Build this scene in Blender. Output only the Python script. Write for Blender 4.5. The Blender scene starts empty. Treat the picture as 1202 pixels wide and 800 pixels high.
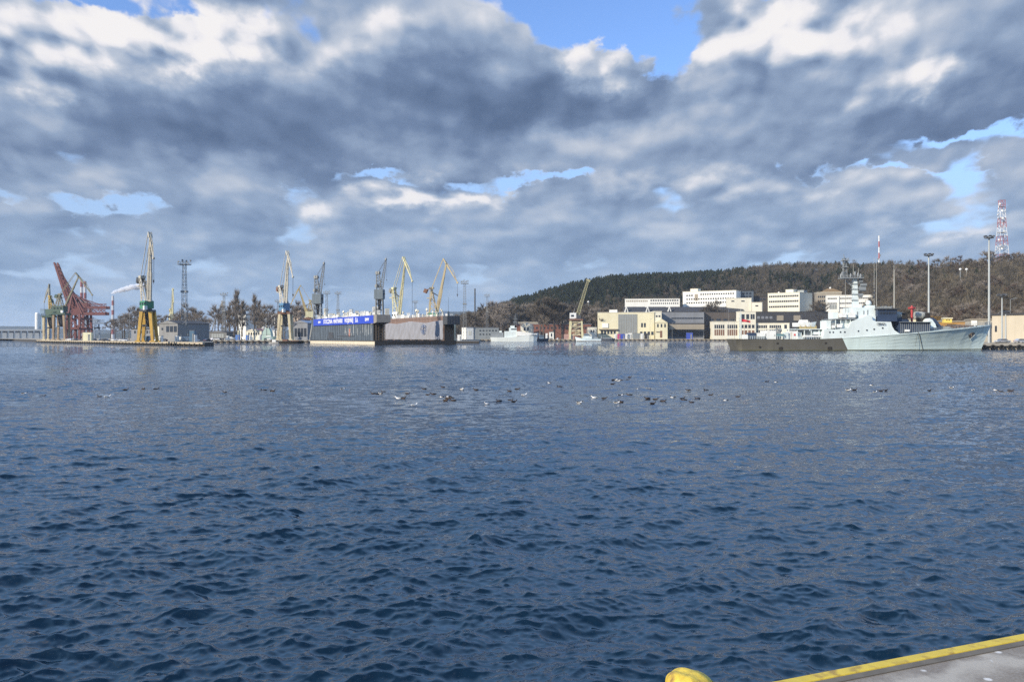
import bpy, bmesh, math, random
import numpy as np
from mathutils import Vector, Matrix

R = math.radians
F = 1041.0            # focal length in photo pixels (photo 1202 x 800)
CX, HY = 601.0, 396.0 # principal column, horizon row
HAZE = 0.000045        # density of the air volume
EYE = 3.7             # camera height above the water
scene = bpy.context.scene
COL = scene.collection

# ------------------------------------------------------------------ camera
cam_d = bpy.data.cameras.new("camera")
cam = bpy.data.objects.new("camera", cam_d)
COL.objects.link(cam)
cam.location = (0, 0, EYE)
cam.rotation_euler = (R(90), 0, 0)
cam_d.sensor_width = 36.0
cam_d.lens = F / 1202.0 * 36.0
cam_d.shift_y = -(400.0 - HY) / 1202.0
cam_d.clip_start = 0.1
cam_d.clip_end = 40000
scene.camera = cam

# ------------------------------------------------------------------ exposure
scene.view_settings.view_transform = 'Standard'
scene.view_settings.look = 'None'
scene.view_settings.exposure = 0.20
scene.view_settings.gamma = 1.0
scene.cycles.max_bounces = 6
scene.cycles.volume_bounces = 3
scene.cycles.use_denoising = False

# ------------------------------------------------------------------ sun
SUN_AZ = R(-128)      # measured from +Y towards +X : sun stands left, a little behind the camera
SUN_EL = R(27)
sd = Vector((math.sin(SUN_AZ) * math.cos(SUN_EL), math.cos(SUN_AZ) * math.cos(SUN_EL), math.sin(SUN_EL)))
sl = bpy.data.lights.new("sun", 'SUN')
sl.energy = 5.0
sl.angle = R(0.5)
sl.color = (1.0, 0.89, 0.71)
so = bpy.data.objects.new("sun", sl)
COL.objects.link(so)
so.location = (-160, -120, 150)
so.rotation_euler = sd.to_track_quat('Z', 'Y').to_euler()

# ------------------------------------------------------------------ world: sky with broken cumulus
world = bpy.data.worlds.new("World")
scene.world = world
world.use_nodes = True
nt = world.node_tree
nt.nodes.clear()
N, L = nt.nodes, nt.links

def nd(t, **kw):
    n = N.new(t)
    for k, v in kw.items():
        setattr(n, k, v)
    return n

def setin(sock, v):
    if hasattr(v, 'is_output') or isinstance(v, bpy.types.NodeSocket):
        L.new(v, sock)
    else:
        sock.default_value = v

def M(op, a, b=0.0, c=None, clamp=False):
    n = nd('ShaderNodeMath', operation=op, use_clamp=clamp)
    setin(n.inputs[0], a); setin(n.inputs[1], b)
    if c is not None: setin(n.inputs[2], c)
    return n.outputs[0]

def VM(op, a, b=(0, 0, 0)):
    n = nd('ShaderNodeVectorMath', operation=op)
    setin(n.inputs[0], a); setin(n.inputs[1], b)
    return n.outputs['Value'] if op == 'DOT_PRODUCT' else n.outputs['Vector']

def ramp(x, lo, hi, out_lo=0.0, out_hi=1.0, smooth=True):
    n = nd('ShaderNodeMapRange')
    n.interpolation_type = 'SMOOTHSTEP' if smooth else 'LINEAR'
    setin(n.inputs[0], x)
    n.inputs[1].default_value = lo; n.inputs[2].default_value = hi
    n.inputs[3].default_value = out_lo; n.inputs[4].default_value = out_hi
    return n.outputs[0]

def noise(vec, scale, detail=4.0, rough=0.5, dist=0.0, color=False):
    n = nd('ShaderNodeTexNoise')
    n.noise_dimensions = '2D'
    setin(n.inputs['Vector'], vec)
    n.inputs['Scale'].default_value = scale
    n.inputs['Detail'].default_value = detail
    n.inputs['Roughness'].default_value = rough
    n.inputs['Distortion'].default_value = dist
    return n.outputs['Color'] if color else n.outputs['Fac']

def mixc(f, a, b):
    n = nd('ShaderNodeMix', data_type='RGBA')
    setin(n.inputs[0], f); setin(n.inputs[6], a); setin(n.inputs[7], b)
    return n.outputs[2]

tc = nd('ShaderNodeTexCoord')
direc = VM('NORMALIZE', tc.outputs['Generated'])
sp = nd('ShaderNodeSeparateXYZ'); L.new(direc, sp.inputs[0])
dx, dy, dz = sp.outputs
az = M('ARCTAN2', dx, dy)
el = M('ARCSINE', dz)
elc = M('MAXIMUM', el, 0.0)

def azel(px, py):
    a = math.atan((px - CX) / F)
    return a, math.atan((HY - py) / F * math.cos(a))

# cloud-deck coordinates: features shrink and flatten towards the horizon
den = M('ADD', elc, 0.13)
cu = M('MULTIPLY', M('DIVIDE', az, M('ADD', den, 0.60)), 3.3)
cv = M('MULTIPLY', M('LOGARITHM', den, 2.718), 1.9)
cc = nd('ShaderNodeCombineXYZ'); L.new(cu, cc.inputs[0]); L.new(cv, cc.inputs[1]); cc.inputs[2].default_value = 3.7
P0 = cc.outputs[0]
# domain warp
wc = noise(P0, 2.6, 5, 0.55, color=True)
w3 = VM('SUBTRACT', wc, (0.5, 0.5, 0.5))
P1 = VM('ADD', P0, VM('MULTIPLY', w3, (0.14, 0.07, 0.0)))
n_big = noise(P1, 2.0, 6, 0.50)
# the same field looked up a little towards the sun (left and up): their difference is the relief
P2 = VM('ADD', P1, (-0.03, 0.13, 0.0))
n_off = noise(P2, 2.0, 3, 0.45)
relief = M('SUBTRACT', n_big, n_off)
def puff(vec, scale):
    n = nd('ShaderNodeTexVoronoi', feature='F1', voronoi_dimensions='2D')
    setin(n.inputs['Vector'], vec)
    n.inputs['Scale'].default_value = scale
    n.inputs['Detail'].default_value = 2.0
    n.inputs['Roughness'].default_value = 0.55
    return n.outputs['Distance']
P3 = VM('ADD', P0, VM('MULTIPLY', w3, (0.10, 0.07, 0.0)))
pf = puff(P3, 3.3)
pf_off = puff(VM('ADD', P3, (-0.035, 0.07, 0.0)), 3.3)
billow = M('SUBTRACT', pf_off, pf)
n_fine = noise(P1, 6.5, 6, 0.6)

# blob coordinates (azimuth, elevation), warped by the same noise so that outlines billow
ae = nd('ShaderNodeCombineXYZ'); L.new(az, ae.inputs[0]); L.new(el, ae.inputs[1])
wc2 = VM('SUBTRACT', noise(P0, 5.5, 6, 0.6, color=True), (0.5, 0.5, 0.5))
AE = VM('ADD', ae.outputs[0], VM('ADD', VM('MULTIPLY', w3, (0.12, 0.05, 0)), VM('MULTIPLY', wc2, (0.05, 0.045, 0))))

def blobs(lst):
    tot = None
    for (px, py, sx, sy, k) in lst:
        a, e = azel(px, py)
        d = VM('SUBTRACT', AE, (a, e, 0))
        d = VM('MULTIPLY', d, (F / sx, F / sy, 0))
        q = VM('DOT_PRODUCT', d, d)
        g = M('EXPONENT', M('MULTIPLY', q, -1.0))
        tot = M('MULTIPLY', g, k) if tot is None else M('MULTIPLY_ADD', g, k, tot)
    return tot

# k > 0 : cloud, k < 0 : open blue
COVER = [
    (60, -5, 190, 22, -.55), (215, 8, 55, 16, -.35), (90, 60, 120, 45, .30), (350, 110, 400, 75, .5),
    (690, 20, 75, 42, -.85), (775, 55, 60, 34, -.75), (745, -10, 150, 26, -.5), (700, 80, 45, 35, .40), (930, 45, 140, 50, .4), (1120, 70, 130, 80, .4),
    (60, 236, 70, 14, -.42), (150, 247, 60, 8, -.30), (450, 203, 70, 8, -.40), (640, 208, 90, 9, -.50), (1130, 162, 70, 7, -.36),
    (1060, 200, 120, 5, -.22), (300, 226, 60, 6, -.15), (880, 188, 60, 6, -.2),
    (60, 305, 90, 22, -.16), (520, 245, 120, 20, .2), (880, 260, 250, 30, .15), (900, 135, 300, 40, .3),
]
# k > 0 : sunlit, k < 0 : dark underside
BRIGHT = [
    (85, 50, 75, 34, .50), (185, 42, 55, 28, .50), (255, 38, 55, 34, .55), (15, 75, 40, 25, .3), (460, 45, 60, 22, .22),
    (360, 55, 80, 25, .15), (700, 78, 42, 28, .60), (590, 40, 45, 18, .15), (835, 62, 34, 24, .35), (890, 26, 48, 26, .45),
    (960, 40, 70, 34, .42), (1060, 90, 48, 24, .45), (1010, 20, 40, 20, .18), (850, 110, 60, 18, .15), (1150, 40, 60, 40, -.05),
    (480, 228, 55, 14, .50), (560, 222, 55, 12, .30), (350, 248, 30, 12, .22), (790, 218, 110, 14, .22), (1100, 262, 80, 12, .22),
    (640, 160, 60, 20, .06), (740, 165, 70, 16, .10), (240, 60, 400, 30, .05), (1000, 216, 70, 10, .12), (330, 272, 60, 8, .10), (930, 290, 60, 8, .10),
    (470, 130, 260, 45, -.24), (620, 110, 120, 45, -.20), (90, 160, 200, 32, -.14), (300, 165, 180, 20, -.1), (330, 135, 120, 35, -.12), (700, 120, 60, 20, -.10),
    (1090, 140, 140, 20, -.12), (1150, 30, 60, 60, -.06), (940, 150, 120, 18, -.08),
]
cov_b = blobs(COVER)
bri_b = blobs(BRIGHT)
inzone = M('MULTIPLY', ramp(M('ABSOLUTE', az), 1.0, 0.6), ramp(el, 0.62, 0.42))
cov_b = M('MULTIPLY', cov_b, inzone)
bri_b = M('MULTIPLY', bri_b, inzone)
# cover: high up and outside the frame the deck opens to blue
base_cov = M('ADD', ramp(el, 0.33, 0.48, 0.735, 0.24), M('MULTIPLY', M('SUBTRACT', n_big, 0.5), 1.2))
base_cov = M('ADD', base_cov, M('MULTIPLY', M('SUBTRACT', 0.62, pf), 0.40))
cov = M('ADD', base_cov, cov_b)
cover = ramp(cov, 0.33, 0.54)
bri = M('ADD', 0.40, M('MULTIPLY', relief, 0.85))
bri = M('ADD', bri, M('MULTIPLY', billow, M('ADD', 0.16, M('MULTIPLY', bri_b, 1.5, clamp=True))))
bri = M('ADD', bri, M('MULTIPLY', M('SUBTRACT', 0.62, pf), 0.07))
bri = M('ADD', bri, M('MULTIPLY', M('SUBTRACT', n_fine, 0.5), 0.11))
bri = M('ADD', bri, M('MULTIPLY', M('SUBTRACT', 0.5, n_big), 0.25))
bri = M('ADD', bri, M('MULTIPLY', bri_b, 0.84))
bri = M('ADD', bri, M('MULTIPLY', ramp(el, 0.345, 0.44, 0.0, 0.42), ramp(el, 1.2, 0.7)))  # clouds above the view brightened for the water to reflect
# thin edges shine a little
bri = M('ADD', bri, ramp(cov, 0.60, 0.36, 0.0, 0.13))
cr = nd('ShaderNodeValToRGB')
L.new(bri, cr.inputs[0])
els = cr.color_ramp.elements
els[0].position = 0.0; els[0].color = (0.088, 0.136, 0.240, 1)
els[1].position = 1.0; els[1].color = (0.80, 0.78, 0.78, 1)
for p_, c_ in ((0.22, (0.143, 0.206, 0.335, 1)), (0.42, (0.255, 0.335, 0.475, 1)), (0.62, (0.46, 0.51, 0.60, 1)), (0.82, (0.74, 0.73, 0.76, 1))):
    e_ = els.new(p_); e_.color = c_
# far clouds near the horizon are veiled pale blue
veil = mixc(ramp(el, 0.20, 0.0, 0.0, 0.60), cr.outputs[0], (0.30, 0.44, 0.64, 1))
sky = nd('ShaderNodeTexSky')
sky.sky_type = 'NISHITA'
sky.sun_disc = False
sky.sun_elevation = SUN_EL
sky.sun_rotation = SUN_AZ
sky.altitude = 0; sky.air_density = 1.0; sky.dust_density = 0.6; sky.ozone_density = 3.0
SKY_STRENGTH = 0.14
cl = nd('ShaderNodeVectorMath', operation='SCALE')
L.new(veil, cl.inputs[0]); cl.inputs['Scale'].default_value = 1.0 / SKY_STRENGTH
blue = VM('MULTIPLY', sky.outputs[0], (1.0, 1.12, 1.40))
hz = nd('ShaderNodeVectorMath', operation='SCALE'); hz.inputs[0].default_value = (0.36, 0.48, 0.68); hz.inputs['Scale'].default_value = 1.0 / SKY_STRENGTH
blue = mixc(ramp(el, 0.30, 0.02, 0.0, 0.92), blue, hz.outputs[0])
sky_fill = nd('ShaderNodeVectorMath', operation='SCALE'); sky_fill.inputs[0].default_value = (0.42, 0.76, 1.32); sky_fill.inputs['Scale'].default_value = 1.0 / SKY_STRENGTH  # brighter blue band high up, added to lift the water's reflections
blue = mixc(M('MULTIPLY', ramp(el, 0.36, 0.46, 0.0, 0.8), ramp(el, 1.3, 0.7)), blue, sky_fill.outputs[0])
final = mixc(cover, blue, cl.outputs[0])
below = mixc(ramp(el, -0.02, 0.0), (0.3, 0.5, 0.9, 1), final)
bg = nd('ShaderNodeBackground'); L.new(below, bg.inputs[0]); bg.inputs[1].default_value = SKY_STRENGTH
wo = nd('ShaderNodeOutputWorld'); L.new(bg.outputs[0], wo.inputs[0])
world.cycles.sampling_method = 'MANUAL'
world.cycles.sample_map_resolution = 512

# ------------------------------------------------------------------ materials
MATS = {}
def mat(name, color, rough=0.6, metal=0.0, var=0.12, scale=0.6, streak=0.0, rust=0.0, spec=0.5, bump=0.0):
    """paint / concrete / metal with uneven tone, optional vertical streaks and rust"""
    if name in MATS: return MATS[name]
    m = bpy.data.materials.new(name); m.use_nodes = True
    t = m.node_tree; n, l = t.nodes, t.links
    b = n['Principled BSDF']
    b.inputs['Roughness'].default_value = rough
    b.inputs['Metallic'].default_value = metal
    b.inputs['Specular IOR Level'].default_value = spec
    tcn = n.new('ShaderNodeTexCoord')
    nz = n.new('ShaderNodeTexNoise'); nz.inputs['Scale'].default_value = scale; nz.inputs['Detail'].default_value = 6
    nz.inputs['Roughness'].default_value = 0.65
    l.new(tcn.outputs['Object'], nz.inputs['Vector'])
    mx = n.new('ShaderNodeMix'); mx.data_type = 'RGBA'
    c = color
    mx.inputs[6].default_value = (c[0] * (1 - 2 * var), c[1] * (1 - 2 * var), c[2] * (1 - 2 * var), 1)
    mx.inputs[7].default_value = (min(1, c[0] * (1 + 1.6 * var)), min(1, c[1] * (1 + 1.6 * var)), min(1, c[2] * (1 + 1.6 * var)), 1)
    l.new(nz.outputs['Fac'], mx.inputs[0])
    out = mx.outputs[2]
    def overlay(fac_amount, col, sc_vec, lo, hi, src):
        mp = n.new('ShaderNodeMapping'); mp.inputs['Scale'].default_value = sc_vec
        l.new(tcn.outputs['Object'], mp.inputs['Vector'])
        z = n.new('ShaderNodeTexNoise'); z.inputs['Scale'].default_value = 1.0; z.inputs['Detail'].default_value = 5
        l.new(mp.outputs[0], z.inputs['Vector'])
        mr = n.new('ShaderNodeMapRange'); mr.inputs[1].default_value = lo; mr.inputs[2].default_value = hi
        mr.inputs[4].default_value = fac_amount
        l.new(z.outputs['Fac'], mr.inputs[0])
        q = n.new('ShaderNodeMix'); q.data_type = 'RGBA'
        l.new(mr.outputs[0], q.inputs[0]); l.new(src, q.inputs[6]); q.inputs[7].default_value = (*col, 1)
        return q.outputs[2]
    if streak > 0:
        out = overlay(streak, (c[0] * .45, c[1] * .42, c[2] * .38), (scale * 2.2, scale * 2.2, scale * 0.18), 0.48, 0.70, out)
    if rust > 0:
        out = overlay(rust, (0.16, 0.065, 0.03), (scale * 1.3, scale * 1.3, scale * 0.7), 0.52, 0.68, out)
    l.new(out, b.inputs['Base Color'])
    if bump > 0:
        bp = n.new('ShaderNodeBump'); bp.inputs['Strength'].default_value = bump; bp.inputs['Distance'].default_value = 0.02
        l.new(nz.outputs['Fac'], bp.inputs['Height']); l.new(bp.outputs[0], b.inputs['Normal'])
    MATS[name] = m
    return m

# ------------------------------------------------------------------ mesh builder
class MB:
    def __init__(s): s.v = []; s.f = []
    def add(s, vs, fs):
        o = len(s.v); s.v += [tuple(p) for p in vs]; s.f += [tuple(i + o for i in f) for f in fs]; return s
    def box(s, c, d, rz=0.0, ry=0.0):
        x, y, z = d[0] / 2, d[1] / 2, d[2] / 2
        m = Matrix.Rotation(rz, 3, 'Z') @ Matrix.Rotation(ry, 3, 'Y')
        vs = [m @ Vector(p) + Vector(c) for p in ((-x, -y, -z), (x, -y, -z), (x, y, -z), (-x, y, -z), (-x, -y, z), (x, -y, z), (x, y, z), (-x, y, z))]
        return s.add(vs, [(0, 3, 2, 1), (4, 5, 6, 7), (0, 1, 5, 4), (1, 2, 6, 5), (2, 3, 7, 6), (3, 0, 4, 7)])
    def bb(s, x0, x1, y0, y1, z0, z1):
        return s.box(((x0 + x1) / 2, (y0 + y1) / 2, (z0 + z1) / 2), (x1 - x0, y1 - y0, z1 - z0))
    def tube(s, p, q, r0, r1=None, n=6, cap=True):
        p, q = Vector(p), Vector(q); r1 = r0 if r1 is None else r1
        a = (q - p).normalized()
        u = a.cross(Vector((0, 0, 1)) if abs(a.z) < .95 else Vector((1, 0, 0))).normalized(); w = a.cross(u)
        vs = []
        for c, r in ((p, r0), (q, r1)):
            for i in range(n):
                t = 2 * math.pi * (i + .5) / n
                vs.append(c + u * math.cos(t) * r + w * math.sin(t) * r)
        fs = [(i, (i + 1) % n, n + (i + 1) % n, n + i) for i in range(n)]
        if cap: fs += [tuple(range(n - 1, -1, -1)), tuple(range(n, 2 * n))]
        return s.add(vs, fs)
    def beam(s, p, q, w, h=None, w2=None, h2=None):
        """rectangular beam, optionally tapering"""
        p, q = Vector(p), Vector(q); h = w if h is None else h; w2 = w if w2 is None else w2; h2 = h if h2 is None else h2
        a = (q - p).normalized()
        up = Vector((0, 0, 1)) if abs(a.z) < .97 else Vector((1, 0, 0))
        u = a.cross(up).normalized(); v = u.cross(a).normalized()
        vs = []
        for c, ww, hh in ((p, w, h), (q, w2, h2)):
            for i, j in ((-1, -1), (1, -1), (1, 1), (-1, 1)):
                vs.append(c + u * i * ww / 2 + v * j * hh / 2)
        return s.add(vs, [(0, 1, 5, 4), (1, 2, 6, 5), (2, 3, 7, 6), (3, 0, 4, 7), (3, 2, 1, 0), (4, 5, 6, 7)])
    def lattice(s, p, q, w0, w1, n, r, n_side=4, tri=False):
        """truss: chords and zigzag bracing from p to q"""
        p, q = Vector(p), Vector(q); a = (q - p).normalized()
        up = Vector((0, 0, 1)) if abs(a.z) < .97 else Vector((1, 0, 0))
        u = a.cross(up).normalized(); v = u.cross(a).normalized()
        def ring(t):
            c = p.lerp(q, t); w = (w0 + (w1 - w0) * t) / 2
            return [c + u * i * w + v * j * w for i, j in ((-1, -1), (1, -1), (1, 1), (-1, 1))]
        A, B = ring(0), ring(1)
        for i in range(4): s.tube(A[i], B[i], r, r * .85, 4)
        for k in range(n):
            a0, a1 = ring(k / n), ring((k + 1) / n)
            for i in range(4):
                j = (i + 1) % 4
                if k % 2: s.tube(a0[i], a1[j], r * .6, None, 3, False)
                else: s.tube(a0[j], a1[i], r * .6, None, 3, False)
                s.tube(a1[i], a1[j], r * .6, None, 3, False)
        return s
    def prism(s, pts, y0, y1):
        """(x,z) outline extruded along y"""
        n = len(pts)
        vs = [(x, y0, z) for x, z in pts] + [(x, y1, z) for x, z in pts]
        fs = [(i, (i + 1) % n, n + (i + 1) % n, n + i) for i in range(n)] + [tuple(range(n - 1, -1, -1)), tuple(range(n, 2 * n))]
        return s.add(vs, fs)
    def slab(s, pts, z0, z1):
        n = len(pts)
        vs = [(x, y, z0) for x, y in pts] + [(x, y, z1) for x, y in pts]
        fs = [(i, (i + 1) % n, n + (i + 1) % n, n + i) for i in range(n)] + [tuple(range(n - 1, -1, -1)), tuple(range(n, 2 * n))]
        return s.add(vs, fs)
    def lathe(s, c, prof, n=14):
        vs = []; fs = []
        for r, z in prof:
            for i in range(n):
                t = 2 * math.pi * i / n
                vs.append((c[0] + r * math.cos(t), c[1] + r * math.sin(t), c[2] + z))
        m = len(prof)
        for k in range(m - 1):
            for i in range(n):
                fs.append((k * n + i, k * n + (i + 1) % n, (k + 1) * n + (i + 1) % n, (k + 1) * n + i))
        fs.append(tuple(range(n - 1, -1, -1))); fs.append(tuple(range((m - 1) * n, m * n)))
        return s.add(vs, fs)
    def mesh(s, name, m, smooth=False, fix=True):
        me = bpy.data.meshes.new(name)
        me.from_pydata(s.v, [], s.f)
        if fix:
            bm = bmesh.new(); bm.from_mesh(me)
            bmesh.ops.recalc_face_normals(bm, faces=bm.faces)
            bm.to_mesh(me); bm.free()
        if m: me.materials.append(m)
        if smooth:
            me.polygons.foreach_set('use_smooth', [True] * len(me.polygons))
        me.update()
        return me
    def build(s, name, m, parent=None, smooth=False, bevel=0.0):
        me = s.mesh(name, m, smooth)
        o = bpy.data.objects.new(name, me)
        COL.objects.link(o)
        if parent: o.parent = parent
        if bevel > 0:
            b = o.modifiers.new('bevel', 'BEVEL'); b.width = bevel; b.segments = 2; b.limit_method = 'ANGLE'
        return o

def thing(name, label, cat, loc=(0, 0, 0), rz=0.0, group=None, scale=1.0):
    o = bpy.data.objects.new(name, None)
    COL.objects.link(o)
    o.empty_display_size = 1
    o.location = loc; o.rotation_euler = (0, 0, rz); o.scale = (scale,) * 3 if not isinstance(scale, tuple) else scale
    o['label'] = label; o['category'] = cat
    if group: o['group'] = group
    return o

def tag(o, label, cat, group=None):
    o['label'] = label; o['category'] = cat
    if group: o['group'] = group
    return o

def struct(o, kind='structure'):
    o['kind'] = kind
    return o

def dup(root, loc, rz=0.0, label=None, scale=None, group=None, mats=None):
    """copy a thing with its parts and their sub-parts"""
    r = root.copy(); COL.objects.link(r)
    r.location = loc; r.rotation_euler = (0, 0, rz)
    if scale is not None: r.scale = (scale,) * 3 if not isinstance(scale, tuple) else scale
    if label: r['label'] = label
    if group: r['group'] = group
    def kids(a, b):
        for ch in [c for c in bpy.data.objects if c.parent == a]:
            c = ch.copy(); COL.objects.link(c); c.parent = b
            kids(ch, c)
    if root.type == 'EMPTY': kids(root, r)
    return r

def W(px, D): return (px - CX) / F * D           # lateral metres of a column at distance D
def Z(py, D): return EYE + (HY - py) / F * D     # height of a row at distance D
def G(px, D, z=0.0): return (W(px, D), D, z)

def np_mesh(name, verts, faces, m, smooth=False):
    """verts (n,3), faces (k,3|4) numpy -> object"""
    me = bpy.data.meshes.new(name)
    k, w = faces.shape
    me.vertices.add(len(verts)); me.vertices.foreach_set('co', np.asarray(verts, np.float32).ravel())
    me.loops.add(k * w); me.loops.foreach_set('vertex_index', faces.astype(np.int32).ravel())
    me.polygons.add(k)
    me.polygons.foreach_set('loop_start', np.arange(0, k * w, w, dtype=np.int32))
    me.polygons.foreach_set('loop_total', np.full(k, w, dtype=np.int32))
    if smooth: me.polygons.foreach_set('use_smooth', np.ones(k, dtype=bool))
    me.update(calc_edges=True)
    if m: me.materials.append(m)
    o = bpy.data.objects.new(name, me)
    COL.objects.link(o)
    return o

# ------------------------------------------------------------------ water
def ocean_tile(n, size, wind, amp, kmin, kmax, seed, wdir, spread=3.0, p=3.6):
    """periodic wave height + horizontal chop on an n x n tile"""
    rg = np.random.default_rng(seed)
    k1 = np.fft.fftfreq(n, d=size / n) * 2 * np.pi
    kx, ky = np.meshgrid(k1, k1, indexing='ij')
    k = np.sqrt(kx ** 2 + ky ** 2); k[0, 0] = 1e9
    Lw = wind ** 2 / 9.81
    S = np.exp(-1.0 / (k * Lw) ** 2) / k ** p
    ca = (kx * wdir[0] + ky * wdir[1]) / k
    S *= (0.06 + np.abs(ca) ** spread)
    S *= (k > kmin) * np.exp(-(k / kmax) ** 2)
    h = np.sqrt(S) * (rg.normal(size=(n, n)) + 1j * rg.normal(size=(n, n)))
    H = np.fft.ifft2(h).real
    sc = amp / H.std()
    H *= sc
    DX = np.fft.ifft2(1j * kx / k * h).real * sc
    DY = np.fft.ifft2(1j * ky / k * h).real * sc
    return H, DX, DY

def sample(t, x, y, size):
    n = t.shape[0]
    u = (x / size * n) % n; v = (y / size * n) % n
    i = np.floor(u).astype(int); j = np.floor(v).astype(int); fu = u - i; fv = v - j
    i %= n; j %= n; i2 = (i + 1) % n; j2 = (j + 1) % n
    return (t[i, j] * (1 - fu) * (1 - fv) + t[i2, j] * fu * (1 - fv) + t[i, j2] * (1 - fu) * fv + t[i2, j2] * fu * fv)

def build_water():
    nc, nr = 1250, 1500
    ang = np.linspace(-R(40), R(40), nc)
    # rows spaced so that the mesh is finest near the camera
    r0, r1 = 6.5, 420.0
    t = np.linspace(0, 1, nr)
    rad = 1 / (1 / r0 + (1 / r1 - 1 / r0) * t)
    rad2 = r0 * (r1 / r0) ** t
    rad = 0.5 * rad + 0.5 * rad2
    A, Rr = np.meshgrid(ang, rad)
    x = Rr * np.sin(A); y = Rr * np.cos(A)
    wd = np.array([0.30, -0.954])
    rot = lambda a: (wd[0] * math.cos(a) - wd[1] * math.sin(a), wd[0] * math.sin(a) + wd[1] * math.cos(a))
    layers = [  # n, size, wind, amp, kmin, kmax, seed, dir, choppiness, fade distance
        (512, 131.0, 5.0, 0.030, 0.6, 3.2, 3, rot(0.0), 1.0, 900),
        (512, 41.0, 3.2, 0.030, 2.6, 11.0, 5, rot(0.22), 1.0, 300),
        (512, 17.3, 2.0, 0.0120, 7.0, 42.0, 8, rot(-0.22), 0.9, 130),
        (512, 6.1, 1.2, 0.0016, 22.0, 110.0, 11, rot(0.35), 0.8, 50),
    ]
    H = np.zeros_like(x); DX = np.zeros_like(x); DY = np.zeros_like(x)
    # slow gusts: calmer and rougher patches
    gx = 0.84 + 0.36 * np.sin(x * .055 + 1.3 + 0.8 * np.sin(y * .06)) * np.sin(y * .083 + .5 + x * .02)
    for n, size, wind, amp, k0, k1, seed, d, chop, fd in layers:
        pw = 3.6 if k0 < 5 else 2.5
        fade = np.exp(-(Rr / fd) ** 2) * gx
        # lattice rotated a little per layer so that the tiles never line up
        ca, sa = math.cos(seed * .37), math.sin(seed * .37)
        xr = x * ca - y * sa; yr = x * sa + y * ca
        # the spectrum was laid out along the rotated axes
        h, hx, hy = ocean_tile(n, size, wind, amp, k0, k1, seed, (d[0] * ca - d[1] * sa, d[0] * sa + d[1] * ca), p=pw)
        H += sample(h, xr, yr, size) * fade
        cx_ = sample(hx, xr, yr, size); cy_ = sample(hy, xr, yr, size)
        DX += (cx_ * ca + cy_ * sa) * fade * chop
        DY += (-cx_ * sa + cy_ * ca) * fade * chop
    V = np.stack([x + DX, y + DY, H], -1)
    V[-1, :, 2] = 0; V[:, 0, 2] = 0; V[:, -1, 2] = 0; V[0, :, 2] = 0
    # outer flat skirts to the horizon and under the quay
    V = V.reshape(-1, 3)
    idx = np.arange(nr * nc).reshape(nr, nc)
    Fq = np.stack([idx[:-1, :-1].ravel(), idx[:-1, 1:].ravel(), idx[1:, 1:].ravel(), idx[1:, :-1].ravel()], 1)
    far = []
    base = len(V)
    ring = [r1, 600, 900, 1500, 3000, 8000, 20000]
    ext = []
    cols = idx[-1, ::5]
    if cols[-1] != idx[-1, -1]: cols = np.append(cols, idx[-1, -1])
    ca_ = ang[cols - idx[-1, 0]]
    prev = cols
    F2 = []
    for rr in ring[1:]:
        s0 = base + len(ext)
        ext += [(rr * math.sin(a), rr * math.cos(a), 0.0) for a in ca_]
        cur = np.arange(s0, s0 + len(ca_))
        F2 += [(prev[i], prev[i + 1], cur[i + 1], cur[i]) for i in range(len(ca_) - 1)]
        prev = cur
    # coarse fan around the rest (sides and behind the camera)
    rr_all = [0.5, r0, 60, r1, 3000, 20000]
    a2 = np.linspace(R(40), R(320), 40)
    s0 = base + len(ext)
    for rr in rr_all: ext += [(rr * math.sin(a), rr * math.cos(a), 0.0) for a in a2]
    m2 = len(a2)
    for k in range(len(rr_all) - 1):
        for i in range(m2 - 1):
            p = s0 + k * m2 + i
            F2.append((p, p + 1, p + m2 + 1, p + m2))
    V = np.vstack([V, np.array(ext)])
    Fq = np.vstack([Fq, np.array(F2)])
    Fq = Fq[:, ::-1]
    m = bpy.data.materials.new('sea_water'); m.use_nodes = True
    t = m.node_tree; n, l = t.nodes, t.links
    b = n['Principled BSDF']
    b.inputs['Base Color'].default_value = (0.003, 0.014, 0.028, 1)
    b.inputs['Roughness'].default_value = 0.03
    b.inputs['IOR'].default_value = 1.5
    g = n.new('ShaderNodeNewGeometry')
    def nz(scale, vec, det, rough):
        mp = n.new('ShaderNodeMapping'); mp.inputs['Scale'].default_value = vec; mp.inputs['Rotation'].default_value = (0, 0, R(17))
        l.new(g.outputs['Position'], mp.inputs['Vector'])
        z = n.new('ShaderNodeTexNoise'); z.inputs['Scale'].default_value = scale; z.inputs['Detail'].default_value = det
        z.inputs['Roughness'].default_value = rough
        l.new(mp.outputs[0], z.inputs['Vector'])
        return z.outputs['Fac']
    z1 = nz(0.9, (0.5, 1.1, 1), 5, 0.62)
    z2 = nz(9.0, (0.8, 1.2, 1), 3, 0.6)
    ln = n.new('ShaderNodeVectorMath'); ln.operation = 'LENGTH'; l.new(g.outputs['Position'], ln.inputs[0])
    f = n.new('ShaderNodeMapRange'); f.inputs[1].default_value = 35; f.inputs[2].default_value = 220
    f.inputs[3].default_value = 0.0; f.inputs[4].default_value = 1.0
    l.new(ln.outputs['Value'], f.inputs[0])
    b1 = n.new('ShaderNodeBump'); b1.inputs['Distance'].default_value = 0.40
    l.new(f.outputs[0], b1.inputs['Strength']); l.new(z1, b1.inputs['Height'])
    b2 = n.new('ShaderNodeBump'); b2.inputs['Strength'].default_value = 0.12; b2.inputs['Distance'].default_value = 0.02
    l.new(z2, b2.inputs['Height']); l.new(b1.outputs[0], b2.inputs['Normal'])
    l.new(b2.outputs[0], b.inputs['Normal'])
    o = np_mesh('water', V, Fq, m, smooth=True)
    struct(o)
build_water()

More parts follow.
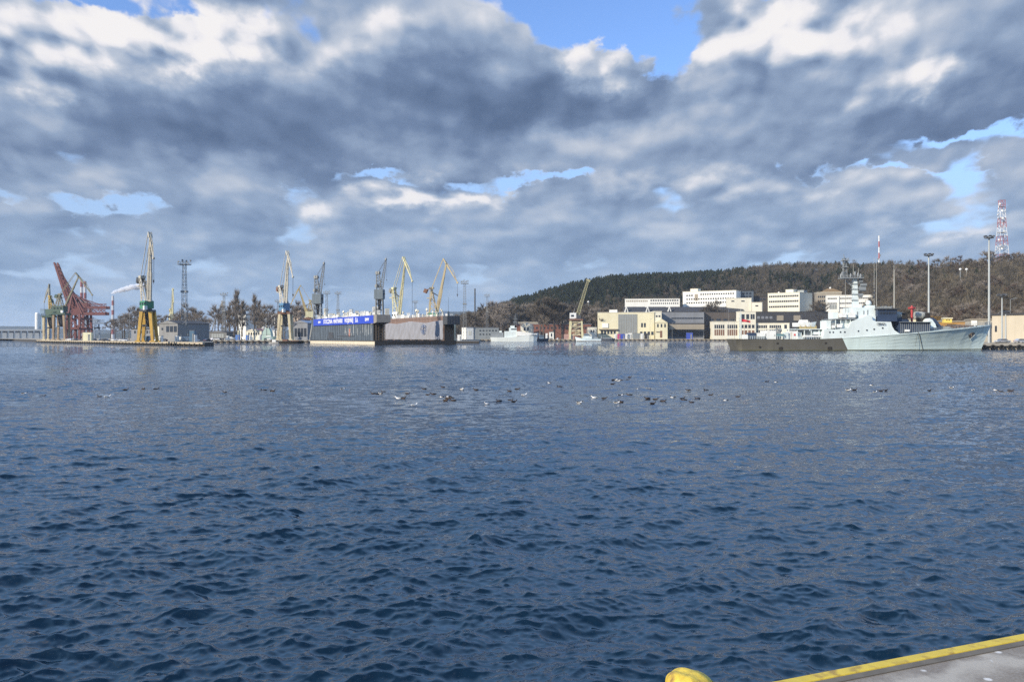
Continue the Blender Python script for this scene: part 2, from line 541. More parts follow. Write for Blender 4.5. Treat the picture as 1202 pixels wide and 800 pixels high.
# ------------------------------------------------------------------ land, hills
QZ = 1.9   # level of the quays on the far side
c_conc = mat('quay_concrete', (0.36, 0.33, 0.28), 0.85, var=.18, scale=.5, streak=.4)
c_dirt = mat('harbour_ground', (0.24, 0.22, 0.19), 0.9, var=.2, scale=.1)
c_dark = mat('dark_quay_wall', (0.055, 0.05, 0.045), 0.8, var=.3, scale=.8)
c_pale = mat('pale_quay_wall', (0.42, 0.36, 0.27), 0.8, var=.2, scale=.5, streak=.3)
c_tyre = mat('tyre_rubber', (0.02, 0.02, 0.02), 0.8, var=.2)

def smooth(t):
    t = np.clip(t, 0, 1); return t * t * (3 - 2 * t)

SIL = [(500, 372), (540, 369), (560, 366), (580, 360), (610, 349), (640, 341), (680, 330), (720, 324), (760, 322), (800, 321), (850, 317), (900, 311), (940, 308), (1000, 309),
       (1060, 312), (1100, 316), (1150, 312), (1200, 310), (1300, 306), (1500, 306)]
def hill_z(x, y):
    a = CX + x / np.maximum(y, 1) * F
    rid = np.interp(a, [p[0] for p in SIL], [p[1] for p in SIL])
    D0 = np.interp(a, [560, 960, 1060, 1120], [1120, 1120, 760, 560])
    D1 = np.interp(a, [540, 960, 1060, 1120], [1700, 1650, 1250, 1050])
    zr = EYE + (HY - (rid + 15500.0 / D1)) / F * D1
    t = (y - D0) / (D1 - D0)
    z = np.maximum(zr, 0) * (0.62 * smooth(t) + 0.38 * np.clip(t, 0, 1) ** 1.0)
    z = z * np.clip((a - 480) / 70, 0, 1)
    z *= 1 + 0.05 * np.sin(x * .011 + y * .007) * np.clip(t * 3, 0, 1) * np.clip((1 - t) * 3, 0, 1)
    beyond = np.clip((y - D1) / 900, 0, 1)
    return np.where(y > D1, zr * (1 - beyond * .35), z) * (a > 482) + QZ

def make_terrain():
    aa = np.linspace(480, 1560, 170); dd = np.concatenate([np.linspace(380, 1750, 120), [1900, 2200, 2800]])
    A, D = np.meshgrid(aa, dd)
    X = (A - CX) / F * D; Y = D
    Zt = hill_z(X, Y)
    D0 = np.interp(A, [560, 960, 1060, 1120], [1120, 1120, 760, 560])
    Zt = np.where(Y < D0 - 25, -4.0, np.where(Y < D0, QZ - 0.3, Zt + 0.02))
    nr, nc = A.shape
    idx = np.arange(nr * nc).reshape(nr, nc)
    Fq = np.stack([idx[:-1, :-1].ravel(), idx[:-1, 1:].ravel(), idx[1:, 1:].ravel(), idx[1:, :-1].ravel()], 1)
    m = mat('forest_floor', (0.085, 0.062, 0.042), 0.95, var=.3, scale=.03)
    struct(np_mesh('hill', np.stack([X.ravel(), Y.ravel(), Zt.ravel()], 1), Fq, m, smooth=True))
make_terrain()

def land(name, pts, ztop, m_top, m_side):
    """platform: top sheet and its quay wall down into the water"""
    mb = MB()
    n = len(pts)
    mb.add([(x, y, ztop) for x, y in pts] + [(x, y, -2) for x, y in pts],
           [tuple(range(n))] + [(i, i + n, (i + 1) % n + n, (i + 1) % n) for i in range(n)])
    me = mb.mesh(name, m_top, fix=True)
    me.materials.append(m_side)
    for p in me.polygons:
        if abs(p.normal.z) < .5: p.material_index = 1
    o = bpy.data.objects.new(name, me); COL.objects.link(o)
    return struct(o)

# left pier with the yellow crane; its long face runs away to the left
PL0 = (W(44, 700), 700.0); PL1 = (W(240, 367), 367.0)
land('pier_ground', [PL1, (W(251, 378), 378), (W(247, 596), 596), (W(-40, 1500), 1500), (W(-10, 1500), 1500), PL0], 1.7, c_dirt, c_dark)
land('harbour_ground', [(W(243.5, 600), 600), (W(372, 600), 600), (W(372, 660), 660), (W(530, 660), 660), (W(536, 760), 760), (W(564, 800), 800), (W(564, 900), 900),
                        (W(700, 905), 905), (W(700, 1013), 1013), (W(930, 1013), 1013), (W(905, 268), 268), (W(1500, 268), 268), (W(1600, 1100), 1100), (W(1600, 2300), 2300),
                        (W(480, 2300), 2300), (W(480, 2600), 2600), (W(-100, 2600), 2600), (W(-60, 1520), 1520), (W(180, 1000), 1000)], QZ, c_dirt, c_conc)
land('low_jetty', [(W(526, 560), 560), (W(562, 560), 560), (W(563, 640), 640), (W(528, 640), 640)], 1.5, c_dirt, c_dark)

def quay_edge(name, label, p, q, ztop, mcap, n_f, cat='quay edge', tyre=False):
    """concrete coping with fender piles along a quay face"""
    root = thing(name, label, cat, (p[0], p[1], 0))
    d = Vector((q[0] - p[0], q[1] - p[1], 0)); Ln = d.length; u = d.normalized(); nrm = Vector((u.y, -u.x, 0))
    c = Vector((0, 0, 0))
    MB().beam(nrm * .35 + Vector((0, 0, ztop - .35)), d + nrm * .35 + Vector((0, 0, ztop - .35)), .9, .9).build('coping', mcap, root)
    f = None
    for i in range(n_f):
        b = u * (Ln * (i + .5) / n_f) + nrm * .95
        if f is None:
            mb = MB()
            if tyre:
                prof = []
                for k in range(12):
                    t0 = 2 * math.pi * k / 12; t1 = 2 * math.pi * (k + 1) / 12
                    mb.tube(u * math.cos(t0) * .62 + Vector((0, 0, math.sin(t0) * .62)), u * math.cos(t1) * .62 + Vector((0, 0, math.sin(t1) * .62)), .28, None, 6)
                f = mb.build('tyre_fender', c_tyre, root); f.location = b + Vector((0, 0, ztop - 1.3))
            else:
                mb.box((0, 0, 0), (1.1, .7, ztop + .6), math.atan2(u.y, u.x))
                f = mb.build('fender_pile', mat('weathered_timber', (0.07, 0.055, 0.045), .9, var=.25), root); f.location = b + Vector((0, 0, (ztop - .9) / 2))
            first = f
        else:
            g = first.copy(); COL.objects.link(g); g.location = b + Vector((0, 0, first.location.z)); g.parent = root
        f = first
    return root

quay_edge('quay_edge', 'stone coping with dark fenders along the left pier below the yellow crane', PL0, PL1, 1.7, c_pale, 60, tyre=True)
quay_edge('quay_edge', 'pale coping along the quay of the boathouses under the bare poplars', (W(243.5, 600), 600), (W(372, 600), 600), QZ, c_conc, 18)
quay_edge('quay_edge', 'low coping with fender piles behind the white patrol ship', (W(564, 900), 900), (W(700, 905), 905), QZ, c_pale, 24)
quay_edge('quay_edge', 'coping with a long row of fender piles in front of the yellow hall', (W(700, 1013), 1013), (W(930, 1013), 1013), QZ, c_pale, 44)
quay_edge('quay_edge', 'concrete quay edge with black tyres beyond the bow of the naval ship', (W(905, 268), 268), (W(1250, 268), 268), QZ + .1, c_conc, 34, tyre=True)

# far blue hills across the bay
def ridge(name, pts, D, m, depth=900):
    rg = random.Random(len(name) + int(D))
    P = []
    for (a0, y0), (a1, y1) in zip(pts[:-1], pts[1:]):
        k = max(2, int(abs(a1 - a0) / 2))
        for i in range(k): P.append((a0 + (a1 - a0) * i / k, y0 + (y1 - y0) * i / k))
    P.append(pts[-1])
    n = len(P)
    mb = MB()
    crest = [(W(a, D), D, max(1, Z(y + rg.uniform(-.12, .12), D))) for a, y in P]
    front = [(W(a, D - depth), D - depth, 0) for a, y in P]
    back = [(W(a, D + depth), D + depth, 0) for a, y in P]
    mb.add(front + crest + back, [(i, i + 1, n + i + 1, n + i) for i in range(n - 1)] + [(n + i, n + i + 1, 2 * n + i + 1, 2 * n + i) for i in range(n - 1)])
    return struct(mb.build(name, m, None, smooth=True))
c_hill = mat('distant_woods', (0.045, 0.055, 0.05), 0.95, var=.3, scale=.01)
ridge('distant_hills', [(330, 392), (372, 384), (400, 377), (440, 373), (470, 371), (500, 369), (520, 366), (560, 365), (585, 368), (620, 372), (680, 392)], 5200, c_hill)
ridge('distant_hills', [(-200, 384), (-60, 380), (0, 382.5), (45, 383), (100, 386), (180, 389), (260, 391), (330, 393), (400, 395.5)], 6500, c_hill)
ridge('distant_hills', [(90, 393), (150, 390), (200, 389), (260, 388), (320, 388), (380, 384), (430, 381), (500, 379), (560, 377), (620, 380), (700, 392)], 3000, c_hill, 400)

# ------------------------------------------------------------------ trees
def bark_mat(name, c1, c2):
    return mat(name, tuple((a + b) / 2 for a, b in zip(c1, c2)), 0.9, var=.3, scale=.8)
t_bark = mat('bark', (0.11, 0.092, 0.078), 0.95, var=.3, scale=.6)
t_twig = mat('bare_twigs', (0.100, 0.080, 0.058), 0.95, var=.35, scale=.12)
t_twig_grey = mat('grey_twigs', (0.25, 0.212, 0.178), 0.95, var=.3, scale=.12)
t_twig_b = mat('pale_twigs', (0.175, 0.145, 0.110), 0.95, var=.3, scale=.12)
t_twig_c = mat('reddish_twigs', (0.11, 0.076, 0.056), 0.95, var=.3, scale=.12)
t_twig_gold = mat('golden_twigs', (0.26, 0.16, 0.045), 0.95, var=.3, scale=.12)
t_pine = mat('pine_needles', (0.030, 0.055, 0.028), 0.9, var=.35, scale=.15)

def bare_tree(seed, h=16.0, spread=0.36, columnar=False, twig_n=1100, twig_w=0.05):
    rg = random.Random(seed)
    tr, tw = MB(), MB()
    ends = []
    def grow(p, d, ln, r, lev):
        q = p + d * ln
        tr.tube(p, q, r, r * .68, 5 if lev < 2 else 3, False)
        if lev >= 3:
            ends.append((p, q, r)); return
        ends.append((p.lerp(q, .5), q, r)) if lev == 2 else None
        k = 4 if lev == 0 else 3
        for i in range(k):
            t = 2 * math.pi * (i + rg.random() * .7) / k
            s = (0.32 if columnar else 0.75) * rg.uniform(.6, 1.25)
            nd_ = (d + Vector((math.cos(t), math.sin(t), 0)) * s + Vector((0, 0, .25 if not columnar else .6))).normalized()
            grow(p.lerp(q, rg.uniform(.65, 1)), nd_, ln * rg.uniform(.58, .8), r * .58, lev + 1)
    top = Vector((0, 0, 0)); th = h * (.16 if columnar else .22)
    tr.tube((0, 0, -.8), (0, 0, th), h * .022, h * .018, 7, False)
    p = Vector((rg.uniform(-.1, .1), rg.uniform(-.1, .1), th))
    # a leader with side limbs
    q = Vector((rg.uniform(-.5, .5), rg.uniform(-.5, .5), h * .8))
    tr.tube(p, q, h * .017, h * .004, 6, False)
    nl = 9 if not columnar else 13
    for i in range(nl):
        f = (i + .4) / nl
        b = p.lerp(q, f * .92)
        t = i * 2.4 + rg.uniform(-.4, .4)
        out = 1.0 if not columnar else .28
        d = Vector((math.cos(t) * out, math.sin(t) * out, .55 + f * .7)).normalized()
        ln = h * (spread if not columnar else .20) * (1.0 - .55 * f) * rg.uniform(.75, 1.1) * .62
        grow(b, d, ln, h * .0042 * (1.1 - .6 * f), 1)
    for k in range(twig_n):
        a, b, r = rg.choice(ends)
        s = a.lerp(b, rg.uniform(.1, 1))
        dd = (b - a).normalized() + Vector((rg.uniform(-1, 1), rg.uniform(-1, 1), rg.uniform(-.4, .9))) * (.8 if not columnar else .35)
        dd.normalize()
        e = s + dd * rg.uniform(.7, 2.3) * h / 16
        sd_ = Vector((rg.uniform(-1, 1), rg.uniform(-1, 1), rg.uniform(-1, 1))).cross(dd).normalized() * twig_w
        tw.add([s - sd_, s + sd_, e], [(0, 1, 2)])
    return tr.mesh('trunk', t_bark), tw

def tree_thing(name, label, group, seed, twig_mat=None, **kw):
    tm, tw = bare_tree(seed, **kw)
    root = thing(name, label, 'tree', (0, 0, -100), group=group)
    a = bpy.data.objects.new('trunk', tm); COL.objects.link(a); a.parent = root
    me = tw.mesh('crown', twig_mat or t_twig, fix=False)
    b = bpy.data.objects.new('crown', me); COL.objects.link(b); b.parent = root
    return root

def plant(protos, spots, group, labels, h0=16.0, hs=1.18, z=None, seed=1, squash=1.0):
    rg = random.Random(seed)
    for i, (px, D, hpx) in enumerate(spots):
        o = protos[i % len(protos)]
        s = hpx * hs * D / F / h0
        x = W(px, D)
        zz = (float(hill_z(np.array([x]), np.array([D]))[0]) if z is None else z)
        lb = labels[i % len(labels)] if isinstance(labels, list) else labels
        if o.get('_used'):
            o = dup(o, (x, D, zz), rg.uniform(0, 6.28), lb, scale=(s * squash, s * squash, s), group=group)
        else:
            o['_used'] = 1
            o.location = (x, D, zz); o.rotation_euler = (0, 0, rg.uniform(0, 6.28)); o.scale = (s * squash, s * squash, s); o['label'] = lb; o['group'] = group
        if '_used' in o and o is not protos[i % len(protos)]: del o['_used']

GA = 'bare trees behind the left pier'
LA = 'bare grey brown tree standing in the line behind the left pier'
A_ = [tree_thing('bare_tree', LA, GA, s, t_twig_grey, twig_w=.036, twig_n=2300, spread=.42) for s in (1, 2, 3, 4)]
rr = random.Random(4)
sp = []
for a in np.arange(131, 246, 5.5):
    sp.append((a + rr.uniform(-2, 2), rr.uniform(560, 760), (40 if 205 < a < 236 or 150 < a < 168 else 30) * rr.uniform(.78, 1.1)))
sp += [(222, 540, 46), (158, 600, 42), (215, 560, 38), (146, 650, 34)]
for a in np.arange(252, 366, 6.0):
    sp.append((a + rr.uniform(-2, 2), rr.uniform(680, 860), rr.uniform(34, 48)))
plant(A_, sp, GA, LA, z=1.7, hs=1.0)
GP = 'tall narrow poplars by the boathouses'
LP_ = 'tall narrow bare poplar standing by the boathouses left of the cream crane'
B_ = [tree_thing('poplar_tree', LP_, GP, s, t_twig_grey, columnar=True, twig_n=1500, twig_w=.035) for s in (11, 12)]
plant(B_, [(275, 640, 51), (279, 650, 56), (299, 690, 51), (284, 660, 44), (270, 670, 40), (304, 720, 44)], GP, LP_, z=QZ)
for o in A_ + B_:
    if '_used' in o: del o['_used']

GB = 'bare brown trees behind the white patrol ship'
LB = 'bare brown tree in the grove behind the white patrol ship'
C_ = [tree_thing('bare_tree', LB, GB, s, tm_, spread=.45, twig_n=2000, twig_w=.065) for s, tm_ in ((21, t_twig), (22, t_twig_b), (23, t_twig), (24, t_twig_grey))]
sp = [(638, 960, 44), (634, 965, 40), (651, 970, 42), (589, 990, 36), (660, 980, 38)]
for a in np.arange(548, 700, 5.0):
    sp.append((a + rr.uniform(-2, 2), rr.uniform(1020, 1110), rr.uniform(30, 40) * (0.7 if a < 566 else 1)))
for a in np.arange(560, 735, 6.0):
    sp.append((a + rr.uniform(-3, 3), rr.uniform(1120, 1190), rr.uniform(24, 32)))
plant(C_, sp, GB, LB, z=QZ)
GC = 'bare trees between the hall and the white office blocks'
LC = 'bare tree standing among the white blocks above the dark hall roof'
D_ = [tree_thing('bare_tree', LC, GC, s, t_twig, spread=.42, twig_n=1300, twig_w=.06) for s in (31, 32)]
sp = [(a, 1090, h) for a, h in ((833, 36), (838, 40), (829, 34), (964, 40), (958, 36), (846, 30), (742, 20))]
plant(D_, sp, GC, LC, z=QZ)
GD = 'bare trees on the slope at the right edge'
LD = 'bare brown tree on the slope behind the bow of the naval ship'
E_ = [tree_thing('bare_tree', LD, GD, s, tm_, spread=.42, twig_n=1700, twig_w=.05) for s, tm_ in ((41, t_twig), (42, t_twig_b), (43, t_twig_c), (44, t_twig_grey))]
sp = []
for a in np.arange(1062, 1262, 4.2):
    sp.append((a + rr.uniform(-2, 2), rr.uniform(500, 640), rr.uniform(26, 36)))
for a in np.arange(1058, 1262, 5.0):
    sp.append((a + rr.uniform(-2, 2), rr.uniform(700, 860), rr.uniform(20, 26)))
for a in (1058, 1063, 1068, 1143, 1150, 1120, 1080, 1137):
    sp.append((a, rr.uniform(930, 1000), rr.uniform(19, 24)))
for a in np.arange(1048, 1262, 3.6):
    sp.append((a + rr.uniform(-2, 2), rr.uniform(985, 1075), rr.choice((15, 17, 19, 22, 24)) + (3 if 1135 < a < 1165 else 0)))
plant(E_, sp, GD, LD)
GE = 'golden willow bushes behind the turret'
LE = 'golden brown bare willow bush behind the white gun turret of the naval ship'
F_ = [tree_thing('willow_bush', LE, GE, s, t_twig_gold, spread=.5, twig_n=1700, twig_w=.05) for s in (51, 52)]
plant(F_, [(a, 470 + 3 * (i % 4), 19 + (i % 3) * 2.5) for i, a in enumerate((1078, 1084, 1090, 1096, 1101, 1106, 1112, 1087, 1099))], GE, LE, z=QZ, squash=1.5)
for o in C_ + D_ + E_ + F_:
    if '_used' in o: del o['_used']

# the woods that cover the hill: thousands of crowns that read as one mass
def forest():
    rg = np.random.default_rng(7)
    def bare_proto(seed):
        r = np.random.default_rng(seed)
        n = 150
        c = r.normal(size=(n, 3)); c /= np.linalg.norm(c, axis=1)[:, None]
        c *= r.uniform(.35, 1, size=(n, 1)) ** .6
        base = c * np.array([3.6, 3.6, 5.2]) + np.array([0, 0, 9.6])
        d = c * np.array([1, 1, 1.2]) + np.array([0, 0, .9]) + r.normal(size=(n, 3)) * .35
        d /= np.linalg.norm(d, axis=1)[:, None]
        L_ = r.uniform(1.6, 3.4, size=(n, 1))
        s = np.cross(d, r.normal(size=(n, 3))); s /= np.linalg.norm(s, axis=1)[:, None]
        w = r.uniform(.10, .22, size=(n, 1))
        V = np.stack([base - d * L_ * .5 - s * w, base - d * L_ * .5 + s * w, base + d * L_ * .5], 1)
        # trunk and main limbs
        T = []
        for k in range(3):
            a = k * 2.1
            T.append([[.22 * math.cos(a), .22 * math.sin(a), -1], [.22 * math.cos(a + 2.1), .22 * math.sin(a + 2.1), -1], [0, 0, 12.5]])
        for k in range(7):
            a = k * 2.4; z0 = 5 + k * .7
            T.append([[0, 0, z0], [0, 0, z0 + .35], [2.9 * math.cos(a), 2.9 * math.sin(a), z0 + 4.2]])
        return np.concatenate([V, np.array(T)])
    def pine_proto(seed):
        r = np.random.default_rng(seed)
        T = []
        for k in range(3):
            a = k * 2.1
            T.append([[.25 * math.cos(a), .25 * math.sin(a), -1], [.25 * math.cos(a + 2.1), .25 * math.sin(a + 2.1), -1], [0, 0, 14]])
        nl = 9
        for i in range(nl):
            z = 4.5 + 10.5 * i / nl
            rad = 3.3 * (1 - (i / nl) ** 1.6) + .5
            m = 13
            for j in range(m):
                a = 2 * math.pi * (j + r.random()) / m
                l = rad * r.uniform(.55, 1.15); w = r.uniform(.30, .42)
                T.append([[0, 0, z + r.uniform(.2, 1.3)], [l * math.cos(a - w), l * math.sin(a - w), z - r.uniform(-.4, .9)], [l * math.cos(a + w), l * math.sin(a + w), z - r.uniform(-.4, .9)]])
        return np.array(T)
    def place(protos, pts, sc):
        out = []
        which = rg.integers(0, len(protos), len(pts))
        for k, pr in enumerate(protos):
            sel = which == k
            P = pts[sel]; S = sc[sel]
            if len(P) == 0: continue
            th = rg.uniform(0, 2 * np.pi, len(P)); c, s = np.cos(th), np.sin(th)
            q = pr[None] * S[:, None, None, None]
            x = q[..., 0] * c[:, None, None] - q[..., 1] * s[:, None, None]
            y = q[..., 0] * s[:, None, None] + q[..., 1] * c[:, None, None]
            v = np.stack([x, y, q[..., 2]], -1) + P[:, None, None, :]
            out.append(v.reshape(-1, 3))
        v = np.concatenate(out)
        return v, np.arange(len(v)).reshape(-1, 3)
    # candidate points in distance bands
    n = 15000
    a = rg.uniform(500, 1330, n); u = rg.random(n)
    D0 = np.interp(a, [560, 960, 1060, 1120], [1200, 1150, 860, 640])
    D1 = np.interp(a, [540, 960, 1060, 1120], [1720, 1670, 1270, 1070])
    D = D0 + (D1 - D0) * u
    x = (a - CX) / F * D
    z = hill_z(x, D)
    pts = np.stack([x, D, z], 1)
    # pines hold the upper left of the hill and a few clumps elsewhere
    clump = np.sin(x * .021 + 1) * np.sin(D * .018 + x * .009) + .4 * np.sin(x * .07) * np.sin(D * .06)
    up = (D - D0) / (D1 - D0)
    band = np.clip(1 - np.abs(a - 700) / 190, 0, 1)
    p_pine = np.clip(0.05 + 3.0 * band * np.clip((up - .34) * 2.2, 0, 1) + .9 * (up > .6) * np.clip(clump, 0, 1) * (a > 760) + .45 * (clump > .55) * (a < 1000), 0, .96)
    p_pine *= np.clip((a - 560) / 30, 0, 1) * np.where(a > 1050, .35, 1)
    ispine = rg.random(n) < p_pine
    sc = rg.uniform(.60, 1.15, n) + .38 * (rg.random(n) > .93) * (~ispine)
    wood_m = bpy.data.materials.new('bare_wood_crowns'); wood_m.use_nodes = True
    def varied(m, cols, sc_):
        t = m.node_tree; nn, ll = t.nodes, t.links; b = nn['Principled BSDF']; b.inputs['Roughness'].default_value = .95
        b.inputs['Specular IOR Level'].default_value = .1
        g = nn.new('ShaderNodeNewGeometry'); z = nn.new('ShaderNodeTexNoise'); z.inputs['Scale'].default_value = sc_; z.inputs['Detail'].default_value = 5
        z.inputs['Roughness'].default_value = .75
        ll.new(g.outputs['Position'], z.inputs['Vector']); r_ = nn.new('ShaderNodeValToRGB'); ll.new(z.outputs['Fac'], r_.inputs[0])
        e = r_.color_ramp.elements; e[0].position = .32; e[0].color = (*cols[0], 1); e[1].position = .68; e[1].color = (*cols[-1], 1)
        for i, c in enumerate(cols[1:-1]): x_ = e.new(.32 + .36 * (i + 1) / (len(cols) - 1)); x_.color = (*c, 1)
        ll.new(r_.outputs[0], b.inputs['Base Color'])
        return m
    varied(wood_m, [(0.046, 0.040, 0.032), (0.090, 0.074, 0.055), (0.085, 0.077, 0.064), (0.165, 0.135, 0.092), (0.08, 0.062, 0.047)], .055)
    pine_m = varied(_nm('pine_crowns'), [(0.016, 0.022, 0.013), (0.028, 0.036, 0.020), (0.048, 0.052, 0.028)], .04)
    v, f = place([bare_proto(s) for s in range(8)], pts[~ispine], sc[~ispine])
    o = np_mesh('bare_woods', v, f, wood_m); struct(o, 'stuff')
    v, f = place([pine_proto(s) for s in range(5)], pts[ispine], sc[ispine] * 1.08)
    o = np_mesh('pine_woods', v, f, pine_m); struct(o, 'stuff')
def _nm(n):
    m = bpy.data.materials.new(n); m.use_nodes = True; return m
forest()

# ------------------------------------------------------------------ paints
p_cream = mat('cream_paint', (0.62, 0.54, 0.36), 0.5, var=.15, scale=.3, streak=.4, rust=.3)
p_yellow = mat('yellow_paint', (0.52, 0.32, 0.06), 0.5, var=.15, scale=.3, streak=.4, rust=.25)
p_paleyel = mat('pale_yellow_paint', (0.62, 0.58, 0.36), 0.5, var=.12, scale=.3, streak=.3, rust=.2)
p_green = mat('green_paint', (0.06, 0.22, 0.13), 0.5, var=.2, scale=.3, streak=.3)
p_dgreen = mat('dark_green_paint', (0.045, 0.09, 0.07), 0.55, var=.2, scale=.3, rust=.2)
p_blue = mat('blue_paint', (0.10, 0.22, 0.36), 0.5, var=.15, scale=.3, streak=.3)
p_red = mat('faded_red_paint', (0.145, 0.040, 0.040), 0.6, var=.2, scale=.1, streak=.3)
p_steel = mat('grey_steel', (0.24, 0.25, 0.25), 0.55, var=.2, scale=.4, streak=.3)
p_dsteel = mat('dark_steel', (0.06, 0.065, 0.075), 0.6, var=.2, scale=.4)
p_bsteel = mat('blue_grey_steel', (0.12, 0.155, 0.185), 0.55, var=.2, scale=.4, streak=.3)
p_white = mat('white_paint', (0.78, 0.78, 0.75), 0.45, var=.06, scale=.4, streak=.25)
p_rust = mat('rusty_steel', (0.19, 0.10, 0.065), 0.8, var=.3, scale=.4)
p_glass = mat('dark_glass', (0.03, 0.04, 0.05), 0.12, var=.1)
p_brightred = mat('red_paint', (0.62, 0.05, 0.05), 0.5, var=.12, scale=.5)

def luffing_crane(name, label, px, D, base_z, H, rz, leg_m, house_m, boom_m, frame_m, P, group=None):
    """harbour portal crane: four legs, slewing house, A-frame, boom with a fly jib, tie rod, rope and hook"""
    root = thing(name, label, 'crane', (W(px, D), D, base_z), group=group)
    bw = P.get('bw', .105) * H; tw = P.get('tw', .06) * H; ph = P['portal'] * H
    lw = P.get('lw', .022) * H
    for i in (-1, 1):
        for j in (-1, 1):
            mb = MB(); mb.beam((i * bw, j * bw * .8, 0), (i * tw, j * tw, ph * .92), lw * .8, lw, lw * 1.2, lw * 1.3)
            mb.box((i * bw, j * bw * .8, lw * .3), (lw * 2.2, lw * 1.3, lw * .6))
            mb.build('leg', leg_m, root)
    mb = MB(); mb.box((0, 0, ph * .95), (tw * 2.7, tw * 2.6, ph * .07)); mb.lathe((0, 0, ph * .98), [(tw * .9, 0), (tw * .9, ph * .06)], 16)
    mb.build('portal_top', frame_m, root)
    mb = MB(); mb.lathe((0, 0, ph * .52), [(tw * .25, 0), (tw * .5, ph * .1), (tw * .75, ph * .44)], 12)
    mb.box((0, 0, ph * .5), (bw * 1.4, lw, lw * .8)); mb.box((0, 0, ph * .5), (lw, bw * 1.2, lw * .8))
    mb.tube((bw * .5, tw, ph * .1), (bw * .35, tw, ph * .9), lw * .15, None, 4)
    mb.build('slewing_column', p_dsteel, root)
    up = bpy.data.objects.new('superstructure', None)
    # everything that slews
    C_, S_ = math.cos(rz), math.sin(rz)
    def q(x, z, y=0.0): return (x * H * C_ - y * H * S_, x * H * S_ + y * H * C_, z * H)
    hz0, hz1 = P['portal'] * 1.02, P['house']
    hw = P.get('hw', .075)
    mb = MB(); mb.box(q(-.025, (hz0 + hz1) / 2), (hw * 1.9 * H, hw * 1.25 * H, (hz1 - hz0) * H), rz)
    hs = mb.build('machinery_house', house_m, root)
    mb = MB()
    for k in range(3): mb.box(q(-.07 + k * .05, (hz0 + hz1) / 2 + .01, -hw * .625), (.02 * H, .01 * H, .02 * H), rz)
    mb.build('window', p_glass, hs)
    MB().box(q(.055, hz0 + .004, -hw * .7), (.032 * H, .028 * H, .036 * H), rz).build('cab', p_white if house_m is not p_white else house_m, root)
    ax, azz = P['aframe']
    mb = MB()
    r = .0085 * H
    for s in (-.028, .028):
        mb.beam(q(-.075, hz1, s), q(ax, azz, s * .6), r * 1.3)
        mb.beam(q(.02, hz1, s), q(ax, azz, s * .6), r * 1.1)
        for k in range(1, 5):
            t = k / 5
            z_ = hz1 + (azz - hz1) * t
            mb.beam(q(-.075 + (ax + .075) * t, z_, s), q(.02 + (ax - .02) * t, z_, s), r * .6)
            t2 = (k - 1) / 5; z2 = hz1 + (azz - hz1) * t2
            mb.beam(q(-.075 + (ax + .075) * t, z_, s), q(.02 + (ax - .02) * t2, z2, s), r * .5)
        mb.beam(q(-.075, hz1 + .03, s), q(ax - .02, azz, s), r * .5)
    mb.box(q(ax, azz), (.05 * H, .05 * H, .022 * H), rz)
    mb.box(q((ax - .03), (hz1 + azz) / 2 + .03), (.055 * H, .06 * H, .008 * H), rz)
    mb.build('a_frame', P.get('a_mat', boom_m), root)
    cwx, cwz = P.get('cw', (ax - .055, azz - .02))
    mb = MB(); mb.beam(q(ax + .03, azz + .01), q(cwx, cwz), r); mb.box(q(cwx, cwz - .01), (.04 * H, .055 * H, .05 * H), rz, .4)
    mb.build('counterweight', P.get('cw_mat', frame_m), root)
    px_, pz_ = P.get('pivot', (.03, hz1)); tx, tz = P['tip']
    wb = P.get('boomw', .030) * H
    mb = MB()
    if P.get('truss'):
        mb.lattice(q(px_, pz_), q(tx, tz), wb * 1.5, wb * .7, 12, r * .55)
    else:
        mid = (px_ + (tx - px_) * .45, pz_ + (tz - pz_) * .45)
        mb.beam(q(px_, pz_), q(*mid), wb * .9, wb * 1.2, wb * .9, wb * 1.25)
        mb.beam(q(*mid), q(tx, tz), wb * .8, wb * 1.05, wb * .45, wb * .55)
    mb.beam(q(px_ - .0, pz_, -.035), q(px_, pz_, .035), r)
    # walkway, rungs and luffing rack
    for s in (-1, 1): mb.beam(q(px_ + .012, pz_ + .02, s * .016), q(tx + .008, tz - .01, s * .012), r * .28)
    for k in range(9):
        t = (k + .5) / 9
        mb.beam(q(px_ + (tx - px_) * t + .012, pz_ + (tz - pz_) * t, -.018), q(px_ + (tx - px_) * t + .012, pz_ + (tz - pz_) * t, .018), r * .3)
    mb.build('boom', boom_m, root)
    fx, fz = P['tail']; nx, nz_ = P['nose']
    mb = MB()
    mb.beam(q(fx, fz, -.012), q(tx, tz, -.010), r * 1.4, r * 1.4, r * 2, r * 2); mb.beam(q(fx, fz, .012), q(tx, tz, .010), r * 1.4, r * 1.4, r * 2, r * 2)
    mb.beam(q(tx, tz, 0), q(nx, nz_, 0), r * 2.6, r * 2.6, r * 1.0, r * 1.0)
    hx, hz_ = (tx + nx) / 2 + .018, (tz + nz_) / 2 + .035
    mb.beam(q(fx, fz, .0), q(hx, hz_, 0), r * .6); mb.beam(q(hx, hz_, 0), q(nx, nz_, 0), r * .6)
    for t in (.25, .5, .75):
        a_ = (tx + (nx - tx) * t, tz + (nz_ - tz) * t)
        mb.beam(q(*a_), q(a_[0] + .016 * (1 - abs(t - .5)), a_[1] + .03 * (1 - abs(t - .5))), r * .45)
    mb.tube(q(nx, nz_, -.008), q(nx, nz_, .008), r * 1.5, None, 10)
    mb.build('fly_jib', boom_m, root)
    mb = MB()
    for s in (-.014, .014): mb.beam(q(ax, azz, s), q(fx, fz, s), r * .55)
    mb.build('tie_rod', boom_m, root)
    mb = MB(); mb.beam(q(px_ + (tx - px_) * .32, pz_ + (tz - pz_) * .32), q(ax, azz - .05), r * .9, r * 1.3); mb.build('luffing_rack', p_dsteel, root)
    mb = MB(); hkz = P.get('hook', nz_ - .2)
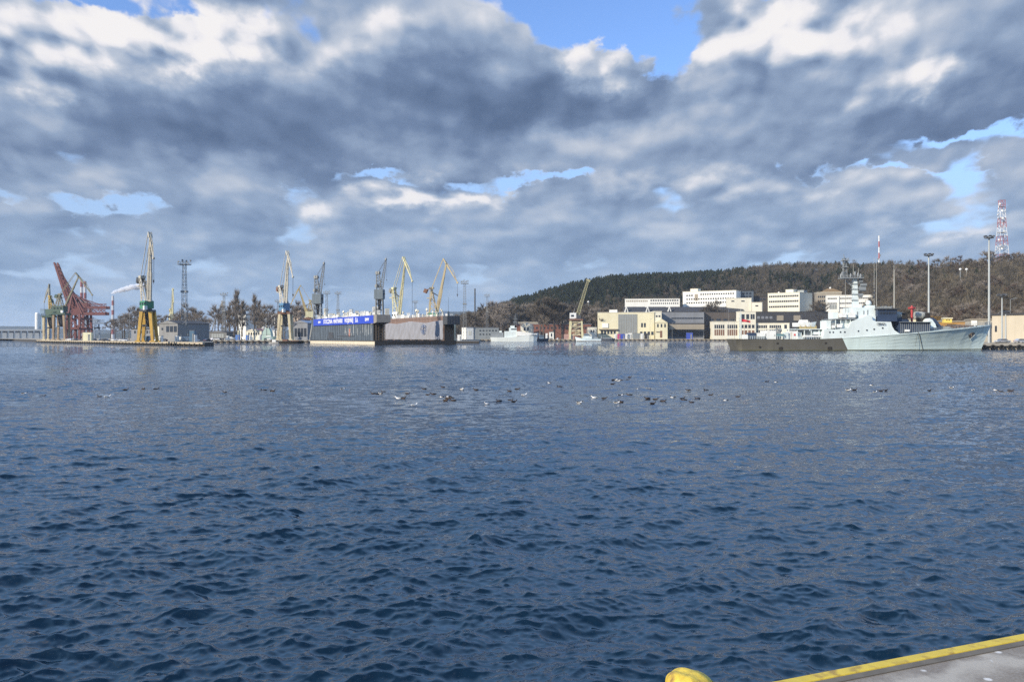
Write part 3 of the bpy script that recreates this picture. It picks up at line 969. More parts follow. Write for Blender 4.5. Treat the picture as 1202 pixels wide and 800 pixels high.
    for s in (-.004, .004): mb.tube(q(nx, nz_, s), q(nx, hkz, s), .0009 * H + .015, None, 4)
    mb.box(q(nx, hkz), (.013 * H, .010 * H, .022 * H), rz); mb.tube(q(nx, hkz - .01), q(nx, hkz - .03), .003 * H, .001 * H, 5)
    mb.build('hook_block', p_dsteel, root)
    # stairs on the portal
    mb = MB()
    for k in range(6):
        z0 = ph * k / 6.5; s = 1 if k % 2 else -1
        mb.beam((-tw * .6 * s, -bw * .75, z0), (tw * .6 * s, -bw * .75, z0 + ph / 6.5), lw * .18, lw * .1)
    mb.build('stairs', p_dsteel, root)
    bpy.data.objects.remove(up)
    return root

# pier crane with yellow legs (toward the camera, boom nearly upright)
luffing_crane('portal_crane', 'tallest crane with orange yellow legs, green house and upright grey boom on the left pier', 173.5, 392, 1.7, 128.5 * 392 / F, R(-46),
              p_yellow, p_green, mat('grey_cream_paint', (0.48, 0.45, 0.38), .5, var=.15, scale=.3, streak=.4, rust=.15), p_dsteel,
              dict(portal=.30, house=.375, aframe=(-.13, .60), tip=(.06, .95), tail=(.045, 1.0), nose=(.13, .76), pivot=(.03, .37), bw=.066, tw=.040, lw=.023, hw=.065, boomw=.031, hook=.55))
luffing_crane('portal_crane', 'cream crane with light blue house on the quay by the boathouses', 335, 612, QZ, 104.5 * 612 / F, R(-52),
              p_cream, p_blue, mat('pale_grey_cream_paint', (0.56, 0.53, 0.45), .5, var=.12, scale=.3, streak=.3, rust=.1), p_rust,
              dict(portal=.32, house=.415, aframe=(-.12, .61), tip=(.07, .95), tail=(.05, 1.0), nose=(.20, .70), pivot=(.0, .40), bw=.072, tw=.052, lw=.021, hw=.062, boomw=.033, hook=.5))
luffing_crane('portal_crane', 'pale yellow crane standing between the two sides of the floating dock', 467.5, 640, QZ, 97 * 640 / F, R(-48),
              p_paleyel, p_white, p_paleyel, p_steel,
              dict(portal=.24, house=.34, aframe=(-.09, .63), tip=(.14, .94), tail=(.11, 1.0), nose=(.29, .70), pivot=(.02, .30), bw=.09, tw=.055, hw=.055, boomw=.032, hook=.28))
luffing_crane('portal_crane', 'grey cream crane with green cab leaning right above the floating dock right end', 511, 640, QZ, 96 * 640 / F, R(-8),
              p_rust, p_green, mat('grey_yellow_paint', (0.50, 0.42, 0.26), .5, var=.15, scale=.3, streak=.3, rust=.3), p_rust,
              dict(portal=.235, house=.33, aframe=(-.045, .635), tip=(.135, .93), tail=(.10, .995), nose=(.275, .70), pivot=(.02, .34), bw=.09, tw=.055, hw=.07, boomw=.034, cw=(-.12, .61), cw_mat=p_rust, hook=.55))
luffing_crane('portal_crane', 'small yellow crane with folded boom just left of the floating dock', 362, 720, QZ, 64 * 720 / F, R(188),
              p_steel, p_paleyel, mat('dull_gold_paint', (0.42, 0.34, 0.17), .5, var=.15, scale=.3, rust=.3), p_rust,
              dict(portal=.40, house=.52, aframe=(-.03, .72), tip=(.17, .94), tail=(.135, 1.0), nose=(.31, .66), pivot=(.02, .46), bw=.10, tw=.06, hw=.08, boomw=.035, hook=.5))
luffing_crane('portal_crane', 'dark green crane with thin boom folded to the right beside the red gantry cranes', 72, 672, 1.7, 79 * 672 / F, R(-6),
              mat('rusty_cream_paint', (0.34, 0.25, 0.16), .6, var=.2, scale=.3, rust=.4), p_dgreen, mat('olive_paint', (0.20, 0.19, 0.13), .55, var=.2, scale=.3, rust=.2), p_dgreen,
              dict(portal=.41, house=.51, aframe=(-.02, .68), tip=(.27, .945), tail=(.225, 1.0), nose=(.485, .67), pivot=(.06, .50), bw=.085, tw=.075, lw=.024, hw=.095, boomw=.022, hook=.45))
luffing_crane('portal_crane', 'crane with yellow engine house and boom turned away at the far left of the pier', 60, 690, 1.7, 66 * 690 / F, R(160),
              p_cream, p_dgreen, mat('grey_olive_paint', (0.28, 0.27, 0.22), .55, var=.2, scale=.3, rust=.2), p_dgreen,
              dict(portal=.44, house=.55, aframe=(.03, .78), a_mat=mat('ochre_paint', (0.45, 0.30, 0.07), .55, var=.2, scale=.3), tip=(.055, .93), tail=(.04, 1.0), nose=(.16, .68), pivot=(.02, .55), cw=(-.01, .70), bw=.09, tw=.085, lw=.03, hw=.10, boomw=.04, hook=.4))
luffing_crane('portal_crane', 'distant pale yellow crane above the bare trees behind the left pier', 202, 900, 1.7, 60 * 900 / F, R(-60),
              p_paleyel, p_paleyel, p_paleyel, p_rust,
              dict(portal=.35, house=.50, aframe=(-.12, .60), tip=(.10, .95), tail=(.09, 1.0), nose=(.19, .72), pivot=(.0, .45), bw=.09, tw=.06, boomw=.03, hook=.5))
luffing_crane('portal_crane', 'distant grey crane with slanting boom behind the trees left of the poplars', 262, 950, 1.7, 47 * 950 / F, R(188),
              p_steel, p_steel, mat('weathered_boom_paint', (0.36, 0.34, 0.30), .6, var=.2, scale=.3), p_steel,
              dict(portal=.20, house=.30, aframe=(.03, .95), tip=(.24, .33), tail=(.02, .97), nose=(.26, .25), pivot=(.02, .9), bw=.05, tw=.04, boomw=.022, hook=.15))

# crane on the naval quay: tall yellow tower with a long straight boom
root = thing('tower_crane', 'yellow tower crane with white cab and long olive boom beside the yellow hall', 'crane', (W(676, 930), 930, QZ))
m_ = 930 / F
def c9(px, py, y=0): return ((px - 676) * m_, y, (396 - py) * m_)
for i, x_ in enumerate((668.5, 683.5)):
    for yy in (-5.5, 5.5):
        MB().beam(c9(x_, 397, yy), c9(x_ + (1.2 if i == 0 else -1.2), 374, yy * .9), 2.0, 2.2, 1.5, 1.6).build('leg', p_paleyel, root)
mb = MB()
for z_ in (391, 386, 381, 376): mb.box(c9(676, z_, -5), (13, .6, .8)); mb.box(c9(676, z_, 5), (13, .6, .8))
for z_ in (391, 386, 381): mb.beam(c9(670, z_, -5), c9(682, z_ - 5, -5), .5); mb.beam(c9(682, z_, 5), c9(670, z_ - 5, 5), .5)
mb.box(c9(674, 379), (5, 8, 7)); mb.box(c9(678, 388), (4, 8, 6)); mb.build('tower_bracing', p_cream, root)
mb = MB(); mb.box(c9(676, 373.2), (14, 13, 1.6)); mb.lathe(c9(676, 373.5), [(4, 0), (4, 2)], 14); mb.build('platform', p_rust, root)
h_ = MB().box(c9(672.5, 368.5), (6.4, 7, 6)).build('cab', p_white, root)
MB().box(c9(671.7, 368.5, -3.6), (3, .2, 2)).build('window', p_glass, h_)
MB().box(c9(679, 370), (5, 8, 4)).build('machinery_house', p_dsteel, root)
mb = MB(); mb.lattice(c9(677, 371), c9(690, 328), 3.4, 2.0, 14, .32); mb.box(c9(690.5, 327), (4.2, 2.0, 2.2), 0, .5); mb.build('boom', mat('olive_boom_paint', (0.36, 0.34, 0.20), .55, var=.15, scale=.3, rust=.2), root)
mb = MB(); mb.tube(c9(673, 366), c9(674.5, 360), .3, .2, 5); mb.tube(c9(674.5, 360), c9(690, 327), .09, None, 4); mb.build('stay', p_steel, root)
mb = MB(); mb.tube(c9(692, 327), c9(692, 345), .09, None, 4); mb.box(c9(692, 346), (.9, .9, 1.4)); mb.build('hook_block', p_dsteel, root)

# two lattice cranes that stand on the near wall of the floating dock
def dock_crane(label, loc, H, rz):
    root = thing('dock_crane', label, 'crane', loc, group='grey cranes on the floating dock wall')
    C_, S_ = math.cos(rz), math.sin(rz)
    def q(x, z, y=0.0): return (x * H * C_ - y * H * S_, x * H * S_ + y * H * C_, z * H)
    for i in (-1, 1):
        for j in (-1, 1):
            MB().beam((i * .062 * H, j * .062 * H, 0), (i * .056 * H, j * .056 * H, .27 * H), .014 * H).build('leg', p_steel, root)
    mb = MB()
    for z in (.09, .18, .265):
        for i in (-1, 1):
            mb.beam((-.06 * H, i * .06 * H, z * H), (.06 * H, i * .06 * H, z * H), .009 * H); mb.beam((i * .06 * H, -.06 * H, z * H), (i * .06 * H, .06 * H, z * H), .009 * H)
    for i in (-1, 1):
        for z in (.0, .09, .18):
            mb.beam((-.06 * H, i * .06 * H, z * H), (.06 * H, i * .06 * H, (z + .09) * H), .006 * H); mb.beam((i * .06 * H, .06 * H, z * H), (i * .06 * H, -.06 * H, (z + .09) * H), .006 * H)
    mb.lathe((0, 0, .08 * H), [(.02 * H, 0), (.035 * H, .19 * H)], 10)
    mb.build('bracing', p_dsteel, root)
    hs = MB().box((0, 0, .355 * H), (.155 * H, .13 * H, .165 * H), rz * .3).build('machinery_house', p_bsteel, root)
    MB().box(q(.02, .36, 0), (.158 * H, .04 * H, .02 * H), rz * .3).build('window', p_glass, hs)
    mb = MB(); mb.lattice(q(-.01, .43), q(-.035, .70), .085 * H, .05 * H, 5, .006 * H)
    mb.box(q(-.03, .71), (.085 * H, .055 * H, .012 * H), rz); mb.tube(q(-.055, .735, -.02), q(-.055, .735, .02), .02 * H, None, 10); mb.tube(q(-.01, .735, -.02), q(-.01, .735, .02), .02 * H, None, 10)
    mb.box(q(-.05, .50), (.05 * H, .07 * H, .05 * H), rz); mb.build('a_frame', p_steel, root)
    mb = MB(); mb.lattice(q(.035, .44), q(.135, .93), .055 * H, .022 * H, 12, .0042 * H); mb.beam(q(.13, .92), q(.145, 1.0), .014 * H, .014 * H, .005 * H, .005 * H)
    mb.tube(q(.135, .955, -.014), q(.135, .955, .014), .016 * H, None, 10)
    mb.build('boom', p_steel, root)
    mb = MB()
    for s in (-.01, .01): mb.tube(q(-.03, .73, s), q(.135, .95, s), .0022 * H, None, 4)
    mb.tube(q(.15, .95), q(.15, .60), .0016 * H, None, 4); mb.box(q(.15, .595), (.012 * H, .012 * H, .02 * H)); mb.build('rope', p_dsteel, root)
    return root

# ------------------------------------------------------------------ red container gantry cranes
def gantry_crane(label, px, D, base_z, pts, group, paint, sgn=1):
    """ship-to-shore crane: portal legs, girder, apex frame and a boom that is raised or lowered"""
    root = thing('gantry_crane', label, 'crane', (W(px, D), D, base_z), group=group)
    m = D / F
    def q(x, y_, d=0.0): return ((x - px) * m, d, (396 - y_) * m)
    dep = 11
    x0, x1 = pts['legs']; gy = pts['girder']
    for x in (x0, x1):
        for d in (-dep, dep):
            MB().beam(q(x, 398, d), q(x + (x0 + x1 - 2 * x) * .06, gy, d * .8), 2.2, 2.4, 1.8, 2.0).build('leg', paint, root)
    mb = MB()
    for d in (-dep, dep):
        mb.beam(q(x0, 383, d), q(x1, 383, d), 1.8, 2.4)
        mb.beam(q(x0, 398, d), q((x0 + x1) / 2, 383, d), .8); mb.beam(q(x1, 383, d), q(x0, gy, d * .8), .9); mb.beam(q(x0, 383, d), q(x1, gy, d * .8), .7)
    for x in (x0, x1): mb.beam(q(x, gy + 6, -dep), q(x, gy + 6, dep), 1.8); mb.beam(q(x, 384, -dep), q(x, 384, dep), 1.8)
    mb.build('portal_bracing', paint, root)
    g0, g1 = pts['gspan']
    mb = MB()
    for d in (-4, 4): mb.beam(q(g0, gy, d), q(g1, gy, d), 1.6, 3.2)
    for k in range(14):
        x = g0 + (g1 - g0) * k / 13
        mb.beam(q(x, gy, -4), q(x, gy, 4), .7)
        if k < 13: mb.beam(q(x, gy - 2, -4), q(x + (g1 - g0) / 26, gy - 4.2, -4), .5); mb.beam(q(x + (g1 - g0) / 26, gy - 4.2, -4), q(x + (g1 - g0) / 13, gy - 2, -4), .5)
    mb.beam(q(g0, gy - 4.2, -4), q(g1, gy - 4.2, -4), .6)
    mb.build('girder', paint, root)
    MB().box(q((x0 + x1) / 2 + 3, gy - 3, 0), (12, 9, 5)).build('machinery_house', paint, root)
    ax, ay = pts['apex']
    mb = MB()
    for d in (-5, 5):
        mb.beam(q(x0, gy, d), q(ax, ay, d * .4), 1.6); mb.beam(q(x1, gy, d), q(ax, ay, d * .4), 1.2)
        mb.beam(q(g1, gy, d), q(ax, ay, d * .4), .55); mb.beam(q((x1 + g1) / 2, gy, d), q(ax, ay, d * .4), .5)
    mb.build('apex_frame', paint, root)
    b0, b1 = pts['boom']
    mb = MB()
    P0_, P1_ = Vector(q(*b0)), Vector(q(*b1))
    for d in (-3.4, 3.4): mb.beam(P0_ + Vector((0, d, 0)), P1_ + Vector((0, d, 0)), 1.5, 3.0, 1.1, 1.8)
    nn = 12
    off = Vector((3.6, 0, 1.2)) if abs(P1_.z - P0_.z) > abs(P1_.x - P0_.x) else Vector((0, 0, 3.4))
    for k in range(nn):
        a, b = P0_.lerp(P1_, k / nn), P0_.lerp(P1_, (k + 1) / nn)
        f = 1.25 - k / nn
        for d in (-3.4, 3.4):
            dd = Vector((0, d, 0))
            mb.beam(a + dd, a.lerp(b, .5) + off * f + dd, .5); mb.beam(a.lerp(b, .5) + off * f + dd, b + dd, .5)
            if k < nn - 1: mb.beam(a.lerp(b, .5) + off * f + dd, b.lerp(b + (b - a), .5) + off * (f - 1 / nn) + dd, .5)
        mb.beam(a + Vector((0, -3.4, 0)), a + Vector((0, 3.4, 0)), .5)
    mb.build('boom', paint, root)
    mb = MB()
    for d in (-3, 3):
        mb.beam(q(ax, ay, d * .6), P0_.lerp(P1_, .55) + Vector((0, d, 0)), .45); mb.beam(q(ax, ay, d * .6), P0_.lerp(P1_, .88) + Vector((0, d, 0)), .4)
    mb.build('stay', paint, root)
    return root
GR = 'faded red container gantry cranes at the far left'
gantry_crane('faded red gantry crane with the highest raised boom at the far left', 91, 980, 1.7, dict(legs=(83, 99), girder=366, gspan=(78, 126), apex=(86, 342), boom=((84, 362), (65.5, 306))), GR, p_red)
gantry_crane('faded red gantry crane with the lower raised boom, behind the taller one', 96, 1040, 1.7, dict(legs=(88, 103), girder=359, gspan=(80, 127), apex=(90, 346), boom=((90, 358), (69.5, 318))), GR, p_red)
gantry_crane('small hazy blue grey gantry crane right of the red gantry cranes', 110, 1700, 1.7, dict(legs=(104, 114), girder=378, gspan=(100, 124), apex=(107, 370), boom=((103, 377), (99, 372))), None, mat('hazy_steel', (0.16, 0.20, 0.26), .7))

# ------------------------------------------------------------------ floating dock
d_wall = mat('dock_wall_paint', (0.10, 0.125, 0.155), 0.55, var=.3, scale=.25, streak=.6)
d_pont = mat('pontoon_paint', (0.62, 0.56, 0.44), 0.7, var=.12, scale=.2, streak=.35, rust=.12)
d_black = mat('near_black', (0.030, 0.026, 0.022), 0.7, var=.3, scale=.4)  # near black for the pontoon, wall ends and other dark parts
d_tarp = mat('grey_tarpaulin', (0.28, 0.285, 0.32), 0.6, var=.12, scale=.25, streak=.25)
d_blue = mat('banner_blue', (0.03, 0.07, 0.48), 0.5, var=.05, scale=.2)
d_letter = mat('banner_white', (0.82, 0.82, 0.84), 0.5, var=.04)
DA = (-69.6, 450.0)
DRZ = math.atan2(56, 110)
dock = thing('floating_dock', 'floating dock with a blue lettered banner and a grey tarpaulin on its walls', 'floating dock', (DA[0], DA[1], 0), DRZ)
DL, DW, WW = 130.0, 45.0, 6.0
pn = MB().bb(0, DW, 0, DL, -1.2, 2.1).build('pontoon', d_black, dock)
mb = MB()
for k in range(10): mb.bb(-.12, -.004, k * 13 + .06, k * 13 + 12.94, .05, 1.75)
mb.build('fender_panel', d_pont, pn)
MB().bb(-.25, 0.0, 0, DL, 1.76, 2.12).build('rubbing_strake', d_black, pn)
mb = MB(); mb.bb(.3, WW, 3.5, DL - 1, 2.1, 15.0)
for k in range(33): mb.bb(.12, .30, 5 + k * 3.75, 5.22 + k * 3.75, 2.1, 11.0)      # stiffeners
nw = mb.build('wing_wall', d_wall, dock)
MB().bb(.20, .30, 44, 46.6, 4.2, 8.5).build('door', mat('faded_orange_paint', (0.42, 0.13, 0.07), .6, var=.15), nw)
mb = MB(); mb.bb(.05, .12, 60, 92, 3.0, 3.3); mb.bb(.05, .12, 78, 88, 3.3, 6.8); mb.bb(.05, .12, 36, 70, 4.4, 4.7); mb.build('gallery', p_dsteel, nw)
rg = random.Random(5)
mb = MB()
for k in range(22):
    y = 6 + rg.random() * 50; z0 = 4.5 + rg.random() * 2
    mb.bb(.16, .27, y, y + .25 + rg.random() * .4, z0, z0 + 1.5 + rg.random() * 4)
mb.build('pipe', mat('pale_pipe_paint', (0.42, 0.44, 0.44), .6, var=.2), nw)
mb = MB(); mb.bb(DW - WW, DW - .3, 2.5, DL - 1, 2.1, 15.2)
mb.bb(DW - WW - .15, DW - WW, 2.5, DL - 1, 13.9, 15.2)
fw = mb.build('wing_wall', mat('rusty_dock_wall', (0.22, 0.155, 0.13), 0.7, var=.2, scale=.3, streak=.4, rust=.4), dock)
# blue banner with its lettering
bn = MB().bb(-.30, -.05, 1.5, 121.5, 11.0, 15.1).build('banner', d_blue, dock)
def text_mesh(body, size, m, parent, loc, rot, xs=1.0, depth=.02, name='lettering', sp=1.0):
    cu_ = bpy.data.curves.new('txt', 'FONT'); cu_.body = body; cu_.size = size; cu_.extrude = depth; cu_.align_x = 'CENTER'; cu_.align_y = 'CENTER'
    cu_.space_character = sp; cu_.offset = size * .022
    o = bpy.data.objects.new('txt', cu_); COL.objects.link(o)
    bpy.context.view_layer.update()
    me = bpy.data.meshes.new_from_object(o.evaluated_get(bpy.context.evaluated_depsgraph_get()))
    bpy.data.objects.remove(o); bpy.data.curves.remove(cu_)
    me.materials.clear(); me.materials.append(m)
    t = bpy.data.objects.new(name, me); COL.objects.link(t); t.parent = parent
    t.location = loc; t.rotation_euler = rot; t.scale = (xs, 1, 1)
    return t
# readable from -x : text x axis runs towards -y
TR = (R(90), 0, R(-90))
text_mesh('STOCZNIA', 3.3, d_letter, bn, (-.33, 87.5, 13.05), TR, 1.22)
text_mesh('MARYNARKI', 3.3, d_letter, bn, (-.33, 66.0, 13.05), TR, 1.00)
text_mesh('WOJENNEJ', 3.3, d_letter, bn, (-.33, 44.5, 13.05), TR, 1.02)
text_mesh('S.A.', 3.3, d_letter, bn, (-.33, 30.0, 13.05), TR, 1.0)
text_mesh('SMW', 2.0, d_letter, bn, (-.33, 107, 13.0), TR, 1.25)
text_mesh('SMW', 2.3, d_letter, bn, (-.33, 12.0, 13.0), TR, 1.3)
# tarpaulin, a rippled sheet hung inside the far wall
ny, nz = 150, 30
V = []; 
for i in range(ny + 1):
    y = 3.2 + 96 * i / ny
    sag = 0.9 * (1 - abs(((y - 3.2) / 96 * 2) % 1 * 2 - 1)) if 8 < y < 94 else .2
    for j in range(nz + 1):
        t = j / nz
        z = 2.5 + (13.0 - sag * 1.4 - 2.5) * t
        d = .45 + .16 * math.sin(y * 1.05 + t * 2) + .12 * math.sin(y * 2.3 - t * 3 + 1) + .30 * (1 - t) * math.sin(y * .42 + 2 + t * 2.5) + .12 * math.sin(y * .9 + t * 9)
        if i % 12 == 0: d -= .15
        V.append((DW - WW - .25 - d, y, z))
idx = np.arange((ny + 1) * (nz + 1)).reshape(ny + 1, nz + 1)
Fq = np.stack([idx[:-1, :-1].ravel(), idx[1:, :-1].ravel(), idx[1:, 1:].ravel(), idx[:-1, 1:].ravel()], 1)
tp = np_mesh('tarpaulin', np.array(V), Fq, d_tarp, smooth=True); tp.parent = dock
sm = tp.modifiers.new('thickness', 'SOLIDIFY'); sm.thickness = .04
# faded round emblem with two uprights printed on the tarpaulin
em_m = mat('faded_blue_print', (0.12, 0.17, 0.30), .6, var=.15)
mb = MB()
ec = Vector((DW - WW - 1.42, 29.0, 8.2)); 
def ey(a, r): return ec + Vector((0, math.cos(a) * r * 1.5, math.sin(a) * r))
for k in range(24):
    mb.beam(ey(k * math.pi / 12, 2.5), ey((k + 1) * math.pi / 12, 2.5), .12, .34)
mb.beam(ec + Vector((0, 0, -1.9)), ec + Vector((0, 0, 2.2)), .12, .5)
for s in (-1, 1):
    mb.beam(ec + Vector((0, s * 2.2, -.2)), ec + Vector((0, s * .2, -1.9)), .12, .5); mb.beam(ec + Vector((0, s * 1.6, 1.3)), ec + Vector((0, 0, 1.3)), .12, .4)
    mb.beam(ec + Vector((0, s * 2.2, -.2)), ec + Vector((0, s * 1.4, -.5)), .12, .3)
mb.build('emblem', em_m, tp)
MB().bb(DW - WW, DW - .3, 2.35, 2.5, 2.1, 15.2).build('end_plate', d_black, dock)  # thin black sheets over the near ends of both walls
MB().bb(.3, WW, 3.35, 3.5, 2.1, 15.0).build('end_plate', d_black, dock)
# houses at the near ends of both walls
mb = MB(); mb.add([(-.2, -3.4, 11.4), (7.2, -3.4, 11.4), (7.2, 6, 10.4), (-.2, 6, 10.4), (-.2, -3.4, 15.3), (7.2, -3.4, 15.3), (7.2, 6, 15.3), (-.2, 6, 15.3)],
                  [(0, 3, 2, 1), (4, 5, 6, 7), (0, 1, 5, 4), (1, 2, 6, 5), (2, 3, 7, 6), (3, 0, 4, 7)])
mb.build('end_house', mat('grey_beige_paint', (0.27, 0.25, 0.22), .6, var=.2, scale=.3, streak=.4, rust=.2), dock)
mb = MB(); mb.bb(DW - WW - .5, DW + .8, -3.0, 3, 10.6, 15.1)
for k in range(8): mb.bb(DW - WW + k * .9, DW - WW + k * .9 + .15, -3.12, -3.0, 10.7, 15.0)
mb.build('end_house', p_dsteel, dock)
# ladders, struts and pipes in the open end of the near wall
mb = MB()
for x in (1.0, 2.4, 4.4, 5.6): mb.bb(x, x + .35, 1.2, 1.6, 2.1, 11.5)
for k in range(6): mb.beam((1, 1.4, 2.2 + k * 1.5), (5.8, 1.4, 3.6 + k * 1.5), .2)
mb.build('stair_tower', mat('dull_brown_steel', (0.13, 0.10, 0.07), .7, var=.3), dock)
# gear along the tops of the walls: railings, lockers, vents, masts
def top_gear(x0, zt, y0, y1, seed, n):
    rg = random.Random(seed)
    lock = None; vent = None
    mb = MB()
    ys = np.arange(y0, y1, 2.6)
    for y in ys:
        for x in (x0 + .2, x0 + WW - .5): mb.bb(x - .04, x + .04, y - .04, y + .04, zt, zt + 1.1)
    for x in (x0 + .2, x0 + WW - .5):
        for z in (.55, 1.1): mb.bb(x - .03, x + .03, y0, y1, zt + z - .03, zt + z + .03)
    mb.build('railing', p_white, dock)
    for i in range(n):
        y = y0 + (y1 - y0) * (i + rg.random() * .8) / n
        if rg.random() < .45:
            if lock is None:
                lock = MB().bb(-.9, .9, -1.3, 1.3, 0, 2.4).bb(-1.0, 1.0, -1.4, 1.4, 2.4, 2.55).build('deck_locker', p_white, dock); o = lock
            else:
                o = lock.copy(); COL.objects.link(o)
            o.scale = (rg.uniform(.6, 1.1), rg.uniform(.5, 1.2), rg.uniform(.45, 1.2))
        else:
            if vent is None:
                m2 = MB(); m2.tube((0, 0, 0), (0, 0, 2.2), .35, .3, 8); m2.tube((0, 0, 2.1), (-.7, 0, 2.5), .42, .55, 8)
                vent = m2.build('vent', mat('cream_vent_paint', (0.66, 0.62, 0.5), .6, var=.1), dock); o = vent
            else:
                o = vent.copy(); COL.objects.link(o)
            o.scale = (rg.uniform(.8, 1.2),) * 2 + (rg.uniform(.6, 1.7),)
        o.location = (x0 + 1.2 + rg.random() * 3, y, zt); o.rotation_euler = (0, 0, rg.uniform(-.5, 3))
top_gear(.3, 15.0, 9, DL - 12, 3, 34)
top_gear(DW - WW, 15.2, 4, 90, 4, 26)
mb = MB(); mb.tube((DW - 5, -1, 15), (DW - 5, -1, 25), .14, .07, 6); mb.bb(DW - 5.5, DW - 4.5, -1.2, -.8, 15.1, 17.4); mb.build('mast', p_bsteel, dock)
mb = MB()
for x, y in ((2, DL - 2), (4.5, DL - 3)):
    mb.beam((x - 3, y, 1.8), (x - 1.2, y - .5, 14), .5); mb.beam((x - 2.4, y + 2, 4), (x - 1, y + 2, 14), .25)
mb.build('boarding_ladder', mat('pale_ladder_paint', (0.5, 0.48, 0.42), .6, var=.2), dock)
def dockpt(x, y): 
    return (DA[0] + x * math.cos(DRZ) - y * math.sin(DRZ), DA[1] + x * math.sin(DRZ) + y * math.cos(DRZ))
x_, y_ = dockpt(3.4, 2.8)
dock_crane('grey lattice crane on the near right end of the dock wall with the blue banner', (x_, y_, 15.3), 68 * y_ / F, R(-28))
x_, y_ = dockpt(3.4, 125)
dock_crane('grey lattice crane on the far left end of the dock wall with the blue banner', (x_, y_, 15.0), 69 * y_ / F, R(-28))

# ------------------------------------------------------------------ buildings
b_yel = mat('yellow_render', (0.66, 0.61, 0.43), 0.8, var=.06, scale=.06, streak=.15)
b_cream = mat('cream_render', (0.69, 0.655, 0.54), 0.8, var=.06, scale=.06, streak=.15)
b_white = mat('white_render', (0.74, 0.73, 0.68), 0.8, var=.05, scale=.06, streak=.15)
b_grey = mat('grey_cladding', (0.20, 0.21, 0.23), 0.7, var=.12, scale=.1, streak=.25)
b_dark = mat('dark_roofing', (0.045, 0.045, 0.05), 0.85, var=.2, scale=.08)
b_brown = mat('brown_cladding', (0.085, 0.070, 0.06), 0.8, var=.2, scale=.08, streak=.2)
b_beige = mat('beige_cladding', (0.30, 0.26, 0.20), 0.8, var=.12, scale=.1)
b_brick = mat('red_brick', (0.20, 0.085, 0.06), 0.85, var=.2, scale=.2)
b_win = mat('window_glass', (0.035, 0.042, 0.055), 0.15, var=.3, scale=.3)
b_gate = mat('grey_gate', (0.25, 0.27, 0.27), 0.5, var=.1, scale=.2, streak=.2)
b_redroof = mat('red_sheet', (0.42, 0.05, 0.04), 0.6, var=.12)

def building(name, label, p0, p1, depth, z0, z1, wall, roof=None, wins=(), cat='building', group=None, extras=(), side=None, gable=0.0, parapet=.5):
    """p0, p1: (column, distance) of the front corners; wins: (u0, u1, zlo, zhi, columns, material[, gap]) with u in 0..1 and z as photo rows at p0"""
    a = Vector((W(*p0), p0[1], 0)); b = Vector((W(*p1), p1[1], 0))
    Lf = (b - a).length; rz = math.atan2(b.y - a.y, b.x - a.x)
    root = thing(name, label, cat, (a.x, a.y, z0), rz, group)
    h = z1 - z0
    mb = MB(); mb.bb(0, Lf, 0, depth, -.5, h); mb.build('wall', wall, root)
    if gable > 0:
        mb = MB(); mb.add([(-.4, -.4, h), (Lf + .4, -.4, h), (Lf / 2, -.4, h + gable), (-.4, depth + .4, h), (Lf + .4, depth + .4, h), (Lf / 2, depth + .4, h + gable)],
                          [(0, 1, 2), (3, 5, 4), (0, 2, 5, 3), (1, 4, 5, 2), (0, 3, 4, 1)])
        mb.build('roof', roof or b_dark, root)
        mb = MB(); mb.add([(0, -.42, h), (Lf, -.42, h), (Lf / 2, -.42, h + gable * .93), (0, -.1, h), (Lf, -.1, h), (Lf / 2, -.1, h + gable * .93)], [(0, 1, 2), (3, 5, 4), (0, 2, 5, 3), (1, 4, 5, 2), (0, 3, 4, 1)])
        mb.build('gable', wall, root)
    else:
        mb = MB(); mb.bb(-.35, Lf + .35, -.35, depth + .35, h, h + parapet); mb.build('roof', roof or wall, root)
    Dm = (p0[1] + p1[1]) / 2
    for w in wins:
        u0, u1, r0, r1, n, m = w[:6]
        gap = w[6] if len(w) > 6 else .35
        zt, zb = Z(r0, Dm) - z0, Z(r1, Dm) - z0
        ww = (u1 - u0) * Lf / n
        mb = MB()
        wd = ww * (1 - gap)
        mb.bb(-wd / 2, wd / 2, -.10, .25, zb, zt)
        first = mb.build('window', m, root)
        first.location = ((u0 * Lf) + ww * .5, 0, 0)
        for i in range(1, n):
            o = first.copy(); COL.objects.link(o); o.location = (u0 * Lf + ww * (i + .5), 0, 0)
    for e in extras:     # (part name, u0, u1, y0, y1, row_top, row_bottom, material)
        nm, u0, u1, y0, y1, r0, r1, m = e
        MB().bb(u0 * Lf, u1 * Lf, y0, y1, Z(r1, Dm) - z0, Z(r0, Dm) - z0).build(nm, m, root)
    return root
g_ = QZ
# yellow assembly hall
hall = building('assembly_hall', 'long yellow hall with a tall grey folding gate on the quay', (701.5, 1040), (768, 1030), 45, g_, Z(366.8, 1035), b_yel, b_cream,
         wins=[(.05, .33, 388, 392, 5, b_win), (.76, .86, 379, 384, 2, b_win), (.74, 1.0, 389, 393, 4, b_win)],
         extras=[('gate', .365, .70, -.35, .3, 368.6, 396, b_gate), ('notice_board', .08, .19, -.9, -.3, 379.2, 384.5, p_white), ('canopy', .02, .36, -3.0, .2, 385.8, 386.8, b_beige),
                 ('rooftop_house', .2, .34, 12, 20, 363.0, 366.5, b_white)])
mb = MB()
for k in range(11):
    u = .365 + .335 * (k + .5) / 11
    mb.bb(u * 66.5 - .12, u * 66.5 + .12, -.52, -.35, 0, Z(368.6, 1035) - g_)
mb.build('gate_rib', b_beige, hall)
building('stair_block', 'pale yellow block at the right end of the yellow hall, behind the gabled house', (768.3, 1031), (776.6, 1031), 30, g_, Z(365.5, 1031), b_cream, b_cream, wins=[(.1, .9, 370, 372, 2, b_win), (.1, .9, 378, 381, 2, b_win)])
mb = MB()
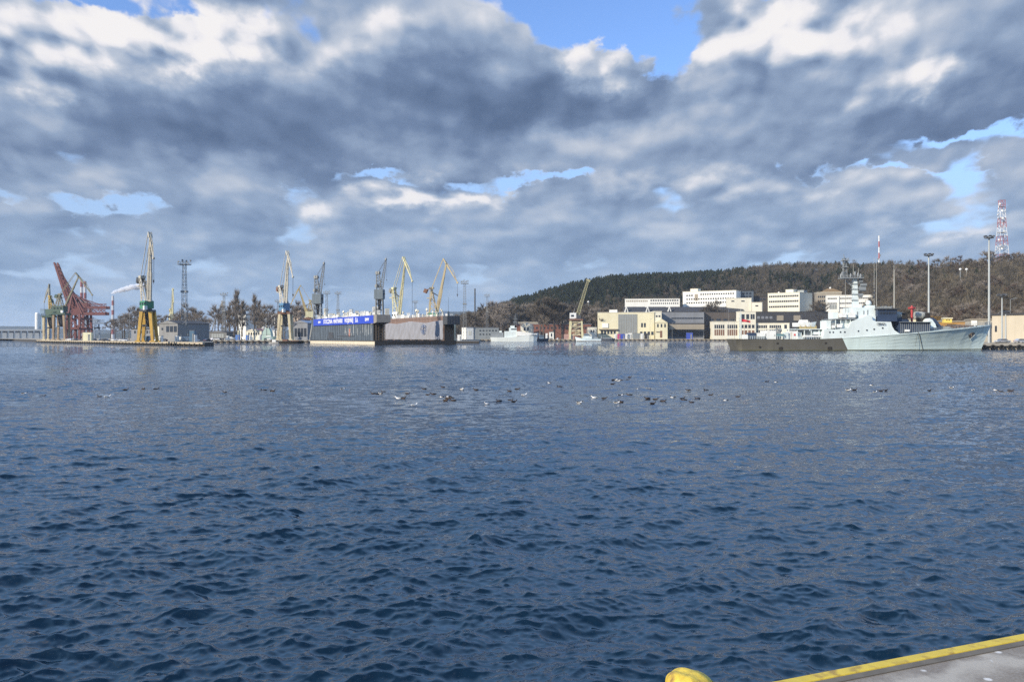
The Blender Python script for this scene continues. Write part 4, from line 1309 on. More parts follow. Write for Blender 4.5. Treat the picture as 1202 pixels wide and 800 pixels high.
rt = building('gabled_house', 'small yellow gabled house with three windows and a brown door on the quay', (769.3, 1020), (783.6, 1018), 16, g_, Z(378.6, 1019), b_yel, b_yel, gable=Z(374, 1019) - Z(378.6, 1019),
         wins=[(.06, .94, 380, 384, 3, b_win, .55)], extras=[('door', .38, .56, -.2, .3, 388, 396, p_rust), ('canopy', .05, .3, -1.2, .2, 388.6, 389.4, b_beige)])
# dark workshops
building('workshop', 'grey workshop with dark window bands right of the small gabled house', (777, 1046), (826.5, 1044), 60, g_, Z(366, 1045), b_grey, b_dark,
         wins=[(.22, .98, 372.6, 374.2, 12, b_win, .1), (.1, .98, 388, 395.5, 9, b_win, .06)],
         extras=[('canopy', .14, .97, -9, .2, 379.2, 380.6, b_dark), ('fascia', .14, .97, -9.2, -9.0, 380.6, 386.5, b_beige)])
building('workshop', 'dark brown windowless workshop behind the bare trees left of the low cream building', (827, 1052), (868, 1050), 60, g_, Z(366.5, 1051), b_brown, b_dark, wins=[(.1, .9, 374, 378, 4, b_win, .4)])
# saw-tooth roofed hall behind
root = thing('roof_hall', 'long hall with a dark roof and white triangular gables behind the yellow hall', 'building', (W(733, 1110), 1110, g_))
m_ = 1110 / F
MB().bb(0, (875 - 733) * m_, 0, 50, -.5, Z(366.5, 1110) - g_).build('wall', b_grey, root)
mb = MB()
zt, zb = Z(359.5, 1110) - g_, Z(366.5, 1110) - g_
for a0, a1 in ((737, 759), (762, 784), (787, 874)):
    x0, x1 = (a0 - 733) * m_, (a1 - 733) * m_
    mb.add([(x0, -.5, zb), (x1, -.5, zb), (x1, 12, zt), (x0, 12, zt), (x0, 50, zb), (x1, 50, zb), (x0, 50, zt), (x1, 50, zt)], [(0, 1, 2, 3), (3, 2, 7, 6), (0, 3, 6, 4), (1, 5, 7, 2), (4, 6, 7, 5)])
mb.build('roof', b_dark, root)
for a0 in (732.5, 757.5, 783):
    x0 = (a0 - 733) * m_; x1 = x0 + 5.2 * m_
    mb = MB(); mb.prism([(x0, zb), (x1, zb), ((x0 + x1) / 2, zt + .8)], -1.2, .6); mb.build('gable', b_white, root)
    mb = MB(); mb.prism([(x0 + 1.6, zb + .4), (x1 - 1.6, zb + .4), ((x0 + x1) / 2, zt - 2.2)], -1.35, -1.2); mb.build('window', b_win, root)
# low long white building on the slope
building('office_block', 'low white block with a row of dark windows left of the tall white office', (733.5, 1160), (798, 1150), 16, 20, Z(350.8, 1155), b_white, b_white,
         wins=[(.02, .42, 352.2, 354.0, 12, b_beige, .3), (.46, .98, 351.8, 353.4, 12, b_win, .3), (.46, .98, 355.2, 356.8, 14, b_win, .45)])
building('office_block', 'wide cream office block with a roof tower at the foot of the hill', (801.5, 1175), (864, 1135), 18, 18, Z(341.8, 1155), b_white, b_cream,
         wins=[(.06, .20, 345.2, 347.0, 3, b_win, .3), (.22, .30, 344.5, 352.5, 1, b_beige, .2), (.33, .97, 344.2, 346.0, 15, b_win, .35), (.06, .97, 349.6, 351.4, 20, b_win, .4), (.06, .97, 354.0, 355.8, 20, b_win, .4)],
         extras=[('roof_tower', .13, .27, 3, 14, 338.0, 341.8, b_cream)])
building('dark_block', 'dark glazed block right of the wide cream office block', (865, 1150), (884.5, 1150), 20, 14, Z(341.5, 1150), mat('slate_cladding', (0.10, 0.125, 0.155), .5, var=.15, scale=.1), b_dark, wins=[(.1, .9, 343, 345.5, 4, b_win, .3), (.1, .9, 347, 349, 4, b_win, .3)])
building('low_annex', 'pale yellow annex with two dark dots in front of the wide cream office block', (853, 1120), (882, 1115), 16, 10, Z(350, 1118), b_cream, b_cream, wins=[(.16, .34, 352.6, 354.0, 1, b_win, .3), (.56, .76, 352.6, 354.0, 1, b_win, .3)])
building('low_annex', 'cream windowless annex left of the three storey office block', (882.3, 1112), (894.5, 1108), 18, 10, Z(355, 1110), b_cream, b_cream, wins=[(.3, .7, 358, 359.5, 1, b_win, .3)])
building('dark_block', 'dark low block between the annexes and the three storey office block', (884.8, 1158), (901, 1158), 18, 14, Z(348, 1158), b_brown, b_dark, wins=[(.1, .9, 350, 352, 3, b_win, .3)])
building('office_block', 'three storey cream office block with long window bands above the low cream building', (901.3, 1150), (938.6, 1120), 36, 10, Z(343.8, 1135), b_cream, b_cream,
         wins=[(.03, .97, 346.4, 348.6, 16, b_win, .22), (.03, .97, 352.4, 354.6, 16, b_win, .22), (.03, .97, 358.6, 360.8, 16, b_win, .22)],
         extras=[('roof_tower', .52, .76, 4, 14, 339.6, 343.6, b_cream), ('roof_tower', .8, 1.0, 12, 22, 340.5, 343.6, b_gate), ('vent', .28, .32, 4, 5, 342, 343.6, p_white)])
MB_ = None
bs = building('office_block', 'beige office block with a brown hipped roof left of the ship mast', (958.5, 1165), (988, 1158), 26, 14, Z(343.2, 1162), b_beige, b_cream,
         wins=[(.04, .36, 347, 349.2, 4, b_win, .3), (.04, .36, 352, 354.2, 4, b_win, .3), (.04, .36, 357, 359.2, 4, b_win, .3)])
mb = MB(); mb.add([(5, 0, 0), (33, 0, 0), (33, 20, 0), (5, 20, 0), (14, 8, 5), (22, 8, 5), (22, 12, 5), (14, 12, 5)], [(0, 1, 5, 4), (1, 2, 6, 5), (2, 3, 7, 6), (3, 0, 4, 7), (4, 5, 6, 7), (0, 3, 2, 1)])
o_ = mb.build('hipped_roof', mat('brown_roof', (0.20, 0.13, 0.06), .85, var=.15), bs); o_.location = (0, 0, Z(343.2, 1162) - 14 + .5)
MB().bb(17, 19, 9, 11, 5, 7).build('roof_lantern', p_white, o_)
building('office_block', 'long white office block with window bands directly behind the ship mast', (970, 1120), (1041, 1100), 22, 8, Z(346.4, 1110), b_white, b_white,
         wins=[(.02, .18, 349.2, 350.6, 6, b_win, .15), (.22, .98, 349.2, 350.6, 26, b_win, .15), (.02, .18, 355, 356.4, 6, b_win, .15), (.22, .98, 355, 356.4, 26, b_win, .15), (.05, .18, 357, 362.5, 3, b_gate, .1), (.22, .98, 360.5, 362, 26, b_win, .15)],
         extras=[('stair_shaft', .185, .215, -1.2, .2, 347, 366, b_white)])
building('warehouse', 'plain blue grey warehouse right of the ship mast', (1042, 1090), (1060.5, 1090), 40, 8, Z(343.6, 1090), b_gate, b_grey, wins=[(.1, .9, 346, 347, 5, b_win, .4)])
# dark long roofs in front of the offices, right half
building('long_shed', 'long black roofed shed between the low cream building and the offices', (868, 1085), (972, 1080), 24, g_, Z(366.0, 1083), b_dark, b_dark,
         wins=[(.42, .50, 370, 376, 1, b_beige, .05), (.61, .69, 370, 376, 1, b_beige, .05), (.10, .38, 371, 374, 6, b_grey, .3)])
# low cream building with big windows and its two storey middle
building('canteen', 'left wing of the low cream building with tall paned windows', (836.5, 1026), (867, 1024), 20, g_, Z(377.4, 1025), b_cream, b_cream,
         wins=[(.06, .46, 381, 385.4, 5, b_win, .25), (.56, .96, 381, 385.4, 5, b_win, .25), (.06, .46, 386.6, 393.5, 5, p_rust, .25), (.56, .96, 386.6, 393.5, 5, p_rust, .25)])
building('canteen', 'two storey cream middle of the low cream building beneath the red awning', (867.2, 1022), (887.2, 1020), 20, g_, Z(365.6, 1021), b_cream, b_cream,
         wins=[(.12, .36, 368.6, 374.5, 1, b_win, .15), (.42, .62, 368.6, 374.5, 1, b_win, .15), (.68, .94, 368.6, 374.5, 2, b_win, .15), (.10, .95, 381, 385, 4, b_win, .3), (.10, .95, 387.5, 393, 4, p_rust, .3)])
building('canteen', 'right wing of the low cream building with paned windows', (887.4, 1024), (926.5, 1012), 18, g_, Z(379.4, 1018), b_cream, b_cream,
         wins=[(.02, .34, 381.4, 385, 6, b_win, .2), (.40, .76, 381.4, 385, 6, b_win, .2), (.84, .94, 381, 385.6, 1, b_win, .2), (.02, .34, 387, 391.5, 6, b_win, .3), (.40, .76, 387, 391.5, 6, b_win, .3)])
# grove side: low grey sheds and a brick hall
building('quay_shed', 'long low grey shed right of the floating dock', (556, 912), (585.5, 916), 14, g_, Z(384.6, 914), b_gate, b_grey, wins=[(.2, .95, 387, 388.6, 6, b_win, .45), (.2, .95, 391.5, 393, 6, b_win, .5)])
building('quay_shed', 'small white shed end joined to the long low grey shed', (547.5, 908), (555.8, 911), 14, g_, Z(384.2, 910), b_white, b_grey, wins=[(.2, .8, 388, 393, 1, b_cream, .3)])
building('brick_hall', 'long low red brick hall behind the bare brown trees', (606, 1040), (694, 1040), 25, g_, Z(380.5, 1040), b_brick, b_grey, wins=[(.05, .95, 383.5, 386, 18, b_win, .5)])
building('white_shed', 'white shed with a grey roof behind the patrol ship mast', (611, 1016), (624.5, 1014), 14, g_, Z(381.6, 1015), b_cream, b_grey, gable=3.0, wins=[(.2, .8, 384, 388, 2, b_win, .5)])
building('white_shed', 'low beige shed with a pale roof right of the patrol ship mast', (608, 1060), (632, 1060), 14, g_, Z(378.4, 1060), b_beige, b_cream, wins=[(.1, .9, 381, 383, 5, b_win, .5)])
building('white_shed', 'small white hut with a dark doorway in the grove', (644.8, 945), (650, 945), 6, g_, Z(389.6, 945), b_white, b_grey, wins=[(.3, .7, 391, 395, 1, b_win, .2)])
building('white_shed', 'small pale shed left of the yellow hall', (690.5, 1020), (700.5, 1020), 10, g_, Z(383.8, 1020), b_cream, b_grey, wins=[(.2, .8, 387, 390, 2, b_win, .5)])
# right edge: cream warehouse, low wall, yellow sheds
building('cream_warehouse', 'large cream warehouse with a black roof at the right edge', (1164.5, 335), (1300, 300), 30, g_, Z(369.8, 330), mat('sandy_render', (0.50, 0.44, 0.34), .85, var=.08, scale=.15, streak=.25), b_dark,
         wins=[(.028, .048, 381.5, 389, 1, b_win, .05), (.3, .34, 381, 388, 1, b_win, .05)], parapet=.7)
building('low_store', 'low grey beige store between the ship bow and the cream warehouse', (1139.5, 352), (1166, 350), 9, g_, Z(375.4, 351), mat('stained_concrete', (0.40, 0.37, 0.31), .85, var=.15, scale=.3, streak=.4), b_beige,
         wins=[(.10, .40, 385, 394, 3, b_win, .4), (.6, .9, 385, 394, 3, b_win, .4)], extras=[('panel', .02, .28, -.3, .1, 376, 383, b_white)])
building('yellow_shed', 'long dull orange shed behind the naval ship foredeck', (1100, 440), (1139, 436), 14, g_, Z(377.6, 438), mat('dull_orange', (0.36, 0.20, 0.06), .8, var=.15, scale=.2, streak=.3), b_beige,
         wins=[(.1, .9, 382, 386, 7, b_win, .5)])
building('yellow_shed', 'small bright yellow container cabin on the shed roof behind the turret', (1108, 430), (1117.5, 429), 5, Z(377.4, 430), Z(374, 430), mat('bright_yellow', (0.70, 0.52, 0.10), .6, var=.08), b_yel, wins=[(.2, .8, 375, 376, 2, b_win, .4)], cat='cabin')
building('yellow_shed', 'low yellow shed left of the white gun turret', (1070, 450), (1093, 448), 10, g_, Z(374.6, 449), b_yel, b_beige, wins=[(.1, .9, 378, 381, 5, b_win, .5)])
t_ = float(hill_z(np.array([W(1124, 900)]), np.array([900.]))[0])
building('hill_house', 'pale house half hidden among the trees high on the slope', (1119.5, 905), (1130, 900), 12, t_, t_ + 11, mat('weathered_white', (0.40, 0.38, 0.34), .85, var=.2, scale=.2), b_grey, wins=[(.1, .9, 322, 324, 4, b_win, .4), (.1, .9, 326, 328, 4, b_win, .4)])
# left: grey boathouse on the pier, sheds by the poplars
building('pier_house', 'grey gabled workshop with three dark windows on the left pier', (187, 470), (208.5, 462), 20, 1.7, Z(379.5, 466), mat('weathered_grey_render', (0.22, 0.22, 0.22), .85, var=.15, scale=.2, streak=.3), b_dark, gable=1.6,
         wins=[(.36, .98, 382.6, 389.5, 3, b_win, .22), (.12, .22, 384.5, 387.2, 1, b_win, .1)])
building('pier_house', 'small cream lean-to at the left end of the grey gabled workshop', (181.8, 474), (186.7, 471), 10, 1.7, Z(382.8, 472), b_cream, b_grey, wins=[(.2, .8, 386, 389, 1, b_win, .4)])
building('pier_house', 'low dark grey lean-to behind the yellow legged crane', (154, 500), (181, 495), 12, 1.7, Z(386, 498), b_grey, b_dark, wins=[(.1, .9, 388, 391, 6, b_win, .5)])
building('white_house', 'narrow white house behind the poplars', (279, 760), (288.5, 756), 14, g_, Z(369.6, 758), b_white, b_grey, wins=[(.2, .8, 373, 376, 2, b_win, .5), (.2, .8, 380, 383, 2, b_win, .5)])
building('white_house', 'long white block behind the bare trees left of the cream crane', (298, 860), (330, 856), 16, g_, Z(368.5, 858), b_white, b_beige, wins=[(.03, .97, 371, 374, 9, b_win, .45), (.03, .97, 378, 381, 9, b_win, .45)])
building('white_house', 'beige block between the cream crane and the small yellow crane', (344, 800), (353, 798), 14, g_, Z(362.8, 799), mat('pinkish_beige', (0.42, 0.33, 0.26), .85, var=.1), b_grey, wins=[(.1, .9, 366, 369, 3, b_win, .5)])
building('boathouse', 'low boathouse with a cream wall and pink roof by the poplars', (289, 660), (307, 656), 12, g_, Z(388, 658), b_cream, mat('pinkish_roof', (0.32, 0.14, 0.13), .8, var=.15), gable=1.5, wins=[(.1, .9, 390, 393, 5, b_win, .5)])
building('boathouse', 'blue roofed shed right of the cream crane', (344.5, 690), (361, 686), 22, g_, Z(379, 688), b_grey, mat('blue_sheet_roof', (0.16, 0.22, 0.34), .5, var=.1), gable=2.2, wins=[(.05, .95, 385, 395, 4, b_win, .25)])
building('boathouse', 'dark boathouse between the left pier and the poplars', (245, 640), (266, 636), 16, g_, Z(390, 638), mat('grey_boards', (0.16, 0.16, 0.16), .85, var=.2), b_dark, gable=1.2, wins=[(.15, .85, 391.6, 396, 5, b_gate, .15)])
# far left: pale tank, blue building and the long jetty
root = thing('storage_tank', 'white cylindrical tower at the far left edge', 'tank', (W(43.8, 1500), 1500, 0))
MB().lathe((0, 0, 0), [(3.3, 0), (3.3, 17)], 18).build('base', mat('pale_blue_grey', (0.40, 0.46, 0.52), .6), root)
MB().lathe((0, 0, 17), [(3.6, 0), (3.6, 27), (2.5, 29)], 18).build('tank_shell', p_white, root)
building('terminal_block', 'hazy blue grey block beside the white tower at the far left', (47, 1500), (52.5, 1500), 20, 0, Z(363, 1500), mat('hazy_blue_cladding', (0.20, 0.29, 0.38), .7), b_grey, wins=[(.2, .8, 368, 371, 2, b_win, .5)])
root = thing('jetty', 'long low jetty bridge at the far left edge', 'jetty', (W(-60, 1450), 1450, 0))
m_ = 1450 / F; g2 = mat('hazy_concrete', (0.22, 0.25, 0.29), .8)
mb = MB(); mb.bb(0, 112 * m_, 0, 10, Z(388.2, 1450), Z(386.2, 1450)); mb.build('deck', g2, root)
pf_ = None
for k in range(15):
    x = 4 + k * 10.6
    if pf_ is None:
        pf_ = MB().beam((0, 5, -1), (0, 5, Z(388.2, 1450)), 2.2, 7).build('pier', g2, root); pf_.location = (x, 0, 0)
    else:
        o = pf_.copy(); COL.objects.link(o); o.location = (x, 0, 0)
mb = MB(); mb.beam((85 * m_, 5, 0), (100 * m_, 5, 12), 1.4); mb.beam((100 * m_, 5, 12), (108 * m_, 5, 0), 1.4); mb.bb(20, 112 * m_, 0, 12, 0, 2.2); mb.build('approach', g2, root)
# far flats on the distant hills
ab = None
rg = random.Random(8)
for i, (a, y0, w_, h_) in enumerate([(386, 368, 5, 3), (395, 366, 4, 4), (404, 367, 6, 3), (417, 365, 4, 4), (428, 366, 6, 3), (437, 360, 9, 6), (452, 362, 5, 6), (461, 366, 5, 4), (531, 372, 7, 7), (538, 377, 5, 3), (568, 360, 7, 6), (553, 374, 8, 3), (547, 381, 6, 3), (372, 366, 4, 3), (410, 363, 3, 3), (380, 362, 3, 4)]):
    D_ = 2950 if a < 530 else 1900
    m_ = D_ / F
    root = thing('apartment_block', 'tiny white apartment block on the blue hills beyond the floating dock', 'building', (W(a, D_), D_, 0), rg.uniform(-.2, .2), 'white flats on the distant hills')
    MB().bb(0, w_ * m_, 0, 14, 0, Z(y0, D_)).build('wall', b_white if i % 3 else b_cream, root)
    MB().bb(-.5, w_ * m_ + .5, -.5, 14.5, Z(y0, D_), Z(y0, D_) + 1).build('roof', b_grey, root)
    mb = MB()
    for z in np.arange(Z(y0, D_) - 3, Z(y0 + h_, D_), -3.4): mb.bb(1, w_ * m_ - 1, -.2, 0, z - 1.3, z)
    mb.build('window_band', b_win, root)

# ------------------------------------------------------------------ chimneys, masts, towers
def chimney(label, px, D, top, r, n, group=None, reds=True, base_z=0, twin=False):
    root = thing('chimney', label, 'chimney', (W(px, D), D, base_z), group=group)
    H = Z(top, D) - base_z
    offs = [(-2.2 * r * .6, 0), (2.2 * r * .6, 0)] if twin else [(0, 0)]
    for ox, oy in offs:
        for k in range(n):
            z0, z1 = H * k / n, H * (k + 1) / n
            ra, rb = r * (1.25 - .35 * k / n), r * (1.25 - .35 * (k + 1) / n)
            MB().lathe((ox, oy, 0), [(ra, z0), (rb, z1)], 14).build('shaft_band', (mat('chimney_red', (0.24, 0.075, 0.07), .8) if k % 2 else mat('chimney_white', (0.48, 0.48, 0.50), .8)) if reds else p_dsteel, root)
    if twin:
        MB().box((0, 0, H * .62), (r * 6, r * 3, H * .05)).build('platform', p_steel, root)
    return root
chimney('red and white banded twin chimney behind the red gantry cranes', 97.8, 2100, 330, 3.2, 10, twin=True)
chimney('red and white banded chimney with white smoke left of the yellow legged crane', 132.5, 2400, 347, 3.3, 9)
chimney('thin dark chimney between the two pole lamps right of the dock', 557.5, 1200, 338.5, 1.0, 4, reds=False)
# smoke: one soft white plume drifting right
sm_ = bpy.data.materials.new('smoke'); sm_.use_nodes = True
t = sm_.node_tree; t.nodes.clear()
pv = t.nodes.new('ShaderNodeVolumePrincipled'); pv.inputs['Color'].default_value = (.98, .98, 1, 1); pv.inputs['Density'].default_value = .20; pv.inputs['Anisotropy'].default_value = .1
pv.inputs['Emission Strength'].default_value = 0.0
ou = t.nodes.new('ShaderNodeOutputMaterial'); t.links.new(pv.outputs[0], ou.inputs['Volume'])
bm = bmesh.new(); rg = random.Random(2)
D_ = 2400
for k in range(46):
    u = k / 45
    a = 132.5 + 38 * u; y = 344.5 - 9.5 * (u ** .6)
    r = (1.6 + 3.0 * u ** .5) * D_ / F * rg.uniform(.6, 1.05)
    c = Vector((W(a + rg.uniform(-.5, .5), D_), D_ + rg.uniform(-6, 6), Z(y + rg.uniform(-1.0, 1.0) * (0.4 + u), D_)))
    bmesh.ops.create_icosphere(bm, subdivisions=2, radius=r, matrix=Matrix.Translation(c) @ Matrix.Diagonal((1.3, 1, .8, 1)))
me = bpy.data.meshes.new('smoke'); bm.to_mesh(me); bm.free()
o = bpy.data.objects.new('smoke', me); COL.objects.link(o); me.materials.append(sm_)
rm = o.modifiers.new('join', 'REMESH'); rm.mode = 'VOXEL'; rm.voxel_size = 1.6
struct(o, 'stuff')

def light_mast(label, px, D, top, base_z, style, group=None):
    root = thing('light_mast', label, 'light mast', (W(px, D), D, base_z), group=group)
    H = Z(top, D) - base_z
    if style == 'lattice':
        MB().lattice((0, 0, 0), (0, 0, H * .62), 2.4, 1.7, 12, .11).build('lattice_mast', p_steel, root)
        MB().lattice((0, 0, H * .62), (0, 0, H * .95), 1.7, 1.3, 8, .10).build('lattice_mast', p_steel, root)
        MB().box((0, 0, H * .62), (2.6, 2.6, .9)).build('platform', p_steel, root)
        mb = MB(); mb.box((0, 0, H * .955), (5.0, 3.6, .35))
        for x in (-2.4, -1.2, 0, 1.2, 2.4):
            for y in (-1.7, 1.7): mb.beam((x, y, H * .955), (x, y, H * .98), .1)
        mb.beam((-2.5, -1.75, H * .98), (2.5, -1.75, H * .98), .1); mb.beam((-2.5, 1.75, H * .98), (2.5, 1.75, H * .98), .1)
        mb.build('head_platform', p_steel, root)
        f = None
        for i, x in enumerate((-2.2, -1.3, -.4, .5, 1.4, 2.2)):
            if f is None: f = MB().box((0, 0, 0), (.6, .5, .8), 0, .3).build('floodlight', p_steel, root); o = f
            else: o = f.copy(); COL.objects.link(o)
            o.location = (x, (-1.4, 1.4)[i % 2], H * .985 + (i % 3) * .35)
        MB().tube((0, 0, H * .95), (0, 0, H * 1.0 + 1.5), .07, .03, 4).build('lightning_rod', p_steel, root)
    else:
        w = .42 if style == 'pole' else .30
        MB().tube((0, 0, 0), (0, 0, H * .975), w, w * .55, 10).build('pole', mat('galvanised_pole', (0.40, 0.43, 0.43), .5, var=.12, streak=.2), root)
        mb = MB(); mb.lathe((0, 0, H * .96), [(.4, 0), (1.5, .15), (1.5, .3), (.3, .35)], 12)
        mb.build('head_ring', p_dsteel, root)
        f = None
        for i in range(6):
            t_ = i * math.pi / 3 + .3
            if f is None: f = MB().box((0, 0, 0), (.75, .4, .5)).build('floodlight', p_dsteel, root); o = f
            else: o = f.copy(); COL.objects.link(o)
            o.location = (math.cos(t_) * 1.45, math.sin(t_) * 1.45, H * .975 + .25); o.rotation_euler = (.4, 0, t_ + 1.57)
    return root
light_mast('tall grey lattice floodlight mast on the left pier', 216.5, 400, 306, 1.7, 'lattice')
light_mast('grey lattice floodlight mast among the trees left of the poplars', 263, 700, 344, 1.7, 'lattice')
light_mast('low lattice floodlight mast just left of the cream crane', 326.5, 760, 352, QZ, 'lattice')
light_mast('left one of two grey floodlight masts behind the blue banner', 383.5, 720, 342, QZ, 'lattice')
light_mast('right one of two grey floodlight masts behind the blue banner', 396.7, 760, 342.5, QZ, 'lattice')
light_mast('short dark floodlight mast between the pale yellow crane and the crane leaning right', 487.5, 820, 353, QZ, 'lattice')
light_mast('tall grey floodlight mast just right of the floating dock', 545.5, 600, 329.5, QZ - 1, 'lattice')
light_mast('grey floodlight mast above the long low grey shed', 571.8, 830, 345.5, QZ, 'lattice')
light_mast('slim pole light behind the foredeck of the naval ship', 1090.2, 320, 296.5, QZ, 'pole')
light_mast('tallest pole light, beside the bow tip of the naval ship', 1161, 300, 275, QZ, 'pole')
light_mast('thin lamp post with parked cars at its foot near the cream warehouse', 1176.2, 296, 345.5, QZ, 'thin')
light_mast('shorter lamp post just left of the cream warehouse window', 1180.5, 306, 365.5, QZ, 'thin')

# red and white telecom tower on the slope
D_ = 1120
zb = float(hill_z(np.array([W(1176, D_)]), np.array([float(D_)]))[0])
root = thing('telecom_tower', 'red and white lattice telecom tower with many antennas on the right hill', 'tower', (W(1176, D_), D_, zb))
H = Z(235, D_) - zb
tw_r = mat('tower_red', (0.40, 0.11, 0.10), .6, var=.1); tw_w = mat('tower_white', (0.72, 0.72, 0.72), .6, var=.08)
segs = 9
for k in range(segs):
    f0, f1 = k / segs, (k + 1) / segs
    wd = lambda f: (15.5 - 9.0 * min(1, f * 1.35)) if f < .8 else 5.6
    MB().lattice((0, 0, H * f0), (0, 0, H * f1), wd(f0), wd(f1), 2, .34).build('lattice_section', tw_r if k % 2 == 0 else tw_w, root)
rg = random.Random(6); da = None; an = None
for k in range(26):
    z = H * (.40 + .58 * rg.random()); t_ = rg.uniform(0, 6.28); r_ = 4.4
    if k % 2:
        if an is None: an = MB().bb(-.3, .3, -.2, .2, -1.5, 1.5).build('panel_antenna', p_white, root); o = an
        else: o = an.copy(); COL.objects.link(o)
    else:
        if da is None: da = MB().lathe((0, 0, 0), [(.3, -.5), (1.1, 0), (1.3, .5), (1.2, .7)], 12).build('dish_antenna', p_white, root); o = da
        else: o = da.copy(); COL.objects.link(o)
    o.location = (math.cos(t_) * r_, math.sin(t_) * r_, z)
    o.rotation_euler = (0, R(90) if not k % 2 else 0, t_)
for f in (.42, .60, .78, .92): MB().box((0, 0, H * f), (9 - 3 * f, 9 - 3 * f, .5)).build('platform', p_steel, root)
# striped mast behind the ship
D_ = 1600
zb = float(hill_z(np.array([W(1031.5, D_)]), np.array([float(D_)]))[0])
root = thing('radio_mast', 'slim red and white striped mast on the hill behind the ship mast', 'mast', (W(1031.8, D_), D_, zb))
H = Z(276.5, D_) - zb
for k in range(6):
    MB().tube((0, 0, H * (.45 * (k > 0) + .11 * max(0, k - 1) if k else 0)), (0, 0, H * (.45 if k == 0 else .45 + .11 * k)), 1.15, 1.1, 8).build('mast_band', tw_w if k % 2 else tw_r, root)
mb = MB(); mb.box((1.5, 0, H * .62), (3, 2, 3)); mb.box((-1.8, 0, H * .55), (2, 2, 2.4)); mb.build('antenna', p_steel, root)
D_ = 1640

# ------------------------------------------------------------------ naval ship at the right
s_hull = mat('pale_hull_paint', (0.62, 0.73, 0.70), 0.45, var=.07, scale=.15, streak=.3, rust=.05)
s_super = mat('pale_grey_paint', (0.66, 0.73, 0.72), 0.45, var=.07, scale=.25, streak=.22)
s_dark = mat('primer_brown_grey', (0.105, 0.100, 0.085), 0.7, var=.15, scale=.15, streak=.3)
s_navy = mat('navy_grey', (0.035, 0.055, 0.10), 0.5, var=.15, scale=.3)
s_mid = mat('mid_grey_paint', (0.24, 0.26, 0.27), 0.5, var=.15, scale=.3)
SC = 256.5
SX0 = W(858, SC)
ship = thing('naval_ship', 'large pale grey naval ship with a dark primed stern moored at the right', 'ship', (SX0, SC, 0))
def X(px, D=SC): return W(px, D) - SX0
def ZZ(py, D=SC): return Z(py, D)
# hull stations: px at deck, px at waterline, deck row, half breadth deck, half breadth waterline
ST = [(858, 862, 397.6, 5.6, 4.6), (864, 866, 397.6, 5.9, 5.2), (900, 900, 397.9, 6.4, 6.1), (940, 941, 397.9, 6.5, 6.3), (970, 976, 397.2, 6.5, 6.3), (979, 986, 396.4, 6.5, 6.3),
      (1000, 1004, 394.8, 6.5, 6.1), (1030, 1030, 392.8, 6.5, 5.6), (1055, 1053, 391.0, 6.4, 4.8), (1080, 1075, 389.0, 6.0, 3.9), (1105, 1096, 386.6, 5.2, 2.8),
      (1130, 1118, 384.2, 3.9, 1.7), (1146, 1134, 382.6, 2.5, .9), (1157, 1145, 381.6, 1.1, .35), (1163, 1151, 381.0, .12, .08)]
LV = [(-.12, .86), (0, 1.0), (.10, 1.0), (.3, 1), (.5, 1), (.7, 1), (.85, 1), (1.0, 1)]
def hull_pt(st, t, side):
    pd, pw, row, hd, hw = st
    zd = ZZ(row)
    x = X(pw) + (X(pd) - X(pw)) * t
    flare = max(t, 0) ** 1.5
    h = hw + (hd - hw) * flare
    if t < 0: h *= .9
    return (x, side * h, zd * t)
def hull_part(name, sts, m, caps):
    mb = MB()
    ts = [-.15, 0, .06, .2, .4, .6, .8, 1.0]
    ring = []
    for st in sts:
        r_ = [hull_pt(st, t, -1) for t in ts] + [hull_pt(st, t, 1) for t in reversed(ts)]
        ring.append(r_)
    n = len(ring[0]); V = [p for r_ in ring for p in r_]
    Fc = []
    for i in range(len(sts) - 1):
        for j in range(n):
            Fc.append((i * n + j, i * n + (j + 1) % n, (i + 1) * n + (j + 1) % n, (i + 1) * n + j))
    Fc.append(tuple(range(n))); Fc.append(tuple((len(sts) - 1) * n + j for j in reversed(range(n))))
    mb.add(V, Fc)
    return mb.build(name, m, ship)
hull_part('stern_hull', ST[:6], s_dark, None)
hl = hull_part('hull', ST[5:], s_hull, None)
# rubbing strakes, scupper openings, boot line
mb = MB()
for k in range(5, len(ST) - 1):
    a = Vector(hull_pt(ST[k], .97, -1)); b = Vector(hull_pt(ST[k + 1], .97, -1)); mb.beam(a + Vector((0, -.04, 0)), b + Vector((0, -.04, 0)), .14)
    a.y *= -1; b.y *= -1; mb.beam(a + Vector((0, .04, 0)), b + Vector((0, .04, 0)), .14)
mb.build('rubbing_strake', s_super, hl)
mb = MB()
for k in range(len(ST) - 1):
    for s_ in (-1, 1):
        a = Vector(hull_pt(ST[k], .045, s_)); b = Vector(hull_pt(ST[k + 1], .045, s_)); mb.beam(a + Vector((0, s_ * .03, 0)), b + Vector((0, s_ * .03, 0)), .10, .22)
mb.build('boot_line', mat('olive_boot_top', (0.09, 0.09, 0.05), .8, var=.3), hl)
def hull_y(px, t):
    for a, b in zip(ST[:-1], ST[1:]):
        xa = a[1] + (a[0] - a[1]) * t; xb = b[1] + (b[0] - b[1]) * t
        if xa <= px <= xb:
            f = (px - xa) / (xb - xa)
            return -(hull_pt(a, t, 1)[1] * (1 - f) + hull_pt(b, t, 1)[1] * f)
    return -6.5
NS = 250.2 / SC  # near side columns sit a little closer
def XN(px): return W(px, 250.2) - SX0
